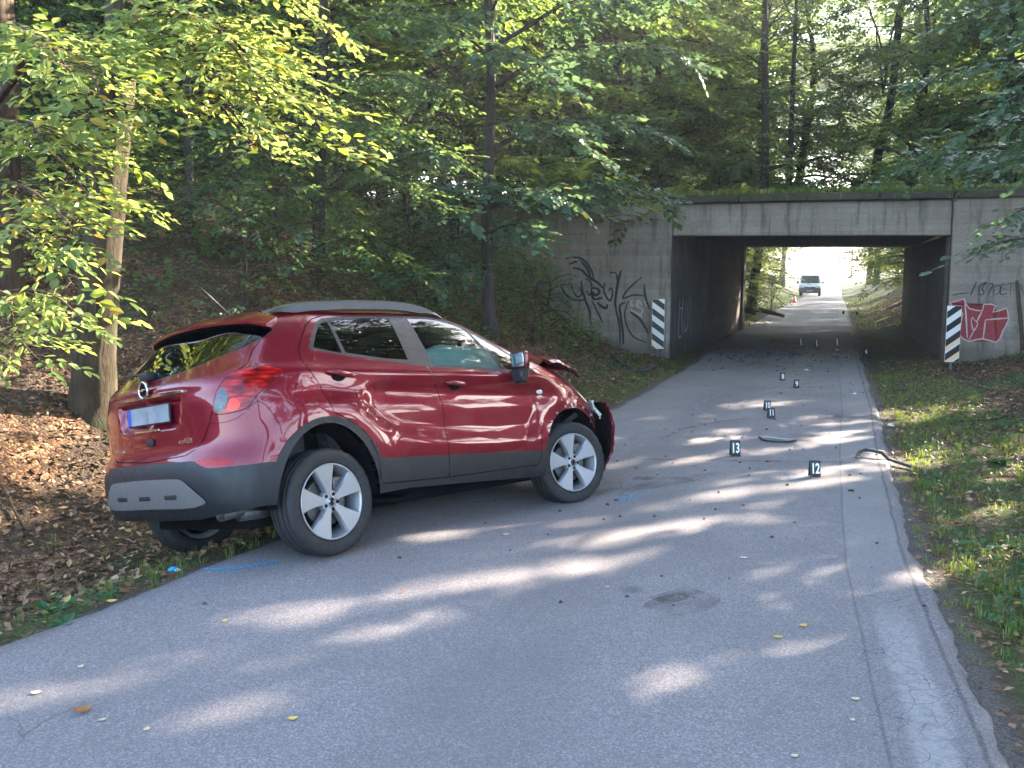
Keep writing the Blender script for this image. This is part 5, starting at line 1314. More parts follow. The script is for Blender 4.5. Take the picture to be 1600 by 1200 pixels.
# ---- the two lindens on the left
bough_tree('linden_tree', 'leaning linden trunk right behind the car with sunlit yellow green boughs', 1,
    [(-3.98, 9.0, .25), (-3.90, 9.0, 1.2), (-3.72, 9.0, 2.6), (-3.50, 9.0, 4.2), (-3.3, 9.1, 7), (-3.2, 9.2, 11)], .185,
    [(W3(225, 60, 9), W3(535, 275, 7.2)), (W3(222, 80, 9), W3(520, 205, 7.0)), (W3(225, 30, 9), W3(535, 95, 7.5)), (W3(215, 130, 9), W3(470, 250, 7.2)),
     (W3(210, 190, 9), W3(430, 275, 7.4)), (W3(215, 150, 9), W3(400, 190, 6.4)), (W3(205, 210, 9), W3(90, 330, 6.8)), 
     (W3(222, -20, 9), W3(460, 20, 7.0)), (W3(190, 330, 9), W3(110, 430, 7.0)), (W3(225, -80, 9), W3(330, 60, 6.2))],
    .088, 9, .42, 'near', M['leaf_linden'], M['bark_grey'], 150, dens=1.35)
bough_tree('linden_tree', 'thick linden trunk at the far left edge hung with sunlit leaves', 2,
    [(-5.30, 10.0, .65), (-5.28, 10.0, 2.0), (-5.20, 10.0, 4.0), (-5.2, 10.1, 8), (-5.3, 10.2, 12)], .21,
    [(W3(20, 200, 10), W3(190, 260, 6.2)), (W3(-40, 250, 8), W3(200, 345, 6.2)), (W3(-60, 380, 7.5), W3(140, 470, 6.4)), (W3(-60, 330, 7), W3(140, 400, 5.8)),
     (W3(-60, 500, 8), W3(120, 530, 6.8)), (W3(-80, 100, 7.5), W3(150, 200, 5.9)), (W3(-60, 560, 8), W3(90, 575, 7.0)), (W3(0, 480, 9), W3(30, 540, 7.5))],
    .090, 9, .42, 'near', M['leaf_linden'], M['bark_brown'], 100)
# ---- maple on the bank left of the wing wall, boughs over the graffiti
bough_tree('maple_tree', 'slender dark maple with grey green leaves reaching across the graffiti wall', 3,
    [(-.33, 14.0, .85), (-.36, 14, 2.5), (-.30, 14.05, 4.5), (-.38, 14.1, 7), (-.3, 14.2, 9.5)], .082,
    [(W3(765, 330, 14), W3(1010, 335, 15.5)), (W3(768, 240, 14), W3(1040, 235, 15)), (W3(765, 150, 14), W3(1100, 130, 15)),
     (W3(765, 90, 14), W3(1060, 30, 14.4)), (W3(765, 200, 14), W3(930, 270, 13)), (W3(765, 250, 14), W3(600, 290, 13)), (W3(765, 180, 14), W3(560, 150, 13.5)), (W3(765, 100, 14), W3(600, 40, 13.2)),
     (W3(765, 300, 14), W3(700, 350, 12.4)), (W3(765, 420, 14), W3(660, 440, 13)), (W3(765, 120, 14), W3(860, 160, 12)), (W3(765, 40, 14), W3(830, -40, 12)), (W3(765, 370, 14), W3(850, 390, 12.6)),
     (W3(765, 60, 14), W3(700, 100, 12.2)), (W3(765, 330, 14), W3(880, 330, 12.6))],
    .105, 9, .45, 'maple', M['leaf_maple'], M['bark_dark'], dens=1.7)
bough_tree('hornbeam_tree', 'hornbeam with flat layered green boughs left of the dark maple', 4,
    [(-2.55, 12.6, .9), (-2.5, 12.6, 2.5), (-2.4, 12.7, 5), (-2.4, 12.8, 8)], .085,
    [(W3(500, 220, 12.6), W3(730, 275, 11.6)), (W3(500, 280, 12.6), W3(690, 340, 11.6)), (W3(500, 150, 12.6), W3(700, 180, 11.8)), (W3(500, 90, 12.6), W3(690, 60, 12)), (W3(500, 200, 12.6), W3(420, 330, 11.4)),
     (W3(500, 300, 12.6), W3(560, 400, 11.4)), (W3(500, 330, 12.6), W3(400, 420, 11.6)), (W3(500, 120, 12.6), W3(380, 100, 12)), (W3(500, 40, 12.6), W3(560, -30, 11.8)), (W3(500, 380, 12.6), W3(640, 440, 11.8)), (W3(500, 60, 12.6), W3(440, 10, 12)), (W3(500, 250, 12.6), W3(600, 220, 11.2))],
    .085, 10, .45, 'near', M['leaf_hornbeam'], M['bark_dark'], dens=1.6)
bough_tree('hornbeam_tree', 'young hornbeam between the linden and the car roof with low green boughs', 5,
    [(-4.0, 12.0, 1.2), (-3.95, 12.0, 3.5), (-3.9, 12.1, 7)], .06,
    [(W3(310, 300, 12), W3(440, 360, 11.2)), (W3(310, 340, 12), W3(270, 430, 11.2)), (W3(310, 380, 12), W3(420, 450, 11.4)), (W3(310, 220, 12), W3(440, 240, 11.4)), (W3(310, 160, 12), W3(420, 140, 11.6)), (W3(310, 260, 12), W3(210, 300, 11.4)), (W3(310, 60, 12), W3(400, 40, 11.4))],
    .085, 10, .45, 'near', M['leaf_hornbeam'], M['bark_dark'], dens=1.5)
# ---- maple hanging in from the right
bough_tree('maple_tree', 'maple leaning in from the right edge with drooping bluish boughs over the cap', 6,
    [(8.6, 13.2, .6), (8.5, 13.2, 2.5), (8.3, 13.3, 5), (8.2, 13.4, 9)], .12,
    [(W3(1640, 200, 13.4), W3(1440, 250, 14)), (W3(1640, 120, 13.4), W3(1420, 160, 14)), (W3(1640, 40, 13.4), W3(1450, 60, 14)), (W3(1650, 280, 13.4), W3(1500, 300, 13.5)), (W3(1640, 260, 13.4), W3(1360, 300, 15.5)), (W3(1650, 330, 13.4), W3(1530, 370, 13)),
     (W3(1640, -20, 13.4), W3(1480, -40, 13)), (W3(1650, 380, 13.4), W3(1500, 415, 13.6)), (W3(1640, 160, 13.4), W3(1560, 200, 12)), (W3(1640, 80, 13.4), W3(1550, 100, 12)), (W3(1650, 240, 13.4), W3(1560, 280, 12.2)), (W3(1640, 10, 13.4), W3(1360, 20, 15))],
    .105, 8, .45, 'maple', M['leaf_maple'], M['bark_dark'], dens=1.4, carve=True)
# ---- trees on the embankment behind the bridge seen as single stems
def stem_tree(label, path, r, boughs, seed, dens=.55, mat='leaf_far', leaf=.12, bark='bark_dark'):
    return bough_tree('forest_tree', label, seed, path, r, boughs, leaf, 8, .5, 'far', M[mat], M[bark], dens=dens, group=GB)
stem_tree('forked grey tree in the gap of bright sky above the tunnel', [(10.3, 28, 3.5), (10.45, 28, 5.0), (10.75, 28, 6.6), (10.9, 28, 9), (11.3, 28, 14)], .13,
    [(W3(1365, 150, 28), W3(1400, -10, 28)), (W3(1362, 160, 28), W3(1330, 20, 28)), (W3(1360, 130, 28), W3(1440, 60, 28)), (W3(1358, 190, 28), W3(1280, 190, 27)), (W3(1360, 100, 28), W3(1310, 10, 29)), (W3(1350, 210, 28), W3(1400, 130, 27))], 11, .32)
stem_tree('dark straight tree standing left above the tunnel', [(6.2, 24, 3.3), (6.2, 24, 5), (6.1, 24, 8), (6.1, 24, 12)], .10,
    [(W3(1185, 120, 24), W3(1100, 100, 23)), (W3(1185, 60, 24), W3(1270, 30, 24)), (W3(1185, 150, 24), W3(1240, 160, 23)), (W3(1185, 90, 24), W3(1130, 40, 23)), (W3(1185, 20, 24), W3(1150, -60, 23)), (W3(1185, 160, 24), W3(1130, 180, 23))], 12, .8, 'leaf_hornbeam')
stem_tree('thin tree beside the dark straight tree above the tunnel', [(7.1, 25, 3.3), (7.1, 25, 6), (7.15, 25, 11)], .07,
    [(W3(1222, 110, 25), W3(1280, 120, 25)), (W3(1222, 50, 25), W3(1190, -20, 25)), (W3(1222, 150, 25), W3(1260, 170, 24))], 13, .8, 'leaf_hornbeam')
stem_tree('thin crooked tree right of the forked grey tree', [(12.4, 30, 3.6), (12.2, 30, 6), (12.7, 30, 9), (12.6, 30, 13)], .07,
    [(W3(1415, 110, 30), W3(1490, 60, 29)), (W3(1415, 50, 30), W3(1380, -20, 30)), (W3(1415, 150, 30), W3(1500, 150, 29))], 14, .8)
# background woods
rt = np.random.RandomState(4)
def clear(x, y):
    return not (XL(y)-1.6 < x < XR(y)+1.6)
lefts = [(-7.5, 13, 0, 'thick leafy tree behind the left lindens'), (-5.6, 15.5, 1, 'leafy tree at the back between the lindens and the hornbeams'), (-3.2, 16.8, 2, 'tall tree behind the layered hornbeam'), (-1.2, 18.2, 3, 'short tree behind the slender dark maple'),
         (.6, 21.8, 0, 'leafy tree on top of the left wing wall'), (-8.5, 18, 4, 'narrow tree deep in the wood at the far left'), (-5.5, 21, 2, 'tall tree deep in the wood behind the car roof'), (-2.5, 23, 0, 'broad tree deep in the wood above the car'),
         (-11, 15, 1, 'leafy tree behind the far left edge'), (2.6, 24.5, 1, 'leafy tree above the left end of the cap'), (-9.5, 24, 0, 'distant tree at the upper left'), (-13, 21, 2, 'distant tall tree behind the far left edge'), (-6, 28, 0, 'distant broad tree at the upper left'), (-.5, 29, 4, 'distant narrow tree above the graffiti wall'), (3.6, 31, 2, 'distant tall tree left of the dark straight tree')]
for x, y, k, lb in lefts: lib_tree(x, y, k, lb, GL, rt.uniform(.85, 1.05), 1 if k % 2 == 0 else 0)
backs = [(4.0, 27.0, 3, 'dark low tree on the embankment left of the straight tree'), (8.4, 28.8, 3, 'dark low tree on the embankment right of the straight tree'), (1.6, 34, 0, 'dense tree behind the left end of the bridge'), (19.2, 37, 3, 'low tree behind the crooked tree'), (17.2, 27.5, 3, 'low dense tree over the right wing wall'), (5.6, 33.5, 3, 'short tree behind the thin tree above the tunnel'), (5.8, 38, 0, 'broad tree far behind the tunnel on the left'), (15.2, 31, 1, 'leafy tree on the embankment right of the crooked tree'), (18, 35, 0, 'broad tree far back on the right embankment'),
         (14, 25, 3, 'short tree on the embankment over the right wing wall'), (20.5, 28, 2, 'tall tree on the embankment beyond the right edge'), (7.6, 47, 5, 'high crowned tree far behind the forked tree'), (25, 53, 5, 'high crowned tree far behind the crooked tree'), (22, 42, 2, 'tall tree at the back right'), (2, 46, 0, 'broad tree at the back left of the tunnel'), (26, 34, 1, 'leafy tree at the back beyond the right edge'), (20.5, 46, 3, 'short tree at the back of the right embankment')]
for i_, (x, y, k, lb) in enumerate(backs): lib_tree(x, y, k, lb, GB, rt.uniform(.85, 1.1), 1 if i_ < 5 else 0)
for a, d, k, sc_, lb in ((-1.2, 7.0, 3, .9, 'low tree on the embankment left of the straight tree, near the maple'), (1.6, 8.6, 3, .8, 'low tree just behind the straight tree'), (5.4, 9.3, 3, .85, 'low tree between the forked and the crooked tree'), (7.2, 6.8, 3, .8, 'low tree above the red graffiti'), (8.8, 9.0, 1, .8, 'leafy tree rising behind the right wing wall'), (11, 6.5, 3, .95, 'low tree above the right wing wall at the frame edge'), (-3.6, 8.5, 1, .85, 'leafy tree rising behind the graffiti wall')):
    q = FACE_A+FACE_D*a+FACE_N*d; lib_tree(q[0], q[1], k, lb, GB, sc_, 0 if d > 8 else 1)
# along the road beyond the underpass
fars0 = [(21, 84, 5, 'very tall tree on the left edge of the sky gap, far back', 1.6), (34, 90, 5, 'very tall tree on the right edge of the sky gap, far back', 1.6), (28.5, 102, 5, 'very tall tree low in the sky gap, far back', 1.7), (38.5, 104, 5, 'very tall tree right of the sky gap, farthest back', 1.7)]
for k_, x_ in enumerate((40, 46.5, 52, 57.5, 72, 78, 84, 91)): fars0.append((x_, 205, k_ % 3, 'tree of the distant tree line, %s from the left' % ['first', 'second', 'third', 'fourth', 'fifth', 'sixth', 'seventh', 'eighth'][k_], 1.25))
for x, y, k, lb, sc_ in fars0: lib_tree(x, y, k, lb, GF, sc_, 0)
fars = [(17.2, 74, 5, 'very tall tree arching over the road from the left far beyond the bridge'), (32.5, 80, 5, 'very tall tree arching over the road from the right far beyond the bridge'), (25.5, 118, 5, 'very tall tree closing the view far down the road'), (8.4, 45.5, 3, 'small dense tree left of the road past the log'), (20.5, 92, 3, 'low tree left of the bright gap'), (24.5, 118, 0, 'tall tree left of the bright gap'), (29, 135, 2, 'farthest tree left of the bright gap'), (41, 92, 0, 'wide tree right of the bright gap'), (50, 122, 2, 'tall tree right of the bright gap'), (58, 140, 0, 'farthest tree right of the bright gap'), (-7.5, 25.5, 3, 'low tree at the back of the left wood'), (-11.5, 27, 3, 'low tree at the back left of the wood'), (-3.5, 26.5, 3, 'low tree at the back behind the layered hornbeam'), (-.6, 25.2, 3, 'low tree at the back behind the dark maple'), (-15, 24, 3, 'low tree far past the left edge'), (-9.4, 20.5, 3, 'low tree in the wood behind the lindens'), (-5.0, 23.2, 3, 'low tree in the wood behind the young hornbeam'), (36, 64, 3, 'low tree on the far right bank'), (1, 58, 2, 'tall tree far behind the bridge'), (6.2, 36.5, 4, 'leaning roadside tree just left beyond the underpass'), (5.8, 41, 3, 'second roadside tree left beyond the underpass'), (10.3, 52, 0, 'roadside tree left of the van'), (14.2, 64, 1, 'roadside tree in front of the van on the left'), (17.6, 78, 0, 'tree behind the bushes left of the van'), (18.6, 42, 3, 'low tree right of the road beyond the underpass'),
        (22, 50, 1, 'leafy tree right of the road beyond the underpass'), (26, 62, 3, 'low tree further along the right of the road'), (33.5, 80, 0, 'tree near the bright end of the road on the right'), (23, 98, 2, 'tall tree left at the bright end of the road'), (11, 70, 2, 'tall tree behind the roadside trees on the left'), (17, 104, 1, 'leafy tree beyond the van'), (44, 104, 2, 'tall tree right at the bright end of the road'), (7, 60, 0, 'broad tree far off to the left'), (30, 60, 2, 'tall tree far off to the right'), (38, 76, 0, 'broad tree far off to the right'), (-4, 50, 2, 'tall tree far off beyond the left wood'), (-14, 34, 0, 'broad tree far off at the left edge'), (-10, 45, 4, 'narrow tree far off beyond the left wood')]
for i_, (x, y, k, lb) in enumerate(fars): lib_tree(x, y, k, lb, GF, (1.5, 1.5, 2.0)[i_] if i_ < 3 else rt.uniform(.8, 1.05), 0)
for (x, y, lx, lb) in ((9.9, 40.0, .10, 'leaning bare trunk on the left just past the tunnel'), (9.55, 41.5, .12, 'second leaning bare trunk past the tunnel')):
    tube('tree_trunk', [(x, y, -.1), (x+lx*1.6, y, 1.5), (x+lx*4, y, 3.6), (x+lx*7, y, 6)], [.24, .19, .17, .14], M['bark_dark'], None, 10)
    tag(bpy.context.scene.objects[-1] if False else COL.objects[-1], lb, 'tree trunk')
# ---- unseen trees added to shade the road, leaves cut away along the sun beams
shade = [(11.0, 8.0, 25, 5.2), (14.5, 11.5, 24, 5.2), (15.8, 16.0, 21, 5.2), (18, 20.0, 18, 5.2), (11.5, 2.5, 24, 5.0), (20, 12.0, 24, 5.6), (21.5, 25, 16, 4.8), (17.5, 6, 24, 5.4), (25, 19, 18, 5.4), (25, 31, 13, 4.6)]
for k, (x, y, h, sp_) in enumerate(shade):
    wd, lv = grow(300+k, h, .22, .08, sp_, 37, 9, .29, 'far', .8, per=.8, shape='round', droop=.45)
    put_tree('unseen_shade_tree', '%s tree in the row right of the road, outside the picture' % ['nearest', 'second', 'third', 'fourth', 'innermost', 'rearmost', 'sixth', 'seventh', 'outermost', 'last'][k], 'tree', wd, lv, (x, y, gz(x, y)-.1), M['leaf_shade'], M['bark_dark'], 'far', GR, 0, 1.0, carve=True)
for k, (x, y, h, sp_, f_) in enumerate([(8.6, 9.2, 24, 6.8, .36), (7.8, 4.2, 24, 6.8, .36), (10.0, 14.2, 25, 6.5, .44), (7.5, -1.0, 23, 6.5, .36)]):  # unseen crowns added so the car windows reflect leaves instead of sky
    wd, lv = grow(350+k, h, .24, f_, sp_, 40, 9, .25, 'far', .75, per=.85, shape='round', droop=.35)
    put_tree('unseen_shade_tree', 'unseen high crowned tree added over the road from the right, %s in its row' % ['second', 'nearest', 'third', 'rearmost'][k], 'tree', wd, lv, (x, y, gz(x, y)-.1), M['leaf_maple'], M['bark_dark'], 'far', GR, 0, 1.0, carve=True)
# ---- shrubs
def shrub(x, y, h, sp_, seed, label, lmat='leaf_hornbeam', leaf=.075, nb=16, kind='near', bark='bark_brown', group='shrubs on the banks', carve=False, per=1.3):
    wd, lv = grow(seed, h, .022, .06, sp_, nb, 8, leaf, kind, .34, per=per, shape='round', droop=.4, wig=.1, trunk_n=6)
    return put_tree('shrub', label, 'shrub', wd, lv, (x, y, gz(x, y)-.05), M[lmat], M[bark], kind, group, seed, 1.0, carve)
for k, (x, y, h, s_, lb) in enumerate([(-6.3, 10.6, 2.2, 1.2, 'shrub behind the far left linden'), (-4.6, 11.4, 1.9, 1.1, 'shrub behind the linden trunk'), (-3.1, 11.2, 1.5, 1.1, 'low shrub behind the car spoiler'), (-2.0, 13.8, 2.2, 1.3, 'shrub behind the car roof beside the hornbeam'),
      (-1.0, 15.2, 2.0, 1.2, 'shrub left of the dark maple stem'), (.35, 15.9, 1.5, 1.0, 'shrub between the maple stem and the graffiti wall'), (-3.8, 14.2, 2.4, 1.4, 'tall shrub in the dark wood above the car'), (-5.6, 13.0, 2.4, 1.4, 'shrub in the dark wood behind the lindens'), (.7, 18.8, .9, .6, 'small shrub at the foot of the graffiti wall'), (-1.9, 17, 2.6, 1.4, 'shrub at the back of the wood behind the maple')]):
    shrub(x, y, h, s_, 400+k, lb, 'leaf_hornbeam' if k % 2 else 'leaf_maple')
for k, (a, d, h, s_, lb) in enumerate([(-.6, 2.0, 1.5, 1.0, 'shrub above the left end of the beam'), (1.4, 3.6, 1.6, 1.1, 'shrub above the middle of the tunnel'), (3.2, 4.5, 1.3, 1.2, 'shrub above the tunnel below the forked tree'), (4.8, 3.0, 1.5, 1.1, 'shrub above the right end of the beam'), (6.6, 3.5, 1.9, 1.3, 'shrub above the right wing wall'), (-3.0, 2.6, 2.0, 1.3, 'shrub above the graffiti wall'), (8.4, 5.5, 2.2, 1.4, 'shrub at the back above the right wing wall'), (2.2, 8.0, 1.6, 1.3, 'shrub further back above the tunnel')]):
    q = FACE_A+FACE_D*a+FACE_N*d; shrub(q[0], q[1], h, s_, 430+k, lb, 'leaf_far' if k % 2 else 'leaf_hornbeam', .09)
for k, (x, y, h, s_, lb) in enumerate([(7.5, 31.8, 1.6, .9, 'sunlit shrub on the left just beyond the tunnel'), (15.5, 35.8, 3.6, 1.9, 'drooping shrub on the right just beyond the tunnel'), (18.0, 42, 4.0, 2.2, 'larger shrub on the right bank beyond the tunnel'), (12.2, 49, 3.6, 1.8, 'shrub by the road left of the van'), (20.6, 48.5, 4.2, 2.4, 'shrub on the right bank further beyond the tunnel'), (9.6, 41, 3.4, 1.5, 'shrub on the left beyond the fallen log'), (14.4, 56.5, 4.0, 2.0, 'shrub on the left before the cone'), (9.6, 15.0, 1.2, .8, 'small shrub on the right bank before the wall')]):
    shrub(x, y, h, s_, 450+k, lb, 'leaf_far', .10)

for k, (x, y, kk, lb, sc_) in enumerate([(-7.6, 11.6, 1, 'bush behind the far left linden trunk', 1), (-6.0, 12.6, 0, 'bush between the two linden trunks', 1), (-4.9, 13.4, 1, 'bush right of the linden trunk', 1.1), (-3.6, 12.9, 0, 'bush behind the young hornbeam', 1), (-3.0, 14.9, 1, 'bush deep in the wood left of the hornbeam', 1.1),
      (-1.6, 14.9, 0, 'bush deep in the wood right of the hornbeam', 1), (-.9, 16.6, 1, 'bush behind the dark maple stem', 1.1), (-2.4, 17.3, 1, 'tall bush high on the bank above the car', 1.25), (-4.4, 16.4, 1, 'tall bush high on the bank behind the young hornbeam', 1.25),
      (-6.4, 16.0, 1, 'tall bush high on the bank behind the lindens', 1.3), (-8.6, 14.2, 1, 'tall bush high on the bank at the left edge', 1.3), (-1.0, 19.5, 1, 'bush at the top of the bank above the maple', 1.2), (.9, 20.6, 0, 'bush on the left end of the cap', 1.0), (2.0, 21.6, 0, 'bush behind the cap above the graffiti', 1.0),
      (-3.4, 19.8, 1, 'bush at the top of the bank left of the maple', 1.3), (-5.8, 19.0, 1, 'bush at the top of the bank above the spoiler', 1.3), (-8.4, 18.2, 1, 'bush at the top of the bank above the lindens', 1.4), (-10.6, 16.6, 1, 'bush at the top of the bank past the left edge', 1.4), (-2.9, 11.9, 2, 'low bush at the foot of the hornbeam', .9), (-1.3, 13.2, 2, 'low bush left of the maple foot', .8), (-5.2, 10.9, 2, 'low bush at the foot of the lindens', .9)]):
    bush(x, y, kk, lb, sc_, k % 2)
for k, (a, d, kk, lb, sc_) in enumerate([(.5, 6.5, 0, 'bush on the embankment above the tunnel left', .9), (2.6, 9.0, 2, 'low bush at the back above the tunnel', .9), (5.6, 7.0, 0, 'bush on the embankment above the tunnel right', .8), (8.0, 2.6, 0, 'bush on the right wing wall top', .9), (10.5, 3.0, 1, 'bush at the right edge on the wall top', 1), (-2.0, 5.5, 1, 'bush on the embankment left of the straight tree', 1), (10, 7.5, 1, 'bush at the back of the right embankment', 1.1), (-4.6, 4.2, 1, 'bush on the embankment above the wing wall end', 1.1)]):
    q = FACE_A+FACE_D*a+FACE_N*d; bush(q[0], q[1], kk, lb, sc_, k % 2, 'bushes on the embankment')
for side_, lst in (('left', [(37, 0), (41, 2), (46, 1), (52, 0), (59, 1), (67, 0), (77, 1), (92, 1), (108, 0)]), ('right', [(36, 2), (40, 1), (45, 0), (51, 1), (58, 0), (66, 1), (77, 1), (90, 0), (106, 1), (125, 0)])):
    for k, (y, kk) in enumerate(lst):
        sc_ = 1.25+.010*y; x = .284*y-1.5*sc_ if side_ == 'left' else .362*y+1.6*sc_
        if side_ == 'left': x = min(x, float(XL(y))-.4-.3*sc_)
        bush(x, y, kk, 'sunlit bush %s on the %s of the road beyond the tunnel' % (['nearest', 'second', 'third', 'fourth', 'fifth', 'sixth', 'seventh', 'eighth', 'ninth', 'tenth'][k], side_), sc_, 2, 'bushes along the road beyond the tunnel')
# ---- ground cover
def scatter(n, xr, yr, fn, rng, pw=1.0):
    y = yr[0]+(yr[1]-yr[0])*rng.rand(n)**pw; x = xr[0]+(xr[1]-xr[0])*rng.rand(n)
    s = (XL(y)-x)*.92; r = (x-XR(y))*.94; p = fn(x, y, s, r); k = rng.rand(n) < p
    x, y = x[k], y[k]; return x, y, ground_h(x, y)
rg_ = np.random.RandomState(77)
# fallen leaves
xs = []; 
def litter_layer(name, n, xr, yr, fn, size, seed, mat='litter', zup=.012):
    rng = np.random.RandomState(seed); x, y, z = scatter(n, xr, yr, fn, rng, 1.5); m = len(x)
    R = rot_from(rng.rand(m)*6.28, rng.normal(0, .38, m), rng.normal(0, .42, m)); S = rng.uniform(.6, 1.25, m)*size
    me = leaves_mesh(name, np.stack([x, y, z+zup+rng.rand(m)*.02], 1), R, S, 'far'); return tag(link(name, me, M[mat]), kind='stuff')
nz1 = lambda x, y: .5+.5*np.sin(x*1.7+1.3*np.sin(y*1.1))*np.cos(y*1.3+.7*np.sin(x*2.1))
litter_layer('fallen_leaves', 75000, (-9, 3), (3.5, 20), lambda x, y, s, r: np.where(s > 0, np.clip((s-.05)/.9, .03, 1)*(s < 8), 0), .062, 1)
litter_layer('fallen_leaves', 52000, (1.6, 13), (2.2, 19), lambda x, y, s, r: np.where(r > 0, np.where(r < .35, .35, np.where(r < 1.0, .40+.5*nz1(x, y), 1.0)), 0)*(r < 6), .058, 2)
litter_layer('fallen_leaves', 9000, (5, 22), (29, 60), lambda x, y, s, r: np.where((s > .1) | (r > .1), 1.0, .0)*(np.maximum(s, r) < 4), .10, 3)
litter_layer('fallen_leaves', 2600, (-4, 10), (4, 30), lambda x, y, s, r: np.where(np.maximum(s, r) < 0, np.clip(1+np.maximum(s, r)/.25, 0.01, 1), 0), .045, 4)
# grass blades in tufts
def grass(name, n, xr, yr, fn, h, seed, mat='grass_blade', lit=False):
    rng = np.random.RandomState(seed); x, y, z = scatter(n, xr, yr, fn, rng, 1.4); m = len(x); k = 9
    a = rng.rand(m, k)*6.28; d = rng.rand(m, k)*.05; L = h*rng.uniform(.5, 1.35, (m, 1))*rng.uniform(.5, 1.1, (m, k)); le = rng.uniform(.15, .75, (m, k)); w_ = rng.uniform(.0022, .0045, (m, k))
    bx_ = x[:, None]+d*np.cos(a); by = y[:, None]+d*np.sin(a); bz = np.repeat(z[:, None], k, 1)-.005
    ca, sa = np.cos(a), np.sin(a)
    p0 = np.stack([bx_-sa*w_, by+ca*w_, bz], -1); p1 = np.stack([bx_+sa*w_, by-ca*w_, bz], -1)
    mx_, mz = L*le*.35, L*.62; p2 = np.stack([bx_+ca*mx_+sa*w_*.8, by+sa*mx_-ca*w_*.8, bz+mz], -1); p3 = np.stack([bx_+ca*mx_-sa*w_*.8, by+sa*mx_+ca*w_*.8, bz+mz], -1)
    p4 = np.stack([bx_+ca*L*le, by+sa*L*le, bz+L*(1-.35*le)], -1)
    V = np.stack([p0, p1, p2, p3, p4], 2).reshape(-1, 3); b = (np.arange(m*k)*5)[:, None, None]; F = (b+np.array([[0, 1, 2], [0, 2, 3], [3, 2, 4]])[None]).reshape(-1, 3)
    return tag(link(name, big_mesh(name, V, F), M[mat]), kind='stuff')
grass('grass', 9000, (-6, 4), (3.6, 19), lambda x, y, s, r: np.where((s > .05) & (s < 1.1), .75*(.25+.75*nz1(x*1.5, y*1.5)), 0)+np.where((s >= 1.1) & (s < 2.2), .05, 0), .085, 5)
grass('grass', 19000, (1.6, 9), (2.2, 17), lambda x, y, s, r: np.where((r > .04) & (r < 1.35), (.15+.85*nz1(x*1.3+2, y*1.2+1))*np.where(r < .2, .35, 1)*np.where(y < 4.6, .5, 1), 0), .085, 6)
grass('grass', 2200, (6, 24), (29, 80), lambda x, y, s, r: np.where(((s > .05) & (s < 1.3)) | ((r > .05) & (r < 1.6)), 1.0, 0), .22, 7)
q = []
rng = np.random.RandomState(8); m = 2600; a_ = rng.uniform(-6, 12, m); d_ = rng.uniform(.05, 3.5, m)**1.0; pt_ = FACE_A+FACE_D*a_[:, None]+FACE_N*d_[:, None]
def grass_at(name, x, y, z, h, seed, mat='grass_blade', k=9, hang=0):
    rng = np.random.RandomState(seed); m = len(x); a = rng.rand(m, k)*6.28; L = h*rng.uniform(.4, 1.3, (m, k)); le = rng.uniform(.2, .9, (m, k)); w_ = rng.uniform(.003, .007, (m, k))
    ca, sa = np.cos(a), np.sin(a); bx_ = x[:, None]+.04*ca; by = y[:, None]+.04*sa; bz = np.repeat(z[:, None], k, 1)
    P_ = [np.stack([bx_-sa*w_, by+ca*w_, bz], -1), np.stack([bx_+sa*w_, by-ca*w_, bz], -1), np.stack([bx_+ca*L*le*.4, by+sa*L*le*.4, bz+L*.7], -1), np.stack([bx_+ca*L*le, by+sa*L*le, bz+L*(.9-.6*le)], -1)]
    V = np.stack(P_, 2).reshape(-1, 3); b = (np.arange(m*k)*4)[:, None, None]; F = (b+np.array([[0, 1, 2], [0, 2, 3]])[None]).reshape(-1, 3)
    return tag(link(name, big_mesh(name, V, F), M[mat]), kind='stuff')
grass_at('dry_grass', pt_[:, 0], pt_[:, 1], np.where(d_ < .55, 3.27, 3.30)-.01, .16, 9)
# ivy and broad-leaved plants
def cover(name, n, xr, yr, fn, leaf, seed, mat='ivy', up=.10, kind='near'):
    rng = np.random.RandomState(seed); x, y, z = scatter(n, xr, yr, fn, rng, 1.3); m = len(x)
    R = rot_from(rng.rand(m)*6.28, rng.normal(.15, .35, m), rng.normal(0, .35, m)); S = rng.uniform(.6, 1.3, m)*leaf
    return tag(link(name, leaves_mesh(name, np.stack([x, y, z+.02+rng.rand(m)*up], 1), R, S, kind), M[mat]), kind='stuff')
cover('ground_ivy', 36000, (3.2, 11), (4.4, 17), lambda x, y, s, r: np.where(r > 1.2, np.clip(nz1(x*1.1+4, y*.9+2)*2-.7, 0, 1)*np.where(r > 4.5, .3, 1), np.where(r > .5, .10, 0)), .055, 31)
cover('undergrowth', 60000, (-13, 2.6), (10.3, 20), lambda x, y, s, r: np.where(s > 2.0+.8*np.sin(x*1.3)*np.sin(y), .75, 0)*np.where(y < 12, .4, 1), .085, 35, mat='leaf_hornbeam', up=.50)
cover('ground_ivy', 9000, (-2, 3), (13, 20), lambda x, y, s, r: np.where(s > .8, np.clip(nz1(x*1.5+1, y*1.3+2)*2-.9, 0, 1), 0), .065, 32)
cover('clover', 7000, (-3.4, 1), (3.8, 8), lambda x, y, s, r: np.where((s > .05) & (s < .8), np.clip(nz1(x*2.5+1, y*2.3)*2-1.1, 0, 1), 0), .040, 33, up=.05)
cover('weeds', 15000, (2.4, 6.5), (3.2, 12), lambda x, y, s, r: np.where((r > .2) & (r < 1.6), np.clip(nz1(x*2.1+3, y*2.0)*2-1.0, 0, 1), 0), .050, 34, up=.08)
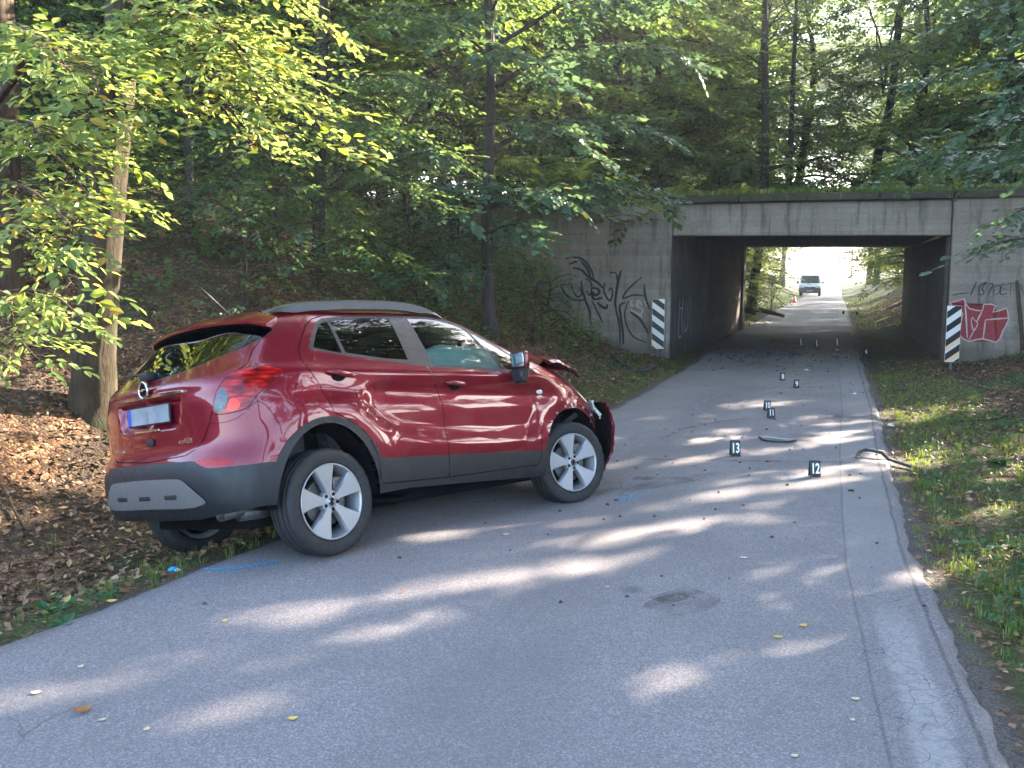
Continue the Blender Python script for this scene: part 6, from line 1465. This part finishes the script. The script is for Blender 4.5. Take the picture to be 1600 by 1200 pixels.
def rosette(x, y, label, n=11, L=.13, seed=1, up=.5):
    rng = np.random.RandomState(seed); a = np.arange(n)*2.4+rng.rand(n)*.4; o = np.zeros((n, 3)); o[:, 2] = .01
    me = leaves_mesh('plant', o, rot_from(a, rng.uniform(.15, up, n), rng.normal(0, .15, n)), rng.uniform(.7, 1.1, n)*L, 'near')
    ob = link('broadleaf_plant', me, M['ivy']); ob.location = (x, y, gz(x, y)); tag(ob, label, 'plant', 'broad leaved plants on the verges'); return ob
rosette(-2.33, 4.82, 'green broad leaved plant at the left road edge', 14, .11, 1); rosette(-2.62, 5.2, 'upright plant in the left grass', 6, .12, 2, 1.2)
rosette(4.35, 7.55, 'bright leafy plant right of the black strip', 12, .14, 3, .8); rosette(3.72, 6.55, 'yellow green upright plant in the sunlit grass', 8, .16, 4, 1.2); rosette(4.6, 8.9, 'leafy plant beside the dark mark on the right verge', 12, .13, 5)
# ================================================================ signs, markers, van, debris
def hazard_board(x, y, z0, lean, mirror, label, amber):
    e = empty('hazard_board', (x, y, z0), (0, lean, -.08), label, 'road sign', 'striped hazard boards at the tunnel mouth')
    tube('post', [(0, .03, -.3), (0, .03, 1.18)], .024, M['galvanised'], e, 10)
    W_, H, z1 = .125, 1.0, .20
    box('board', (0, 0, z1+H/2), (.25, .012, 1.0), M['board_white'], e, bevel=.004)
    s = 1 if mirror else -1; pitch = .25
    k = 0
    for i_ in range(-1, 5):
        zc = z1+i_*pitch+.02; q = [(-W_+.004, zc), (W_-.004, zc+s*.18), (W_-.004, zc+s*.18+pitch/2), (-W_+.004, zc+pitch/2)]
        if s < 0: q = [(-W_+.004, zc+.18), (W_-.004, zc), (W_-.004, zc+pitch/2), (-W_+.004, zc+.18+pitch/2)]
        q = clip_z(q, z1+.005, z1+H-.005)
        if len(q) > 2:
            link('black_stripe', pyd('black_stripe', [(a, -.0085, b) for a, b in q], [tuple(range(len(q)))]), M['board_black'], e)
    for zc in amber:
        q = [(-W_+.004, zc-.07), (W_-.004, zc+s*.18-.07), (W_-.004, zc+s*.18+.06), (-W_+.004, zc+.06)]; q = clip_z(q, z1+.005, z1+H-.005)
        o = link('faded_stripe', pyd('faded_stripe', [(a, -.0075, b) for a, b in q], [tuple(range(len(q)))]), M['board_amber'], e)
    return e
def clip_z(poly, lo, hi):
    for lim, sg in ((lo, 1), (hi, -1)):
        out = []
        for a, b in zip(poly, poly[1:]+poly[:1]):
            ia, ib = sg*(a[1]-lim) >= 0, sg*(b[1]-lim) >= 0
            if ia: out.append(a)
            if ia != ib: t = (lim-a[1])/(b[1]-a[1]); out.append((a[0]+t*(b[0]-a[0]), lim))
        poly = out
        if not poly: return []
    return poly
hazard_board(2.93, 19.26, .03, 0, False, 'black and white striped board left of the tunnel in front of graffiti', (.27,))
hazard_board(7.84, 17.05, -.02, .0, True, 'black and white striped board right of the tunnel with amber lower stripes', (.20, .46))
# evidence markers
def marker(x, y, num, label, h=.145, w_=.090, rz=0, numeral=True):
    e = empty('evidence_marker', (x, y, float(road_z(np.array([x]), np.array([y]))[0])+.014), (0, 0, rz), label, 'evidence marker', 'numbered black evidence markers on the road')
    tilt = .16
    f = box('front_plate', (0, 0, h/2), (w_, .004, h), M['marker_black'], e, bevel=.0015, rot=Matrix.Rotation(tilt*-1, 3, 'X'))
    box('back_plate', (0, .045, h/2), (w_, .004, h), M['marker_black'], e, bevel=.0015, rot=Matrix.Rotation(tilt, 3, 'X'))
    if numeral:
        text_mesh('numeral', num, h*.86, M['marker_white'], e, (0, -.004, h*.51), (PI/2-tilt*-0-.16*0-.0, 0, 0), .0012, .003 if h > .14 else .0016, .62 if len(num) == 2 else .80)
        o = COL.objects[-1]; o.rotation_euler = (PI/2+.16*-1, 0, 0)
    return e
marker(2.18, 9.22, '13', 'black marker numbered 13 nearest the red car on the sunny streak', .155, .095)
marker(2.66, 8.27, '12', 'black marker numbered 12 nearest the camera')
marker(3.30, 12.27, '10', 'black marker numbered 10 just behind marker 11', .125, .085)
marker(3.18, 11.63, '11', 'black marker numbered 11 just in front of marker 10', .125, .085)
marker(4.43, 15.6, '8', 'black marker numbered 8 furthest up the road', .13, .075)
marker(4.36, 14.59, '9', 'black marker numbered 9 right of marker 8', .13, .075)
for x, y, n, lb in ((6.93, 22.98, '7', 'small marker in the tunnel shade, leftmost of three'), (7.19, 22.6, '6', 'small marker in the tunnel shade, middle of three'), (7.8, 22.98, '5', 'small marker in the tunnel shade, rightmost of three')):
    e = empty('evidence_marker', (x, y, .013), (0, 0, .9), lb, 'evidence marker', 'small pale markers in the tunnel')
    box('front_plate', (0, 0, .075), (.07, .004, .15), M['marker_white'], e, rot=Matrix.Rotation(-.15, 3, 'X')); box('back_plate', (0, .045, .075), (.07, .004, .15), M['marker_black'], e, rot=Matrix.Rotation(.15, 3, 'X'))
for x, y, lb in ((14.0, 40.6, 'dark marker beyond the tunnel, left of two'), (14.35, 40.0, 'dark marker beyond the tunnel, right of two')):
    e = empty('evidence_marker', (x, y, float(road_z(x, y))+.013), (0, 0, 0), lb, 'evidence marker', 'dark markers beyond the tunnel')
    box('front_plate', (0, 0, .07), (.08, .004, .14), M['marker_black'], e, rot=Matrix.Rotation(-.15, 3, 'X')); box('back_plate', (0, .04, .07), (.08, .004, .14), M['marker_black'], e, rot=Matrix.Rotation(.15, 3, 'X'))
marker(7.44, 20.11, '4', 'tilted black marker at the right tunnel edge with white numeral', .16, .09, .3)
# white van in the distance, facing the camera
VAN = empty('white_van', (26.55, 86, float(road_z(np.array([26.5]), np.array([86.]))[0])+.012), (0, 0, math.radians(-18.6)), 'white van with dark lower half parked beyond the tunnel at the left edge', 'van')
def vloft(name, prof, w_, mat, par=VAN, bev=.05):
    bm = bmesh.new(); a = [bm.verts.new((-w_(z), y, z)) for y, z in prof]; b = [bm.verts.new((w_(z), y, z)) for y, z in prof]
    bm.faces.new(a); bm.faces.new(b[::-1])
    for k in range(len(prof)): bm.faces.new((a[k], b[k], b[(k+1) % len(prof)], a[(k+1) % len(prof)]))
    bmesh.ops.bevel(bm, geom=bm.edges[:], offset=bev, segments=3, affect='EDGES', clamp_overlap=True)
    return link(name, bm_mesh(name, bm, True, 50), mat, par)
ww = lambda z: .95-.16*max(0, (z-1.05)/.9)**1.2
vloft('body', [(0, .35), (-.02, .75), (.08, 1.02), (.50, 1.12), (1.15, 1.86), (1.4, 1.95), (4.7, 1.95), (4.85, 1.0), (4.85, .35)], ww, M['white_paint'])
bm = bmesh.new(); f = bm.faces.new([bm.verts.new(p) for p in ((-.80, .535, 1.16), (.80, .535, 1.16), (.70, 1.10, 1.80), (-.70, 1.10, 1.80))]); bmesh.ops.translate(bm, vec=(0, -.02, .01), verts=bm.verts[:]); link('windscreen', bm_mesh('windscreen', bm), M['dark_glass'], VAN)
box('bumper', (0, -.02, .52), (1.86, .14, .46), M['black_plastic'], VAN, bevel=.05); box('grille', (0, -.03, .78), (1.0, .06, .13), M['black_plastic'], VAN, bevel=.01)
for s in (-1, 1):
    box('headlight', (s*.72, .0, .86), (.34, .10, .16), M['headlamp'], VAN, bevel=.03); box('side_window', (s*.90, 1.75, 1.40), (.03, 1.0, .42), M['dark_glass'], VAN, rot=Matrix.Rotation(-s*.18, 3, 'Y'))
    mrr = box('door_mirror', (s*1.08, .95, 1.22), (.20, .09, .24), M['black_plastic'], VAN, bevel=.03)
    for y in (.85, 3.9):
        V, F = lathe([(0, .10), (.20, .10), (.22, .11), (.33, .10), (.34, -.10), (0, -.10)], 28, 'Y'); V = [(s*.80+v[1]*s*1.0, y+v[0], .34+v[2]) for v in V]; link('wheel', pyd('wheel', V, F, True), M['rubber'], VAN)
box('number_plate', (0, -.10, .50), (.50, .012, .11), M['plate_white'], VAN); box('badge', (0, -.07, .79), (.11, .012, .10), M['chrome'], VAN, bevel=.004)
# red cone and a round sign seen from the back
CN = empty('traffic_cone', (17.6, 60.0, float(road_z(17.6, 60.))+.01), label='small red cone at the left road edge near the van', cat='cone')
V, F = lathe([(.12, .03), (.03, .40), (0, .41)], 18, 'Z'); link('cone_body', pyd('cone_body', V, F, True), M['safety_red'], CN); box('cone_foot', (0, 0, .015), (.32, .32, .03), M['safety_red'], CN, bevel=.008)
RS = empty('round_sign', (11.2, 41.5, .1), (0, 0, .2), 'grey back of a round sign on a thin post beyond the tunnel', 'road sign')
V, F = lathe([(0, 0), (.21, 0), (.21, .012), (0, .012)], 32, 'Y'); V = [(v[0], v[1], v[2]+1.25) for v in V]; link('sign_disc', pyd('sign_disc', V, F), M['galvanised'], RS); tube('post', [(0, .03, -.3), (0, .03, 1.5)], .03, M['galvanised'], RS, 8)
# thin stake against the right wing wall
o = tube('wooden_stake', [(9.32, 17.42, -.1), (9.30, 17.46, .5), (9.26, 17.52, 1.0), (9.20, 17.60, 1.62)], [.040, .036, .038, .028], M['rusty_wood'], None, 8); tag(o, 'dark wooden stake leaning against the right wing wall', 'stake')
def debris(name, pts, w_, label, cat, mat='dark_debris', th=.02, curl=.02, z=.02, seed=1):
    """bent strip lying on the ground: a ribbon with thickness and a folded profile"""
    p = np.array([(a, b, c) for a, b, c in pts], float); n = len(p); q = np.linspace(0, n-1, (n-1)*5+1); p = hermite(np.arange(n), p, q); T_r = np.gradient(p, axis=0); T_r /= np.linalg.norm(T_r, axis=1, keepdims=True)
    sd = np.cross(T_r, [0, 0, 1.]); sd /= np.linalg.norm(sd, axis=1, keepdims=True)+1e-9; rng = np.random.RandomState(seed); wv = w_*(1-.5*np.abs(np.linspace(-1, 1, len(p)))**2)*(1+rng.normal(0, .08, len(p)))
    pr = [(-.5, 0), (-.2, curl/w_), (.2, curl/w_*.9), (.5, .0), (.5, -th/w_*.6), (.2, curl/w_*.9-th/w_), (-.2, curl/w_-th/w_), (-.5, -th/w_*.6)]
    secs = []
    for k in range(len(p)):
        g = float(ground_h(p[k, :1], p[k, 1:2])[0]) if not (XL(p[k, 1]) < p[k, 0] < XR(p[k, 1])) else float(road_z(p[k, 0], p[k, 1]))+.014
        secs.append([tuple(p[k]*[1, 1, 0]+sd[k]*a*wv[k]+np.array([0, 0, g+p[k, 2]+max(b, 0)*wv[k]+.004])) if b >= 0 else tuple(p[k]*[1, 1, 0]+sd[k]*a*wv[k]+np.array([0, 0, g+p[k, 2]+.001])) for a, b in pr])
    o = loft(name, secs, M[mat], None); tag(o, label, cat); return o
debris('trim_strip', [(3.28, 9.0, .02), (3.42, 9.22, .05), (3.58, 9.12, .04), (3.78, 8.72, .01), (3.84, 8.60, .0)], .060, 'long bent black trim strip lying across the right road edge', 'car part')
debris('bumper_fragment', [(1.84, 17.6, .08), (1.98, 16.9, .03), (2.16, 16.75, .01), (2.34, 16.85, .03), (2.56, 17.2, .10)], .13, 'curved black bumper fragment on the leaves below the graffiti wall', 'car part', th=.02, curl=.03, seed=4)
# broken black ring between markers 13 and 11
e = empty('broken_ring', (2.81, 10.06, .016), (0, 0, .0), 'broken black and pale ring lying on the road behind marker 13', 'car part')
tube('ring_arc', [(-.17, .05, .03), (-.15, -.02, .012), (-.06, -.10, .012), (.08, -.13, .012), (.18, -.10, .02)], .012, M['dark_debris'], e, 6)
tube('pale_edge', [(-.17, .09, .03), (-.06, .10, .02), (.08, .03, .015), (.18, -.04, .02)], .008, M['alloy'], e, 6)
rd_ = np.random.RandomState(42)
def shard(x, y, s, label, mat='dark_debris', cat='debris', group=None, flat=.35, z=None, name='debris_piece', seed=None):
    rng = np.random.RandomState(seed if seed is not None else rd_.randint(1e6)); bm = bmesh.new(); bmesh.ops.create_icosphere(bm, subdivisions=1, radius=s/2)
    for v in bm.verts: v.co = Vector((v.co.x*rng.uniform(.6, 1.5), v.co.y*rng.uniform(.5, 1.1), v.co.z*flat*rng.uniform(.5, 1.5)))
    zz = gz(x, y) if not (XL(y) < x < XR(y)) else float(road_z(x, y))+.012
    o = link(name, bm_mesh(name, bm), M[mat]); o.location = (x, y, zz+s*flat*.35); o.rotation_euler = (0, 0, rng.rand()*3); tag(o, label, cat, group); return o
for x, y, s, lb, mt in ((2.79, 7.74, .055, 'small black shard right of marker 12', 'dark_debris'), (6.0, 20.25, .30, 'dark lump on the road at the tunnel mouth', 'dark_debris'), (6.7, 19.8, .22, 'grey lump right of the dark lump at the tunnel mouth', 'brake_metal'),
      (3.1, 13.6, .05, 'tiny black shard left of marker 8', 'dark_debris'), (2.9, 10.8, .05, 'tiny black shard behind the broken ring', 'dark_debris'), (.87, 7.78, .045, 'round black cap beside the front wheel', 'dark_debris'), (3.95, 14.0, .06, 'black shard left of the tunnel road markers', 'dark_debris'),
      (5.3, 17.2, .09, 'pale shard on the road before the tunnel', 'litter_white'), (5.0, 13.9, .07, 'pale shard near the right road edge', 'litter_white'), (4.52, 11.33, .10, 'crumpled white litter at the right verge', 'litter_white'), (-2.14, 5.87, .085, 'crumpled blue and white litter in the grass behind the car', 'litter_blue'), (-2.10, 5.86, .05, 'white bit of litter beside the blue one', 'litter_white'),
      (1.15, 17.6, .13, 'pale stone at the foot of the graffiti wall', 'plate_white'), (6.6, 24.2, .12, 'small dark shard inside the tunnel on the left', 'dark_debris'), (7.3, 21.5, .10, 'pale scrap inside the tunnel', 'litter_white'), (2.42, 8.95, .04, 'tiny shard between markers 12 and 13', 'dark_debris'), (3.0, 8.35, .045, 'tiny shard right of marker 12', 'dark_debris'), (1.8, 7.3, .04, 'tiny shard on the road before marker 13', 'dark_debris')):
    shard(x, y, s, lb, mt)
rr = np.random.RandomState(6); bm = bmesh.new()
for k in range(420):                                                       # crumbs of glass and plastic: nobody could count them
    if k < 250: y = rr.normal(20.3, 1.6); x = rr.uniform(XL(y)+.2, XR(y)+.6)
    else: y = rr.uniform(5, 18); x = XL(y)+(XR(y)-XL(y))*rr.beta(2, 1.2)
    s = rr.uniform(.006, .022)*(1.8 if k < 250 else 1); z = float(road_z(x, y))+.016; a = rr.rand()*6
    vs = [bm.verts.new((x+s*math.cos(a+q_), y+s*math.sin(a+q_)*.8, z)) for q_ in (0, 2.1, 4.2)]+[bm.verts.new((x, y, z+s*.7))]
    for f in ((0, 1, 3), (1, 2, 3), (2, 0, 3)): bm.faces.new([vs[i_] for i_ in f])
tag(link('crash_crumbs', bm_mesh('crash_crumbs', bm), M['dark_debris']), kind='stuff')
# single fallen leaves on the asphalt
def tleaf(name, stops):
    t = NT(name); r = t.n('ShaderNodeObjectInfo').outputs['Random']; M[name] = t.done(t.bsdf(t.ramp(r, stops), .55, 0, .35))
tleaf('yellow_leaf', [(0, (.55, .36, .06)), (1, (.62, .44, .12))]); tleaf('brown_leaf', [(0, (.30, .12, .04)), (1, (.42, .17, .05))]); tleaf('pale_leaf', [(0, (.48, .38, .26)), (1, (.60, .48, .32))])
def one_leaf(x, y, s, mat, label, rz, curl=.3):
    n = 7; V = []; F = []
    for i_ in range(n):
        t_ = i_/(n-1); w_ = .36*math.sin(PI*t_)**.8*(1.15-.4*t_); zc = curl*.35*(2*t_-1)**2
        V += [(t_-.5, -w_, zc+.22*w_*curl*2), (t_-.5, 0, zc), (t_-.5, w_, zc+.30*w_*curl*2)]
    for i_ in range(n-1): F += [(3*i_, 3*i_+3, 3*i_+4, 3*i_+1), (3*i_+1, 3*i_+4, 3*i_+5, 3*i_+2)]
    V += [(-.72, .02, .10), (-.5, .015, 0), (-.5, -.015, 0)]; F.append((3*n, 3*n+1, 3*n+2))
    o = link('fallen_leaf', pyd('fallen_leaf', V, F, True), M[mat]); o.scale = (s,)*3; o.rotation_euler = (0, 0, rz); o.location = (x, y, float(road_z(x, y))+.016); tag(o, label, 'leaf', 'single fallen leaves on the road'); return o
for a in [(-1.77, 3.77, .075, 'brown_leaf', 'curled orange brown leaf at the lower left of the road', .6, .9), (-.89, 3.71, .045, 'yellow_leaf', 'yellow leaf at the bottom left of centre', .3, .4), (1.32, 4.58, .050, 'yellow_leaf', 'yellow leaf in the sun patch, left of two', .1, .3), (1.49, 4.73, .052, 'yellow_leaf', 'yellow leaf in the sun patch, right of two', .5, .5),
          (1.47, 5.91, .055, 'pale_leaf', 'pale leaf lying on the open road above the two yellow leaves', 0, .2), (1.46, 3.89, .040, 'pale_leaf', 'pale leaf right of the lower road centre', .2, .3), (1.38, 3.70, .030, 'pale_leaf', 'small pale leaf right at the bottom of the road', 1, .3), (1.06, 3.41, .035, 'pale_leaf', 'pale pinkish leaf at the bottom edge', .4, .3),
          (-2.20, 5.10, .060, 'yellow_leaf', 'orange yellow leaf on the left road edge', .2, .3), (-1.98, 4.22, .035, 'pale_leaf', 'small pale leaf near the left road edge', 1.2, .5), (-1.49, 4.8, .035, 'yellow_leaf', 'small yellow leaf below the blue spray mark', .8, .5), (-1.66, 3.70, .035, 'pale_leaf', 'pale leaf right of the curled brown leaf', .5, .3), (-1.45, 3.62, .035, 'pale_leaf', 'second pale leaf right of the curled brown leaf', 1.5, .3),
          (-.04, 6.57, .055, 'pale_leaf', 'pale leaf behind the rear wheel on the road', .2, .3), (-2.05, 3.95, .05, 'pale_leaf', 'pale leaf at the far left of the road', .2, .3), (.55, 5.35, .03, 'pale_leaf', 'tiny pale leaf in the road centre', .2, .3), (-.62, 5.25, .035, 'brown_leaf', 'small brown leaf before the rear wheel', .2, .3)]: one_leaf(*a)
# spray marks, scratches and damp spots lying on the asphalt
def on_road(name, strokes, width, mat, label=None, lift=.0165, cat='road marking', linear=False):
    V = []; F = []
    for si, s in enumerate(strokes):
        v2, f2 = ribbon(s, width*(1+.3*math.sin(si*1.7+1)), 5); b = len(V)
        for p in v2: V.append((p[0], p[1], float(road_z(p[0], p[1]))+lift+si*.0003))
        F += [tuple(i_+b for i_ in f) for f in f2]
    o = link(name, pyd(name, V, F), M[mat]); 
    if label: tag(o, label, cat)
    return o
def worn(key, colr, thr=(.40, .58), sc=60, amt=1):
    t = NT(key); f = t.map(t.noise(sc, 4, .7, t.wpos()), thr[0], thr[1], 0, amt); tr = t.n('ShaderNodeBsdfTransparent'); mx = t.n('ShaderNodeMixShader')
    t.l(f, mx.inputs[0]); t.l(tr.outputs[0], mx.inputs[1]); t.l(t.bsdf(colr, .8, 0, .3), mx.inputs[2]); M[key] = t.done(mx.outputs[0])
worn('spray_blue_worn', (.04, .34, .62), (.36, .58)); worn('scratch_pale', (.42, .42, .44), (.36, .62), 25, .65); worn('skid_dark', (.055, .052, .052), (.38, .72), 6, .45); worn('damp_dark', (.055, .05, .046), (.30, .75), 4, .34)
on_road('spray_mark', [[(-1.90, 5.68), (-1.76, 5.66), (-1.60, 5.74), (-1.46, 5.84)]], .03, 'spray_blue_worn', 'blue sprayed line behind the rear wheel')
on_road('spray_mark', [[(.84, 7.74), (.98, 7.82), (1.12, 7.84)], [(.88, 7.88), (1.08, 7.86)]], .025, 'spray_blue_worn', 'blue sprayed mark by the front wheel')
on_road('spray_mark', [[(2.40, 8.12), (2.44, 8.28)], [(2.41, 8.2), (2.47, 8.16)]], .022, 'spray_blue_worn', 'small blue sprayed mark left of marker 12')
on_road('scratch_mark', [[(2.45, 11.8), (2.40, 12.3), (2.75, 13.3), (3.3, 14.3), (3.7, 14.7)]], .05, 'scratch_pale', 'pale curved scratch sweeping left of marker 10')
on_road('scratch_mark', [[(2.95, 12.2), (3.02, 12.7), (3.55, 13.7), (4.3, 14.8), (5.0, 15.4)]], .045, 'scratch_pale', 'pale curved scratch running up towards marker 9')
on_road('skid_mark', [[(1.6, 10.2), (2.3, 11.2), (2.9, 11.6)]], .06, 'skid_dark', 'dark skid mark leading to marker 11')
on_road('skid_mark', [[(1.2, 9.2), (2.2, 9.0), (3.4, 8.9)]], .06, 'skid_dark', 'dark skid mark crossing the lane between markers 12 and 13')
on_road('skid_mark', [[(2.6, 15.2), (3.6, 14.6), (5.2, 14.9)]], .08, 'skid_dark', 'dark skid mark crossing the lane behind marker 8')
on_road('skid_mark', [[(3.0, 17.0), (4.2, 17.8), (5.0, 19.2)]], .08, 'skid_dark', 'dark skid mark curving towards the tunnel mouth')
on_road('damp_mark', [[(3.6, 11.55), (4.0, 11.7), (4.5, 11.6), (5.2, 11.5)], [(3.7, 11.75), (4.3, 11.85), (4.9, 11.7)]], .20, 'damp_dark', 'dark earthy smear running across the right road edge')
on_road('damp_mark', [[(.75, 4.95), (.95, 5.08), (1.1, 5.25)], [(.8, 5.1), (1.05, 5.3)]], .24, 'damp_dark', 'dark patch in the middle of the lower road')
on_road('damp_mark', [[(.6, 8.1), (1.3, 8.2), (1.9, 8.5)], [(1.1, 8.5), (1.6, 8.3)]], .18, 'damp_dark', 'dark oily smear in front of the car')
# fallen branch and sticks
o = tube('fallen_log', [(8.3, 37.0, .30), (9.3, 35.8, .30), (9.9, 35.0, .12)], [.10, .09, .06], M['bark_grey'], None, 8); tag(o, 'pale fallen log on the left bank beyond the tunnel', 'log')
for x, y, a, L, lb in ((-3.6, 6.9, 2.3, .7, 'stick on the leaves at the far left'), (-3.1, 7.6, .5, .5, 'short stick on the leaf bank behind the car'), (4.9, 8.0, 1.0, .5, 'stick in the right hand grass'), (5.3, 11.2, .3, .8, 'dark stick at the top of the right verge')):
    zz = gz(x, y)+.03; o = tube('stick', [(0, 0, 0), (L*.5*math.cos(a), L*.5*math.sin(a), gz(x+L*.5*math.cos(a), y+L*.5*math.sin(a))-zz+.05), (L*math.cos(a), L*math.sin(a), gz(x+L*math.cos(a), y+L*math.sin(a))-zz+.03)], [.012, .010, .006], M['bark_grey'], None, 6); o.location = (x, y, zz); tag(o, lb, 'stick')
print('TOTAL unique tris', sum(sum(len(p.vertices)-2 for p in m.polygons) for m in bpy.data.meshes))
# ================================================================ thin morning haze, one closed box round the whole scene
hb = bpy.data.materials.new('haze'); hb.use_nodes = True; hb.node_tree.nodes.clear()
_o = hb.node_tree.nodes.new('ShaderNodeOutputMaterial'); _v = hb.node_tree.nodes.new('ShaderNodeVolumePrincipled')
_v.inputs['Color'].default_value = (.93, .95, 1.0, 1); _v.inputs['Density'].default_value = .0012; _v.inputs['Anisotropy'].default_value = .3
hb.node_tree.links.new(_v.outputs[0], _o.inputs[1])
tag(box('haze', (50, 440, 19.5), (440, 940, 45), hb), kind='stuff')
SC.cycles.volume_bounces = 0; SC.cycles.volume_step_rate = 4
